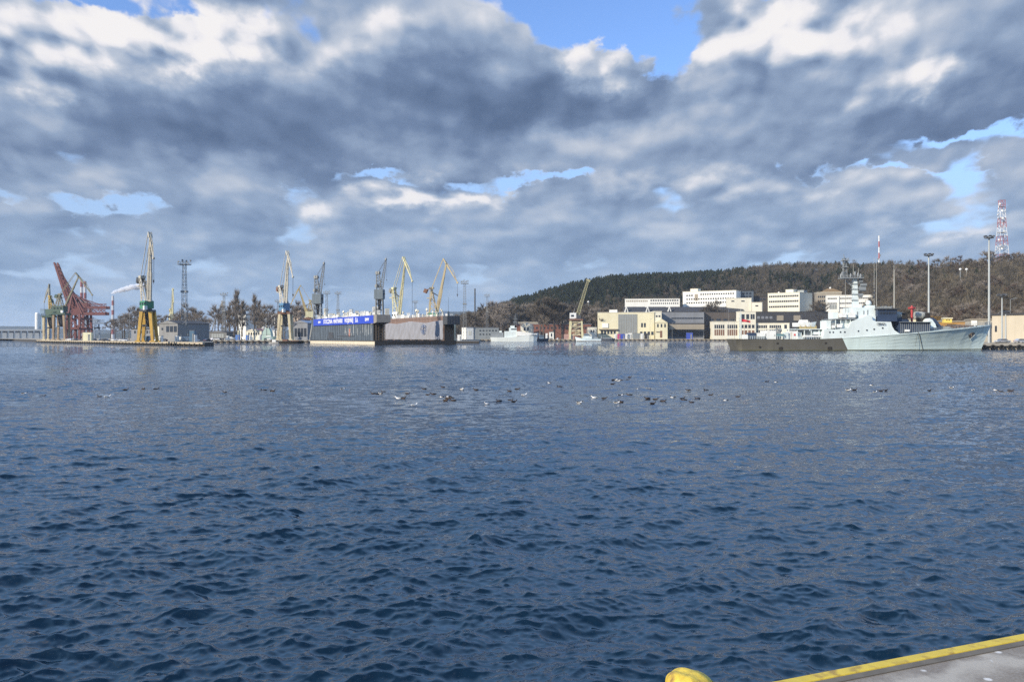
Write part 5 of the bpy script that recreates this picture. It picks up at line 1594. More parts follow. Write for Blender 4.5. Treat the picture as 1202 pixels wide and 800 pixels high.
# anchor recess and anchor
ax_, az_ = X(1136.5) , ZZ(392.0)
ay_ = hull_y(1136.5, .62)
rec = MB().box((0, 0, 0), (1.9, .12, 1.9), 0, R(45)).build('anchor_recess', p_dsteel, ship)
ang = math.atan2(hull_pt(ST[12], .6, 1)[1] - hull_pt(ST[10], .6, 1)[1], X(1140) - X(1100))
rec.location = (ax_ - .3, ay_ - .22, az_); rec.rotation_euler = (R(14), 0, -ang)
mb = MB(); mb.beam((.3, -.08, -.7), (-.2, -.08, .45), .16, .18); mb.beam((-.55, -.09, .1), (.28, -.09, .55), .16, .2); mb.beam((-.55, -.09, .1), (-.28, -.09, -.3), .12, .14); mb.beam((.28, -.09, .55), (.55, -.09, .15), .12, .14)
mb.build('anchor', mat('rusty_anchor', (0.30, 0.24, 0.18), .7, var=.2), rec)
MB().beam((1.25, -.06, -.15), (-.1, -.06, -1.5), .10, .16).build('recess_lip', s_super, rec)
# port holes and openings in the hull
for px_, py_ in ((974, 389.8), (978, 389.8), (986.5, 389.6), (991.5, 389.6), (1007.5, 388.4), (1017.5, 387.4), (1026, 386.2), (1036, 384.8), (1010.5, 376)):
    o = MB().tube((0, -.06, 0), (0, .1, 0), .24, None, 10).build('porthole', b_win, ship)
    o.location = (XN(px_), -6.36 if py_ > 380 else -6.1, Z(py_, 250.2))
for px_, py_, sz in ((874, 408.5, .0), (969.3, 402.5, .5), (974, 408.6, .9), (916.5, 408.6, .8), (912.8, 402.8, .5), (892, 406.8, .4), (1060, 405.2, .35)):
    if sz: 
        o = MB().box((0, 0, 0), (sz * 1.3, .1, sz)).build('hull_opening', s_mid if sz < .4 else d_black, ship); o.location = (XN(px_), hull_y(px_, .3) - .06, Z(py_, 250.2))
# raised sides of the superstructure, flush with the hull
def flush(name, pts, y0, y1, m, inset=0.0):
    mb = MB(); zs = [Z(p[1], 250.2) for p in pts]; zlo = min(zs); n = len(pts)
    V = []
    for s_, yy in ((-1, y0), (1, y1)):
        for (px_, py_), z in zip(pts, zs):
            V.append((XN(px_), s_ * (yy - inset * (z - zlo)), z))
    mb.add(V, [tuple(range(n)), tuple(range(2 * n - 1, n - 1, -1))] + [(i, n + i, n + (i + 1) % n, (i + 1) % n) for i in range(n)])
    return mb.build(name, m, ship)
sup = flush('superstructure', [(964.5, 397.6), (967, 392), (967.5, 386.6), (984, 386.3), (996, 384.5), (999, 379), (1002, 376.5), (1020.5, 369.5), (1023.5, 370.0), (1024.5, 375.5), (1029, 377.2), (1046, 377.6), (1047.3, 383), (1050, 387.5), (1056, 391.4), (1057, 392.5), (1015, 395.5)], 6.42, 6.42, s_super, .035)
text_mesh('CZERNICKI', .75, mat('black_lettering', (.02, .02, .025), .6), sup, (XN(1033.5), -6.42 + .035 * 2.2 - .33, Z(380.0, 250.2)), (R(88), 0, 0), .62, name='lettering', sp=1.05)
# bridge block, forward and foredeck houses: their shade is put into dark blue grey
def blk(name, a, b, r0, r1, hb, m, yo=0, parent=None, D=SC):
    return MB().bb(X(a, D), X(b, D), yo - hb, yo + hb, ZZ(r1, D), ZZ(r0, D)).build(name, m, parent or ship)
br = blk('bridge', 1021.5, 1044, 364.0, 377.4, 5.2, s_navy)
mb = MB()
for k in range(6): mb.bb(X(1024 + k * 3.3), X(1026.4 + k * 3.3), -5.28, -5.18, ZZ(369), ZZ(366.4))
for k in range(7): mb.bb(X(1044), X(1044) + .08, -4.6 + k * 1.4, -3.6 + k * 1.4, ZZ(369), ZZ(366.4))
mb.build('window', b_win, br)
blk('bridge_roof', 1020.5, 1046.5, 362.4, 363.9, 5.6, mat('black_grey_paint', (.05, .055, .06), .6, var=.2))
mb = MB()
rg = random.Random(3)
for k in range(9): 
    x = 1024 + k * 2.4; mb.bb(X(x), X(x + 1.2), -3 + rg.random() * 5, -2 + rg.random() * 5, ZZ(362.4), ZZ(360.6 - rg.random() * 1.5))
mb.build('roof_equipment', s_mid, ship)
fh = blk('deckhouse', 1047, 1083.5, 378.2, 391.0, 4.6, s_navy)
mb = MB()
for k in range(16): mb.bb(X(1049 + k * 2.2), X(1049.4 + k * 2.2), -4.75, -4.6, ZZ(391), ZZ(378.4))
mb.bb(X(1047), X(1083.5), -5.3, -4.6, ZZ(378.4), ZZ(377.9))
mb.build('stanchion', s_mid, fh)
blk('locker', 1053, 1057.2, 386.8, 389.2, .5, p_white, -5.4)
# life raft drums and mountings
def drum(a, row, yo):
    o = MB(); o.tube((X(a), yo, ZZ(row)), (X(a) + 2.1, yo, ZZ(row)), 1.02, 1.02, 16); o.tube((X(a) + 2.1, yo, ZZ(row)), (X(a) + 3.6, yo, ZZ(row) + .2), .95, .55, 12)
    q_ = o.build('rocket_drum', mat('drum_grey', (.36, .36, .32), .5, var=.15, scale=.8), ship, smooth=False)
    mb = MB(); mb.bb(X(a) + .6, X(a) + 3.0, yo - .5, yo + .5, ZZ(row) - 1.9, ZZ(row) - .8); mb.bb(X(a) + 2.6, X(a) + 4.2, yo - .8, yo + .8, ZZ(row) - 1.0, ZZ(row) + .7); mb.build('drum_mount', d_black, q_)
drum(1041.5, 370.2, -3.0); drum(1076.5, 369.6, 1.5)
mb = MB(); mb.bb(X(1046), X(1058), -3.6, 3.6, ZZ(378), ZZ(372.5)); mb.bb(X(1049), X(1056), -2.6, 2.6, ZZ(372.5), ZZ(367.5)); mb.add([(X(1058), -3.4, ZZ(378)), (X(1062), -3.4, ZZ(378)), (X(1058), -3.4, ZZ(372.6)), (X(1058), 3.4, ZZ(378)), (X(1062), 3.4, ZZ(378)), (X(1058), 3.4, ZZ(372.6))], [(0, 1, 2), (3, 5, 4), (1, 4, 5, 2), (0, 3, 4, 1)])
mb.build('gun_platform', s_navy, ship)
# red monitor column
mb = MB(); mb.lathe((X(1067.6), -1.5, 0), [(.30, ZZ(378)), (.30, ZZ(363))], 12); mb.lathe((X(1067.6), -1.5, 0), [(.35, ZZ(363)), (.7, ZZ(362.2)), (.7, ZZ(360.8)), (.35, ZZ(360.4)), (.22, ZZ(358.6))], 12)
mb.beam((X(1063.5), -1.5, ZZ(361.6)), (X(1071.5), -1.5, ZZ(361.6)), .35, .5); mb.build('red_column', mat('column_red', (0.42, 0.05, 0.05), .55, var=.15), ship)
# turret
tu = MB()
tx0, tx1 = X(1084), X(1096)
tu.prism([(tx0, ZZ(385.2)), (tx1, ZZ(384.6)), (X(1094.6), ZZ(380)), (X(1091), ZZ(375.0)), (X(1088), ZZ(373.4)), (X(1086), ZZ(375.2)), (tx0, ZZ(379))], -1.9, 1.9)
tur = tu.build('turret', s_super, ship, bevel=.12)
mb = MB(); mb.prism([(X(1091.2), ZZ(375.2)), (X(1100.5), ZZ(383.6)), (X(1103.5), ZZ(383.6)), (X(1096), ZZ(374.4)), (X(1093), ZZ(372.8))], -1.2, 1.2); mb.build('turret_mantlet', s_navy, tur)
mb = MB(); mb.tube((X(1097), 0, ZZ(378)), (X(1106), 0, ZZ(375.6)), .16, .11, 8); mb.build('gun_barrel', s_mid, tur)
MB().lathe((X(1090), 0, 0), [(2.2, ZZ(387.4)), (2.2, ZZ(385))], 18).build('turret_ring', s_mid, tur)
# foredeck: breakwater, winches, rails, jackstaff
mb = MB(); mb.prism([(X(1105), ZZ(386.5)), (X(1112), ZZ(386)), (X(1105.5), ZZ(383.3))], -4.2, 4.2); mb.build('breakwater', s_mid, ship)
mb = MB()
for a, w_ in ((1115, 1.0), (1118.5, .8), (1125, 1.1), (1129, .8), (1134, .9), (1140, .7)):
    mb.tube((X(a), -1.2, ZZ(383)), (X(a), 1.2, ZZ(383)), .45 * w_, None, 10); mb.bb(X(a) - .4, X(a) + .4, -1.5, 1.5, ZZ(386), ZZ(384))
    mb.lathe((X(a + 1.5), -2.2, ZZ(386)), [(.2, 0), (.2, .9), (.3, 1.0)], 8)
mb.build('winch', mat('brown_grease', (.12, .08, .06), .7, var=.2), ship)
mb = MB()
for side in (-1, 1):
    prev = None
    for k in range(36):
        f = k / 35
        px_ = 1086 + 76 * f
        hb_ = -hull_y(min(px_, 1162), 1.0)
        row = 388.4 - 7.2 * f
        p = Vector((X(px_), side * max(.1, hb_ - .15), ZZ(row) - .2))
        mb.tube(p, p + Vector((0, 0, 1.1)), .03, None, 4)
        if prev is not None:
            for z_ in (.55, 1.1): mb.tube(prev + Vector((0, 0, z_)), p + Vector((0, 0, z_)), .02, None, 3, False)
        prev = p
mb.build('railing', s_mid, ship)
MB().tube((X(1161), 0, ZZ(381.4)), (X(1161.5), 0, ZZ(374)), .06, .03, 6).build('jackstaff', s_mid, ship)
# decks and blocks amidships
mb = MB(); mb.bb(X(972), X(997), -5.6, 5.6, ZZ(375.3), ZZ(374.3)); mb.build('boat_deck', s_mid, ship)
mb = MB()
for a in (973, 979, 985, 990, 996):
    for s_ in (-5.3, 5.3): mb.tube((X(a), s_, ZZ(386.4)), (X(a), s_, ZZ(374.8)), .12, None, 6)
mb.bb(X(972), X(997), -5.55, -5.45, ZZ(372.6), ZZ(372.3))
mb.build('stanchion', s_super, ship)
blk('deckhouse', 981, 998, 376, 386.4, 4.4, s_super)
for a, b, r0, r1, hb, yo, m in ((963, 968, 376.5, 386.4, 2.6, -2.4, s_super), (968.6, 973.5, 379, 386.4, 2.0, -3, s_mid), (974.5, 980, 380.5, 384.5, 1.1, -4.6, p_white), (969, 972, 382, 385, .8, -5, p_white),
                                (973, 978.5, 366.8, 374.3, 2.0, -1.5, s_super), (980, 985.6, 368.8, 373.0, .9, -4.4, p_white), (988.5, 996, 367.4, 373.2, 1.4, -3.8, p_white), (986.5, 988.2, 366, 374.2, .4, -4.4, s_super)):
    blk('locker', a, b, r0, r1, hb, m, yo)
mh = blk('mast_house', 995, 1021.5, 361.2, 371.5, 3.6, s_super)
blk('mast_house', 1001, 1020, 371, 377, 4.8, s_super)
blk('mast_house', 1016.5, 1023.5, 358.6, 362.0, 2.2, s_super)
mb = MB(); 
for a, r0, r1 in ((1000.2, 366, 371), (1007.5, 365, 369.5), (1012, 364, 371)): mb.bb(X(a), X(a + 1.1), -3.68, -3.6, ZZ(r1), ZZ(r0))
mb.build('door', s_mid, mh)
blk('radar_pedestal', 1007, 1010, 358, 361.2, 1.0, s_super)
o = MB().lathe((X(1019.4), 0, ZZ(358.4)), [(.5, 0), (.8, .35), (.85, .8), (.6, 1.25), (.2, 1.45)], 16).build('radome', s_super, ship, smooth=True)
# main mast
mb = MB(); mb.prism([(X(1000.8), ZZ(361.2)), (X(1007.2), ZZ(361.2)), (X(1005.2), ZZ(327)), (X(1001.2), ZZ(327))], -.7, .7)
mm = mb.build('main_mast', s_super, ship)
mb = MB()
for r0 in (333, 339, 345, 352): mb.bb(X(999.5), X(1006.8), -1.0, 1.0, ZZ(r0) - .1, ZZ(r0)); mb.bb(X(999.5), X(999.7), -1.0, -.95, ZZ(r0), ZZ(r0) + .8)
mb.build('mast_platform', s_mid, mm)
mb = MB(); mb.bb(X(986), X(1011.5), -1.7, 1.7, ZZ(326.9), ZZ(326.2))
for k in range(14):
    a = 986.5 + k * 1.9; mb.bb(X(a), X(a) + .07, -1.7, -1.63, ZZ(326.2), ZZ(323.4)); mb.bb(X(a), X(a) + .07, 1.63, 1.7, ZZ(326.2), ZZ(323.4))
mb.bb(X(986), X(1011.5), -1.7, -1.65, ZZ(323.5), ZZ(323.2))
mb.beam((X(991), 0, ZZ(327)), (X(1001), 0, ZZ(337)), .28); mb.beam((X(994), 0, ZZ(327)), (X(1001.5), 0, ZZ(334)), .2); mb.beam((X(1009.5), 0, ZZ(327)), (X(1004.8), 0, ZZ(333)), .2)
mb.build('crosstree', s_mid, mm)
mb = MB(); mb.lattice((X(991.5), 0, ZZ(325.6)), (X(991.5), 0, ZZ(303)), 1.1, .7, 8, .10)
mb.bb(X(988.2), X(996), -1.2, 1.2, ZZ(306.2), ZZ(305.4)); mb.bb(X(989), X(994.2), -1, 1, ZZ(314), ZZ(313.3))
mb.tube((X(991.5), 0, ZZ(303)), (X(990), 0, ZZ(298)), .12, .06, 6); mb.tube((X(995), 0, ZZ(306)), (X(995.6), 0, ZZ(302.8)), .10, .2, 6); mb.tube((X(989), 0, ZZ(306)), (X(988.6), 0, ZZ(303.4)), .12, .2, 6)
mb.build('topmast', s_mid, mm)
rad = None
for a, r0, w_, h_ in ((1012, 335.5, 8.0, 1.1), (1010.5, 340.5, 9.0, 1.5), (1008.5, 347.5, 6.5, 1.3), (1009, 331, 5, .9)):
    mb = MB(); mb.bb(X(a) - w_ * .11, X(a) + w_ * .12, -.6, .6, ZZ(r0) - .3, ZZ(r0)); mb.bb(X(a) - w_ * .10, X(a) + w_ * .13, -.9, -.6, ZZ(r0), ZZ(r0) + h_ * .6)
    mb.beam((X(1004), 0, ZZ(r0 + 1.5)), (X(a), 0, ZZ(r0)), .25); mb.tube((X(a), 0, ZZ(r0)), (X(a), 0, ZZ(r0) + .8), .2, None, 8)
    mb.build('radar', s_mid, mm)
for a, r0 in ((988, 320.5), (986.4, 323), (998, 322.4), (1006.5, 321.5), (1009.6, 323), (1003, 320)):
    MB().lathe((X(a), -.4, ZZ(r0) - .9), [(.12, 0), (.26, .3), (.26, .9), (.1, 1.3)], 10).build('antenna', s_mid, mm)
# whip antennas
wh_m = mat('whip_grey', (.36, .36, .33), .5)
for a, r0, r1, yo in ((989.2, 370, 328, -2), (1001.6, 322, 309, 0), (1023.8, 360, 306, -3), (1029.4, 361, 302, 2), (1043.6, 362, 318, -3.5), (1047.6, 372, 311.5, -1), (1009.2, 322, 314, 1)):
    big = a > 1040
    MB().tube((X(a), yo, ZZ(r0)), (X(a), yo, ZZ(r1)), .15 if big else .10, .07 if big else .04, 6).build('whip_antenna', wh_m, ship)
# aft working deck
ct = blk('deck_container', 894.2, 905.4, 388.0, 397.8, 3.0, p_white, -1.6)
MB().bb(X(903.4), X(904.2), -4.66, -4.6, ZZ(394.6), ZZ(392.6)).build('door_latch', s_mid, ct)
rg = random.Random(12)
for a, b, r0, r1, hb, yo, m in ((868, 872.5, 392.6, 397.8, 1.0, -4.0, p_white), (874.5, 882, 390.4, 397.8, 1.6, -3.2, s_navy), (883, 893, 390.6, 394.6, 1.2, -3.6, p_white), (882.6, 892, 394.8, 397.8, 1.4, -3.8, s_mid),
                                (906.2, 915, 388.6, 397.8, 1.2, 0, s_mid), (915.6, 919.6, 390, 397.8, 1.0, -3.6, s_super), (920.2, 923.2, 388.6, 397.8, .9, -3.2, p_white), (924, 929.5, 388.4, 397.8, 1.2, -3.4, p_white),
                                (930.2, 936, 389.6, 394.6, 1.3, -2.5, s_super), (937, 960, 393.4, 395.2, 1.0, -4.6, p_white), (938, 947, 388.2, 393.0, 1.4, -2, s_mid), (948.4, 958.6, 388.6, 392.4, 1.0, -3.2, s_super),
                                (906, 914, 391.8, 394.6, .8, -4.4, mat('teal_paint', (.12, .22, .24), .5)), (930, 936, 395.2, 397.8, 1.2, -4.2, s_super)):
    blk('deck_locker', a, b, r0, r1, hb, m, yo)
mb = MB(); mb.bb(X(926.0), X(927.8), -4.68, -4.62, ZZ(393.9), ZZ(391.8)); mb.build('red_mark', p_brightred, ship)
mb = MB()
for a in np.arange(861, 965, 2.6): mb.tube((X(a), -6.1, ZZ(397.8)), (X(a), -6.1, ZZ(394.2)), .05, None, 4); mb.tube((X(a), 6.1, ZZ(397.8)), (X(a), 6.1, ZZ(394.2)), .05, None, 4)
for z_ in (396.0, 394.4):
    for s_ in (-6.1, 6.1): mb.tube((X(861), s_, ZZ(z_)), (X(963), s_, ZZ(z_)), .035, None, 4)
mb.build('railing', s_super, ship)
mb = MB(); mb.bb(X(898), X(916), -1.5, -1.3, ZZ(387.0), ZZ(386.4)); mb.beam((X(906), 1, ZZ(397)), (X(913), 1, ZZ(385.4)), .4); mb.beam((X(913), 1, ZZ(385.4)), (X(917), 1, ZZ(388.5)), .3)
mb.beam((X(918), 1, ZZ(397)), (X(914), 1, ZZ(386)), .3); mb.tube((X(913.5), -1, ZZ(387.5)), (X(916), -1, ZZ(387.2)), .6, .5, 8); mb.build('stern_crane', s_mid, ship)
mb = MB(); mb.bb(X(928), X(965), -5.0, 5.0, ZZ(386.8), ZZ(385.9))
for a in (930, 938, 946, 955, 962):
    for s_ in (-4.6, 4.6): mb.tube((X(a), s_, ZZ(397.6)), (X(a), s_, ZZ(386)), .12, None, 6)
mb.build('boat_platform', s_super, ship)
mb = MB(); mb.bb(X(936), X(956), -2.0, -1.7, ZZ(385.8), ZZ(383.6)); mb.bb(X(938), X(955), .6, .9, ZZ(385.8), ZZ(383.6))
for a in (937, 943, 949, 955): mb.beam((X(a), -2, ZZ(385.8)), (X(a), -1.8, ZZ(381.8)), .2); mb.beam((X(a), 1, ZZ(385.8)), (X(a), .8, ZZ(381.8)), .2)
mb.build('boat_cradle', mat('dull_yellow_cradle', (.38, .30, .14), .7, var=.2), ship)
# lattice ensign mast at the stern
mb = MB(); mb.lattice((X(869.4), 0, ZZ(397.6)), (X(869.4), 0, ZZ(367.5)), .5, .3, 9, .05); mb.tube((X(869.4), 0, ZZ(367.5)), (X(869.4), 0, ZZ(362)), .05, .03, 4); mb.build('ensign_staff', s_super, ship)
V = []; nx_, nzf = 16, 5
for i in range(nx_ + 1):
    for j in range(nzf + 1):
        u = i / nx_
        V.append((X(870.0 + 11 * u), .35 * math.sin(u * 9) * u, ZZ(374.4 + 2.0 * u ** 1.6 + 3.4 * (j / nzf) * (1 - .35 * u))))
idx = np.arange((nx_ + 1) * (nzf + 1)).reshape(nx_ + 1, nzf + 1)
Fq = np.stack([idx[:-1, :-1].ravel(), idx[1:, :-1].ravel(), idx[1:, 1:].ravel(), idx[:-1, 1:].ravel()], 1)
fl = np_mesh('flag', np.array(V), Fq, mat('flag_red', (.52, .03, .05), .7, var=.1), smooth=True); fl.location = (SX0, SC, 0)
tag(fl, 'red ensign blowing right from the staff at the stern of the naval ship', 'flag')
fl.modifiers.new('thickness', 'SOLIDIFY').thickness = .02
# mooring lines hanging on the bow
mb = MB()
pts = [Vector((X(1066 + 10 * (k / 10) ** .8), hull_y(1066 + 10 * (k / 10) ** .8, 1 - k / 10) - .12, ZZ(389.8 + 20.5 * k / 10))) for k in range(11)]
for a, b in zip(pts[:-1], pts[1:]): mb.tube(a, b, .07, None, 5)
mb.tube((X(1065.5), -6.2, ZZ(389.8)), (X(1064.6), -5.4, ZZ(406)), .035, None, 4)
mb.build('mooring_rope', mat('dark_rope', (.05, .045, .04), .9), ship)

# ------------------------------------------------------------------ generic small craft
def small_hull(L_, B_, fb, fbow, m, parent, name='hull', transom=.85):
    st = [(0, 0, transom, .0), (.15, .15, .95, 0), (.4, .4, 1, 0), (.6, .6, .97, .12), (.78, .76, .75, .35), (.9, .86, .42, .65), (.97, .915, .15, .88), (1.0, .94, .02, 1)]
    ring = []; ts = [-.25, 0, .3, .65, 1]
    for xd, xw, b, rise in st:
        z1 = fb + (fbow - fb) * rise
        r_ = []
        for s_ in (-1, 1):
            seq = ts if s_ < 0 else list(reversed(ts))
            for t in seq:
                r_.append(((xw + (xd - xw) * t) * L_, s_ * B_ / 2 * b * (.80 + .20 * max(t, 0)), t * z1))
        ring.append(r_)
    n = len(ring[0]); mb = MB()
    mb.add([p for r_ in ring for p in r_], [(i * n + j, i * n + (j + 1) % n, (i + 1) * n + (j + 1) % n, (i + 1) * n + j) for i in range(len(st) - 1) for j in range(n)] + [tuple(range(n)), tuple((len(st) - 1) * n + j for j in reversed(range(n)))])
    return mb.build(name, m, parent)
# motor boat on its cradle aboard the ship
bt = thing('motor_boat', 'white motor boat resting on the boat platform of the naval ship', 'boat', (SX0 + X(930.5), SC - .5, Z(381.6, SC) - .2))
small_hull(6.7, 2.4, .9, 1.25, p_white, bt)
mb = MB(); mb.prism([(1.6, .9), (4.6, 1.0), (3.9, 1.75), (2.0, 1.75)], -.8, .8); mb.build('cabin', p_white, bt)
mb = MB(); mb.prism([(3.95, 1.15), (4.45, 1.12), (3.95, 1.62)], -.83, .83); mb.build('windscreen', b_win, bt)
MB().tube((2.4, 0, 1.7), (2.2, 0, 2.6), .05, .03, 5).build('aerial', s_mid, bt)

# white patrol ship
D_ = 868.0; m_ = D_ / F
pt_ = thing('patrol_ship', 'white patrol ship with a tall lattice mast moored in front of the bare trees', 'ship', (W(575.5, D_), D_, 0))
def q(px, py): return ((px - 575.5) * m_, Z(py, D_))
mb = MB()
hst = [(0, 1, 395.6, 3.2), (8, 8, 395.8, 3.7), (22, 22, 395.6, 3.9), (31, 31, 394.6, 3.9), (46, 45, 392.4, 3.2), (52, 50.5, 391.4, 2.0), (56.5, 54.5, 390.6, .15)]
ring = []
for xd, xw, row, hb in hst:
    zt = Z(row, D_); rr_ = []
    for s_ in (-1, 1):
        for t in ((-.3, 0, .5, 1) if s_ < 0 else (1, .5, 0, -.3)):
            rr_.append(((xw + (xd - xw) * t) * m_, s_ * hb * (.82 + .18 * max(0, t)), zt * t))
    ring.append(rr_)
n = 8
mb.add([p for r_ in ring for p in r_], [(i * n + j, i * n + (j + 1) % n, (i + 1) * n + (j + 1) % n, (i + 1) * n + j) for i in range(len(hst) - 1) for j in range(n)] + [tuple(range(n)), tuple((len(hst) - 1) * n + j for j in reversed(range(n)))])
mb.build('hull', mat('white_green_hull', (.76, .80, .77), .5, var=.05, streak=.15), pt_)
mb = MB(); mb.prism([q(606.5, 394), q(606.5, 388.8), (q(608.5, 388.6)), q(617, 390), q(628, 391.2), q(630.5, 391.6), q(630, 392.6)], -3.3, 3.3); mb.build('forecastle', p_white, pt_)
for (a, b, r0, r1, hb, m, nm) in ((592, 607, 388.6, 394, 2.8, s_super, 'deckhouse'), (597.5, 606.5, 384.6, 388.6, 2.3, s_super, 'bridge'), (576.5, 584, 391.5, 394, 1.6, s_mid, 'deck_gear'), (584, 591, 390, 394, 1.8, s_mid, 'deck_gear'), (586, 589, 388, 390, 1.2, s_super, 'deck_gear'), (599, 604, 382, 384.6, 1.6, s_super, 'bridge_roof')):
    (x0, z0), (x1, z1) = q(a, r1), q(b, r0)
    MB().bb(x0, x1, -hb, hb, z0 - 1.4, z1).build(nm, m, pt_)
mb = MB(); (x0, z0), (x1, z1) = q(600, 387), q(606.4, 385.6); mb.bb(x0, x1, -2.36, -2.3, z0, z1); mb.build('window', b_win, pt_)
mb = MB(); x0, z0 = q(601, 382); x1, z1 = q(601.5, 370); mb.lattice((x0 + 3, 0, z0), (x0 + 3.4, 0, z1), 2.4, 1.0, 6, .14)
mb.box((x0 + 3.2, 0, Z(374.5, D_)), (4.6, 1.4, .3)); mb.box((x0 + 3.2, 0, Z(378, D_)), (3.6, 1.4, .8)); mb.tube((x0 + 3.4, 0, z1), (x0 + 3.4, 0, Z(366.5, D_)), .12, .05, 4); mb.build('lattice_mast', s_mid, pt_)
mb = MB()
for k in range(22): 
    a, row = 608 + k * 1.0, 388.5 + .14 * k
    x, z = q(a, row); mb.tube((x, -3.2, z), (x, -3.2, z + 1), .04, None, 3)
mb.build('railing', p_white, pt_)
mb = MB(); x, z = q(631.2, 391); mb.tube((x, 0, z), (x, 0, z + 5), .08, .05, 4); mb.build('jackstaff', s_mid, pt_)
# dark stern of another vessel beside it
du = thing('tug', 'dark hulled tug behind the bow of the white patrol ship', 'tug', (W(629, 880), 880, 0))
small_hull(13, 5.5, 2.6, 3.4, mat('dark_blue_hull', (.03, .045, .07), .5), du)
MB().bb(3, 8, -1.9, 1.9, 2.4, 6).build('wheelhouse', mat('slate_blue_paint', (.14, .20, .27), .5), du)
MB().bb(3.4, 8.06, -1.96, 1.96, 4.4, 5.3).build('window', b_win, du)
mb = MB(); mb.tube((5, 0, 6), (5, 0, 10), .1, .05, 5); mb.tube((3.6, 1, 6), (3.6, 1, 7.6), .4, None, 8); mb.build('funnel_and_mast', s_mid, du)
# blue-grey survey boat and the dark barge behind it
D_ = 868
sv = thing('patrol_boat', 'pale blue grey patrol boat beneath the yellow tower crane', 'boat', (W(705.3, D_), D_, 0), R(180))
small_hull(25.5, 6.2, 2.5, 4.6, mat('pale_blue_hull', (.56, .66, .70), .5, var=.05), sv)
m_ = D_ / F
mb = MB(); mb.bb(.4, 24, -3.16, 3.16, .5, .9); mb.build('rubbing_strake', p_white, sv)
MB().bb(9, 17.5, -2.3, 2.3, 2.4, 5.0).build('deckhouse', s_super, sv)
wh_ = MB().bb(12, 16.5, -2.0, 2.0, 5.0, 7.6).build('wheelhouse', mat('blue_grey_paint', (.30, .38, .44), .5), sv)
MB().bb(11.9, 16.6, -2.06, 2.06, 6.1, 7.0).build('window', b_win, wh_)
mb = MB(); mb.lattice((13.5, 0, 7.6), (13.5, 0, 12.8), 1.2, .6, 4, .12); mb.box((13.5, 0, 10), (2.6, .6, .3)); mb.tube((13.5, 0, 12.8), (13.5, 0, 15), .08, .04, 4); mb.build('mast', s_mid, sv)
mb = MB(); mb.bb(3, 7, -1.4, 1.4, 2.4, 4.2); mb.tube((5, 0, 4), (8, 0, 8.4), .2, .12, 6); mb.build('deck_crane', s_mid, sv)
bg_ = thing('barge', 'low dark grey barge right of the pale blue grey patrol boat', 'barge', (W(704, 890), 890, 0))
small_hull(15.5, 5, 2.6, 2.9, mat('grey_black_hull', (.09, .10, .12), .6), bg_)
mb = MB(); mb.bb(3, 11, -1.8, 1.8, 2.4, 3.6); mb.bb(1, 2.4, -1, 1, 2.4, 5); mb.build('hatch', s_mid, bg_)
# barge under the cream crane
bg2 = thing('barge', 'flat black barge moored below the cream crane', 'barge', (W(328.5, 545), 545, 0))
small_hull(15, 6, 1.5, 1.8, d_black, bg2)
mb = MB(); mb.bb(2, 5, -1.6, 1.6, 1.4, 2.6); mb.bb(7, 12, -2, 2, 1.4, 1.9); mb.tube((4, 0, 2), (4, 0, 5), .1, .06, 5); mb.build('hatch', p_rust, bg2)
bw_ = thing('workboat', 'small white workboat beside the flat black barge', 'boat', (W(316, 560), 560, 0))
small_hull(7.5, 2.6, .9, 1.3, mat('dirty_white_hull', (.50, .48, .44), .6, var=.15, rust=.2), bw_)
MB().bb(2, 4.2, -.8, .8, .8, 2.4).build('wheelhouse', p_white, bw_)
# sail boats and small craft laid up by the boathouses
def yacht(label, px, D, L_, rz, m, mast_h, z=QZ):
    r_ = thing('laid_up_boat', label, 'boat', (W(px, D), D, z + .9), rz, 'boats laid up by the boathouses')
    small_hull(L_, L_ * .3, L_ * .15, L_ * .2, m, r_)
    mb = MB(); mb.prism([(L_ * .25, L_ * .12), (L_ * .7, L_ * .14), (L_ * .6, L_ * .24), (L_ * .3, L_ * .24)], -L_ * .1, L_ * .1); mb.build('cabin', p_white, r_)
    mb = MB()
    for x in (.25, .65):
        for s_ in (-1, 1): mb.beam((L_ * x, s_ * L_ * .12, 0), (L_ * x, s_ * L_ * .16, -1.0), .15)
    mb.build('trestle', p_rust, r_)
    if mast_h: MB().tube((L_ * .5, 0, L_ * .2), (L_ * .5, 0, mast_h), .08, .05, 5).build('mast', p_white, r_)
yacht('pale green covered boat laid up left of the cream crane', 308, 625, 9.5, .1, mat('pale_green_cover', (.42, .56, .50), .6, var=.08), 0)
yacht('white laid up yacht right of the blue huts by the poplars', 296, 630, 8, 3.0, p_white, 9)
yacht('white laid up yacht beside the cream and pink boathouse', 303, 645, 7, .4, p_white, 8)
yacht('small white boat on trestles at the left of the blue huts', 266, 622, 6, .2, p_white, 0)
yacht('white boat on trestles on the left pier below the lattice mast', 211.5, 405, 6.5, .3, p_white, 7, 1.7)
yacht('white boat on trestles right of the lattice mast on the left pier', 219.5, 402, 6.0, 2.9, p_white, 0, 1.7)
tc_ = thing('covered_boat', 'tall pale green tarpaulin shelter over a boat left of the cream crane', 'boat shelter', (W(308, 640), 640, QZ))
mb = MB(); mb.prism([(0, 0), (7.5, 0), (6.6, 6), (5.4, 8.4), (2.8, 8.6), (1.2, 6)], -3, 3); mb.build('cover', mat('pale_green_tarp', (.40, .52, .46), .7, var=.08, streak=.15), tc_)
mb = MB(); mb.beam((3.8, -3.05, 0), (3.8, -3.05, 8.2), .25); mb.beam((.5, -3.05, 4), (7, -3.05, 4), .12); mb.build('frame', p_steel, tc_)

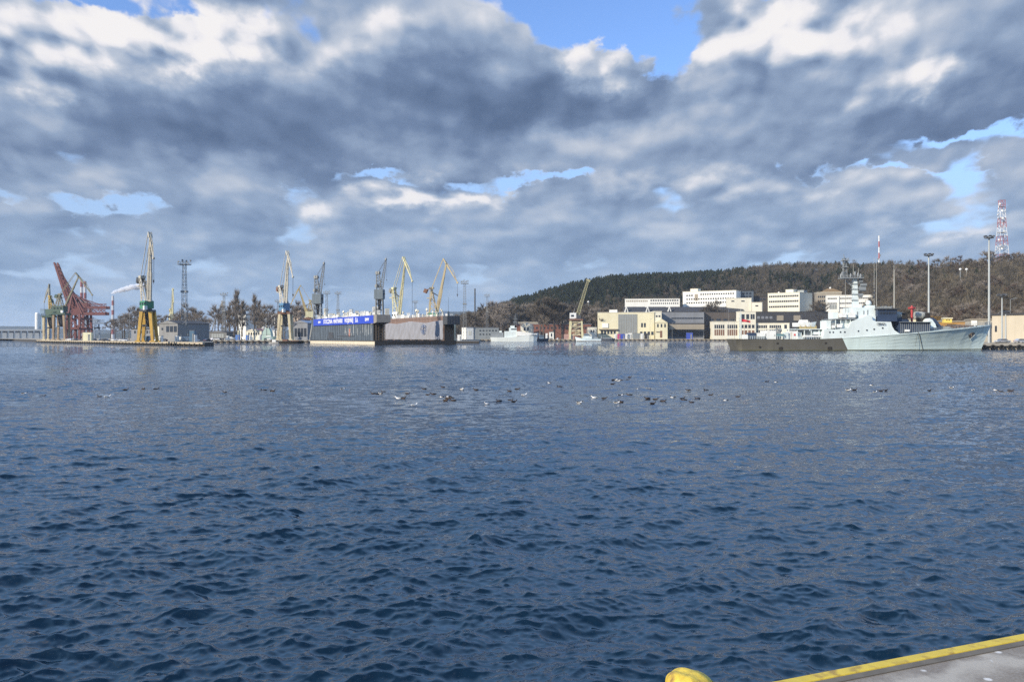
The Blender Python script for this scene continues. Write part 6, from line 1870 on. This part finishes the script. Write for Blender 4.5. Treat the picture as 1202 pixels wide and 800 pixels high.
# ------------------------------------------------------------------ containers, huts, cars on the quays
def hut(label, px, D, wpx, row, m, z=QZ, name='container', cat='container', depth=2.6, group=None):
    w = wpx * D / F; h = Z(row, D) - z
    r_ = thing(name, label, cat, (W(px, D), D, z), group=group)
    b_ = MB().bb(0, w, 0, depth, 0, h)
    n = max(2, int(w / .8))
    for k in range(n): b_.bb(w * (k + .3) / n, w * (k + .6) / n, -.06, .01, .12, h - .12)
    b_.build('body', m, r_)
    MB().bb(-.08, w + .08, -.1, depth + .1, h, h + .15).build('roof', p_steel, r_)
    MB().bb(w * .62, w * .85, -.12, -.055, .1, h * .78).build('door', p_steel if m is not p_steel else p_white, r_)
    return r_
mag = mat('magenta_tarp', (.48, .06, .20), .7); cob = mat('cobalt_paint', (.05, .09, .42), .5, var=.1)
hut('white container left of the magenta one on the quay by the yellow hall', 721.5, 1018, 2.4, 391.6, p_white)
hut('magenta container on the quay in front of the yellow hall', 724.8, 1018, 3.2, 391.8, mag)
hut('dark blue container beside the magenta one', 728.4, 1018, 4.8, 391.8, cob)
hut('white container just right of the dark blue one', 734.2, 1018, 3.0, 391.4, p_white)
hut('wide white container beneath the grey folding gate', 737.6, 1020, 4.4, 390.6, b_white)
hut('wide grey container in front of the yellow hall', 742.8, 1018, 8.4, 391.0, b_gate)
hut('small white container between the grey and the dark ones', 752.0, 1018, 3.8, 391.2, p_white)
hut('dark container left of the small gabled house', 756.6, 1018, 5.2, 391.4, b_dark)
hut('bright blue container standing alone before the grey workshop', 806.0, 1020, 7.2, 390.4, cob)
hut('white shelter with yellow sides by the red gantry cranes on the left pier', 97.0, 560, 10.0, 390.0, mat('white_yellow_paint', (.75, .70, .48), .6, var=.06), z=1.7)
hut('blue container at the foot of the yellow legged crane', 167.5, 396, 7.0, 394.5, mat('steel_blue_paint', (.10, .20, .34), .5, var=.1), z=1.7)
hut('white container right of the yellow legged crane', 185.5, 402, 3.6, 394.0, p_white, z=1.7)
hut('low white container next to a parked van on the left pier', 205.2, 398, 2.8, 393.6, p_white, z=1.7)
hut('blue control cabin right of the white boats on the left pier', 222.4, 396, 5.6, 388.0, mat('dull_blue_paint', (.08, .16, .24), .5, var=.1), z=1.7)
hut('white locker at the right end of the left pier', 227.8, 380, 1.2, 392.8, p_white, z=1.7)
hut('left blue hut on the quay below the poplars', 276.4, 606, 4.4, 392.8, mat('sky_blue_paint', (.10, .22, .52), .5, var=.08))
hut('right blue hut on the quay below the poplars', 288.4, 606, 3.2, 393.2, mat('sky_blue_paint', (.10, .22, .52), .5))
hut('white hut left of the blue huts', 265.6, 608, 2.6, 393.8, p_white)
hut('white hut between the two blue huts and the boats', 292.4, 606, 1.8, 392.8, p_white)
hut('white hut near the pale green boat', 303.6, 606, 2.4, 392.6, p_white)
hut('yellow post box hut between the poplars and the blue huts', 278.8, 612, 1.8, 387.6, b_yel)
hut('white hut at the left end of the low jetty beside the dock', 537.0, 640, 4.6, 392.6, p_white, z=1.5)
hut('yellow hut beside the right end of the floating dock', 532.6, 650, 2.0, 380.0, b_yel, z=1.5)
hut('white box between the tug and the small white hut', 640.5, 915, 2.6, 391.0, p_white)
hut('pinkish stack of crates behind the pale blue grey patrol boat', 662, 925, 12, 392.0, mat('pinkish_crates', (.42, .26, .22), .8, var=.2), name='crate_stack', cat='crates')

# parked cars: body, glass, wheels, lamps
def car(label, paint):
    r_ = thing('parked_car', label, 'car')
    mb = MB()
    mb.prism([(0, .32), (4.3, .32), (4.32, .72), (4.1, .86), (3.1, .95), (2.6, 1.38), (1.2, 1.42), (.45, 1.0), (.02, .92)], -.85, .85)
    body = mb.build('body', paint, r_, bevel=.06)
    mb = MB(); mb.prism([(2.66, 1.34), (3.08, .99), (.60, 1.03), (1.18, 1.37)], -.87, .87); mb.build('window', b_win, r_)
    for x in (.85, 3.4):
        for y in (-.8, .8):
            w_ = MB().tube((0, -.1, 0), (0, .1, 0), .32, None, 14).build('wheel', c_tyre, r_); w_.location = (x, y, .32)
            MB().tube((0, -.115, 0), (0, .115, 0), .17, None, 10).build('rim', p_steel, w_)
    for y in (-.6, .6):
        MB().box((4.30, y, .66), (.06, .3, .14)).build('headlight', p_white, r_)
        MB().box((.01, y, .78), (.06, .3, .12)).build('tail_light', p_brightred, r_)
    return r_
silver = mat('silver_car_paint', (.48, .49, .50), .25, metal=.4, var=.03)
c1 = car('silver parked car beneath the thin lamp post near the cream warehouse', silver)
c1.location = (W(1171, 290), 290, QZ); c1.rotation_euler = (0, 0, .15)
CG = 'cars parked on the quays'
for i, (px_, D_, z, rz, lb) in enumerate([
    (1182.5, 288, QZ, 3.3, 'second silver parked car, its tail beside the first near the cream warehouse'), (1191, 284, QZ, .1, 'silver parked car closest to the right edge of the photo'),
    (1140, 300, QZ, 1.2, 'parked car partly hidden behind the ship bow')]):
    dup(c1, (W(px_, D_), D_, z), rz, lb)
cd_ = car('dark parked car on the left pier among the sheds', mat('dark_car_paint', (.05, .055, .07), .3, var=.03))
cd_.location = (W(120, 470), 470, 1.7); cd_['group'] = CG
cw_ = car('white parked car on the left pier among the sheds', mat('white_car_paint', (.75, .75, .75), .3, var=.03)); cw_.location = (W(140, 450), 450, 1.7); cw_['group'] = CG
rg = random.Random(9)
for i, px_ in enumerate((84, 90, 104, 110, 116, 126, 131, 136, 144, 150, 157, 161, 188, 196, 233, 240)):
    D_ = 640 - (px_ - 60) * 1.35 if px_ < 232 else 430
    dup(cd_ if i % 2 else cw_, (W(px_, D_), D_, 1.7), rg.uniform(0, 6.28))
for i, px_ in enumerate((248, 254, 258, 262, 271, 312, 318)):
    dup(cd_ if i % 2 else cw_, (W(px_, 615), 615, QZ), rg.uniform(0, 6.28), ('dark' if i % 2 else 'white') + ' parked car on the quay by the boathouses', group='cars parked by the boathouses')
for i, px_ in enumerate((636, 642, 648, 656, 660, 718)):
    dup(cw_ if i % 2 else cd_, (W(px_, 925 if px_ < 700 else 1024), 925 if px_ < 700 else 1024, QZ), rg.uniform(0, 6.28), ('white' if i % 2 else 'dark') + ' parked car on the quay behind the grove moorings', group='cars parked by the grove moorings')
# bollards and lamp posts on the right pier, red yellow bits on the left pier
lamp = None
for i, (px_, D_, top, z) in enumerate(((140, 560, 368, 1.7), (152, 540, 366, 1.7), (246, 600, 378, QZ), (312, 640, 376, QZ), (729.5, 1020, 380, QZ), (763, 1022, 374, QZ), (789, 1022, 378, QZ), (855, 1010, 362, QZ), (862, 1010, 374, QZ), (1172, 345, 366, QZ), (1186, 330, 350, QZ))):
    if lamp is None:
        lamp = thing('street_lamp', 'thin street lamp standing on the far quays', 'street lamp', group='thin street lamps on the far quays')
        MB().tube((0, 0, 0), (0, 0, 10), .12, .07, 6).build('post', p_steel, lamp)
        mb = MB(); mb.tube((0, 0, 9.9), (1.1, 0, 10.2), .05, None, 5); mb.box((1.3, 0, 10.2), (.7, .28, .14)); mb.build('lamp_head', p_steel, lamp); o = lamp
    else: o = dup(lamp, (0, 0, 0))
    o.location = (W(px_, D_), D_, z); s_ = (Z(top, D_) - z) / 10.2; o.scale = (1.4, 1.4, s_)

# a white dome, and two white balls standing in for lights on the hill
for i, (px_, py_, D_) in enumerate(((690.6, 354.3, 1150), (1127.2, 316.2, 880), (1134.6, 316.2, 880))):
    zz = float(hill_z(np.array([W(px_, D_)]), np.array([float(D_)]))[0])
    r_ = thing('white_ball', ('white round dome among the bare trees left of the tower crane boom', 'left one of two white lights above the pale house on the slope', 'right one of two white lights above the pale house on the slope')[i], 'dome', (W(px_, D_), D_, zz))
    h_ = Z(py_, D_) - zz
    MB().tube((0, 0, 0), (0, 0, h_), .5, .4, 8).build('post', p_steel, r_)
    MB().lathe((0, 0, h_ - 1), [(.2, 0), (1.0, .35), (1.35, 1.1), (1.0, 1.9), (.2, 2.3)], 14).build('ball_shell', p_white, r_, smooth=True)

# ------------------------------------------------------------------ water birds
def ellipsoid(mb, c, r, n=10, m=7, tilt=0.0):
    vs = []; 
    for i in range(m + 1):
        th = math.pi * i / m
        for j in range(n):
            ph = 2 * math.pi * j / n
            p = Vector((r[0] * math.cos(th), r[1] * math.sin(th) * math.cos(ph), r[2] * math.sin(th) * math.sin(ph)))
            p = Matrix.Rotation(tilt, 3, 'Y') @ p
            vs.append(p + Vector(c))
    fs = [(i * n + j, i * n + (j + 1) % n, (i + 1) * n + (j + 1) % n, (i + 1) * n + j) for i in range(m) for j in range(n)]
    mb.add(vs, fs)
def bird(kind, mbody, mhead, mbill, label, group):
    """one continuous body: trunk, tail, neck and head; bill and folded wings as parts"""
    mb = MB()
    cx = [(-.23, .0, .075, .008), (-.20, .0, .072, .022), (-.13, .0, .055, .062), (-.03, 0, .05, .088), (.07, 0, .052, .083), (.13, 0, .065, .062), (.165, 0, .10, .038), (.18, 0, .145, .030), (.20, 0, .175, .036), (.235, 0, .185, .034), (.262, 0, .178, .018)]
    n = 10; ring = []
    for k, (x, y, z, r) in enumerate(cx):
        for j in range(n):
            t = 2 * math.pi * j / n
            if k < 6: ring.append((x, r * math.cos(t) * 1.05, z + r * math.sin(t) * .85))
            elif k < 8: ring.append((x + r * math.sin(t) * -.7, r * math.cos(t), z + r * math.sin(t) * .7))
            else: ring.append((x, r * math.cos(t), z + r * math.sin(t)))
    mb.add(ring, [(i * n + j, i * n + (j + 1) % n, (i + 1) * n + (j + 1) % n, (i + 1) * n + j) for i in range(len(cx) - 1) for j in range(n)] + [tuple(range(n)), tuple((len(cx) - 1) * n + j for j in reversed(range(n)))])
    me = mb.mesh(kind, mbody, smooth=True); me.materials.append(mhead)
    for p in me.polygons:
        if p.center.x > .172 and p.center.z > .12: p.material_index = 1
    root = thing(kind, label, 'water bird', group=group)
    o = bpy.data.objects.new('body', me); COL.objects.link(o); o.parent = root
    MB().beam((.262, 0, .175), (.305, 0, .168), .022, .016, .012, .006).build('bill', mbill, root)
    w_ = MB(); ellipsoid(w_, (-.05, .058, .088), (.145, .03, .045)); ellipsoid(w_, (-.05, -.058, .088), (.145, .03, .045))
    w_.build('folded_wings', mhead if kind == 'duck' else mat('gull_grey', (.36, .38, .40), .8), root, smooth=True)
    return root
dk = mat('dark_plumage', (.02, .018, .018), .8, var=.2, scale=8); bw2 = mat('brown_plumage', (.07, .045, .03), .8, var=.3, scale=8); wt = mat('white_plumage', (.82, .80, .77), .8, var=.05, scale=8)
bl = mat('bill_grey', (.2, .2, .2), .5); by_ = mat('bill_yellow', (.5, .35, .05), .5)
GD_ = 'dark ducks floating across the middle of the water'; GW_ = 'pied drakes floating across the middle of the water'; GG_ = 'white gulls floating among the ducks'
d1 = bird('duck', bw2, dk, bl, 'dark brown duck floating in the scattered flock on the water', GD_)
d2 = bird('duck', wt, dk, bl, 'duck with white flanks and dark head floating in the scattered flock', GW_)
d3 = bird('gull', wt, wt, by_, 'white gull floating in the scattered flock on the water', GG_)
BP = [(402,457),(438,462),(443,462.5),(450,460),(447,462),(468,468),(473,468),(478,462.5),(486,476),(498,457),(502,463.5),(509,463),(519,466),(523,470),(527,466),(532,470),(525,468),(530,467),(520,455),
      (572,474),(586,471),(599,470),(603,472),(598,459.5),(607,457),(615,464),(645,449.5),(657,454),(698,467),(594,445),(542,457),(559,458),(680,473),(724,473),(729,472),(709,468),(728,464.5),(739,464),
      (720,446),(729,446.5),(719,451),(702,443),(739,443),(766,445),(779,445),(760,468),(769,469),(766,474),(778,471),(790,467),(801,468),(803,470.5),(812,472.5),(808,458.5),(829,458),(834,463.5),(750,457),(761,457),(819,468),
      (900,448),(911,449),(996,458),(1003,458),(1027,460),(1034,459),(1040,458),(1023,452),(1091,458.5),(1117,455),(1142,458.5),(1169,458),(1175,460),(1186,459),
      (28,462),(50,465),(117,466),(126,466),(168,457),(183,457),(264,461),(310,458),(320,459),(147,458),(723,446),(733,447),(737,446),(726,447),(852,470),(866,466)]
rg = random.Random(15); seen = set()
for i, (px_, py_) in enumerate(BP):
    src = d3 if i in (8, 19, 28, 5, 76) or rg.random() < .03 else (d2 if rg.random() < .28 else d1)
    D_ = EYE * F / (py_ - HY) * 1.0
    loc = (W(px_, D_), D_, -.015 + rg.uniform(-.01, .03))
    rz = rg.choice([0, math.pi]) + rg.uniform(-.6, .6); sc_ = rg.uniform(.74, .96); sc_ = (sc_, sc_ * 1.05, sc_ * .82)
    if src.name not in seen:
        seen.add(src.name); src.location = loc; src.rotation_euler = (0, 0, rz); src.scale = sc_
    else: dup(src, loc, rz, scale=sc_)

# ------------------------------------------------------------------ the quay under the camera, its yellow edge and bollard
KZ = 2.0
sl_ = (5.06 - 4.46) / (2.89 - 1.5)
ea = math.atan(sl_)
EP = Vector((1.5, 4.46, 0))
cm = bpy.data.materials.new('worn_concrete'); cm.use_nodes = True
t = cm.node_tree; n_, l_ = t.nodes, t.links; b_ = n_['Principled BSDF']; b_.inputs['Roughness'].default_value = .9
tcn = n_.new('ShaderNodeTexCoord')
def nzz(sc, det, rough=.6, vec=None):
    z = n_.new('ShaderNodeTexNoise'); z.inputs['Scale'].default_value = sc; z.inputs['Detail'].default_value = det; z.inputs['Roughness'].default_value = rough
    l_.new(vec or tcn.outputs['Object'], z.inputs['Vector']); return z.outputs['Fac']
def rmp(src, lo, hi, c0, c1):
    r_ = n_.new('ShaderNodeValToRGB'); l_.new(src, r_.inputs[0]); e = r_.color_ramp.elements
    e[0].position = lo; e[0].color = (*c0, 1); e[1].position = hi; e[1].color = (*c1, 1); return r_.outputs[0]
def mxx(f, a, b):
    q_ = n_.new('ShaderNodeMix'); q_.data_type = 'RGBA'; l_.new(f, q_.inputs[0])
    for k, v in ((6, a), (7, b)):
        if isinstance(v, tuple): q_.inputs[k].default_value = (*v, 1)
        else: l_.new(v, q_.inputs[k])
    return q_.outputs[2]
base = rmp(nzz(3.0, 8, .7), .3, .7, (.125, .098, .072), (.235, .195, .15))
grit = rmp(nzz(70, 4, .7), .35, .7, (0, 0, 0), (1, 1, 1))
c_ = mxx(grit, base, (.25, .225, .20))
# pale sandy drift and droppings that lie on the concrete just inside the edge
sp_ = n_.new('ShaderNodeSeparateXYZ'); l_.new(tcn.outputs['Object'], sp_.inputs[0])
ma = n_.new('ShaderNodeMath'); ma.operation = 'MULTIPLY_ADD'; l_.new(nzz(2.2, 6, .65), ma.inputs[0]); ma.inputs[1].default_value = .55; l_.new(sp_.outputs[1], ma.inputs[2])
dr = n_.new('ShaderNodeValToRGB'); l_.new(ma.outputs[0], dr.inputs[0]); e = dr.color_ramp.elements
e[0].position = 0; e[0].color = (0, 0, 0, 1); e[1].position = 1; e[1].color = (0, 0, 0, 1)
mr = n_.new('ShaderNodeMapRange'); l_.new(ma.outputs[0], mr.inputs[0]); mr.inputs[1].default_value = -.12; mr.inputs[2].default_value = .0; 
m2_ = n_.new('ShaderNodeMapRange'); l_.new(ma.outputs[0], m2_.inputs[0]); m2_.inputs[1].default_value = .06; m2_.inputs[2].default_value = .14; m2_.inputs[3].default_value = 1; m2_.inputs[4].default_value = 0
mu = n_.new('ShaderNodeMath'); mu.operation = 'MULTIPLY'; l_.new(mr.outputs[0], mu.inputs[0]); l_.new(m2_.outputs[0], mu.inputs[1])
mu.use_clamp = True; m3_ = n_.new('ShaderNodeMath'); m3_.operation = 'MULTIPLY'; l_.new(mu.outputs[0], m3_.inputs[0]); m3_.inputs[1].default_value = .75
c_ = mxx(m3_.outputs[0], c_, (.42, .38, .32))
vo = n_.new('ShaderNodeTexVoronoi'); vo.inputs['Scale'].default_value = 5.5; l_.new(tcn.outputs['Object'], vo.inputs['Vector'])
spl = n_.new('ShaderNodeMapRange'); l_.new(vo.outputs['Distance'], spl.inputs[0]); spl.inputs[1].default_value = .13; spl.inputs[2].default_value = .08
sel = n_.new('ShaderNodeMath'); sel.operation = 'GREATER_THAN'; l_.new(nzz(1.7, 2), sel.inputs[0]); sel.inputs[1].default_value = .50
mu2 = n_.new('ShaderNodeMath'); mu2.operation = 'MULTIPLY'; l_.new(spl.outputs[0], mu2.inputs[0]); l_.new(sel.outputs[0], mu2.inputs[1])
c_ = mxx(mu2.outputs[0], c_, (.58, .56, .53))
l_.new(c_, b_.inputs['Base Color'])
bp = n_.new('ShaderNodeBump'); bp.inputs['Strength'].default_value = .6; bp.inputs['Distance'].default_value = .006; l_.new(nzz(60, 6, .7), bp.inputs['Height']); l_.new(bp.outputs[0], b_.inputs['Normal'])
q_ = MB(); q_.bb(-40, 60, -45, -.10, -4.5, 0)
qo = q_.build('quay', cm, None); qo.location = (EP.x, EP.y, KZ); qo.rotation_euler = (0, 0, ea); struct(qo)
ym = mat('worn_yellow_paint', (.62, .44, .04), .55, var=.14, scale=9, rust=.6)
yb = mat('chipped_yellow_paint', (.66, .47, .05), .5, var=.16, scale=16, rust=.85, streak=.35, bump=.5)
ke = thing('quay_kerb', 'worn yellow painted steel edge of the near quay', 'quay edge', (EP.x, EP.y, KZ), ea)
MB().bb(-40, 60, -.074, -.002, -.35, .012).build('edge_rail', ym, ke, bevel=.008)
MB().bb(-40, 60, -.125, -.076, -.02, .006).build('joint_strip', mat('dark_joint', (.135, .115, .09), .9, var=.3, scale=6), ke)
# bollard: waisted stem and a broad two-lobed head
bo = thing('bollard', 'chipped yellow mooring bollard at the bottom edge', 'bollard', (.685, 3.45, KZ), ea * .3)
MB().lathe((0, 0, 0), [(.15, 0), (.15, .03), (.105, .06), (.080, .14), (.072, .30), (.08, .36)], 28).build('stem', yb, bo, smooth=True)
bm = bmesh.new()
bmesh.ops.create_uvsphere(bm, u_segments=36, v_segments=20, radius=1)
for v in bm.verts:
    x, y, z = v.co
    w_ = 1.0 + .10 * math.cos(2 * math.atan2(y, x))
    v.co = Vector((x * (.088 if x < 0 else .104), y * .085, .355 + (1 - (1 - abs(z)) ** 1.5) * (.048 if z > 0 else -.045) - .020 * max(0, x) ** 1.5 * (z > 0) + .003 * math.sin(x * 7 + y * 5)))
me = bpy.data.meshes.new('head'); bm.to_mesh(me); bm.free(); me.materials.append(yb); me.polygons.foreach_set('use_smooth', [True] * len(me.polygons))
ho = bpy.data.objects.new('head', me); COL.objects.link(ho); ho.parent = bo

# ------------------------------------------------------------------ haze
hz_m = bpy.data.materials.new('haze'); hz_m.use_nodes = True
t = hz_m.node_tree; t.nodes.clear()
pv = t.nodes.new('ShaderNodeVolumePrincipled'); pv.inputs['Color'].default_value = (.72, .84, 1.0, 1); pv.inputs['Density'].default_value = HAZE; pv.inputs['Anisotropy'].default_value = 0.0
ou = t.nodes.new('ShaderNodeOutputMaterial'); t.links.new(pv.outputs[0], ou.inputs['Volume'])
if HAZE > 0:
    hb = MB().bb(-21000, 21000, -21000, 21000, -5.5, 200).build('haze', hz_m, None)
    struct(hb, 'stuff')
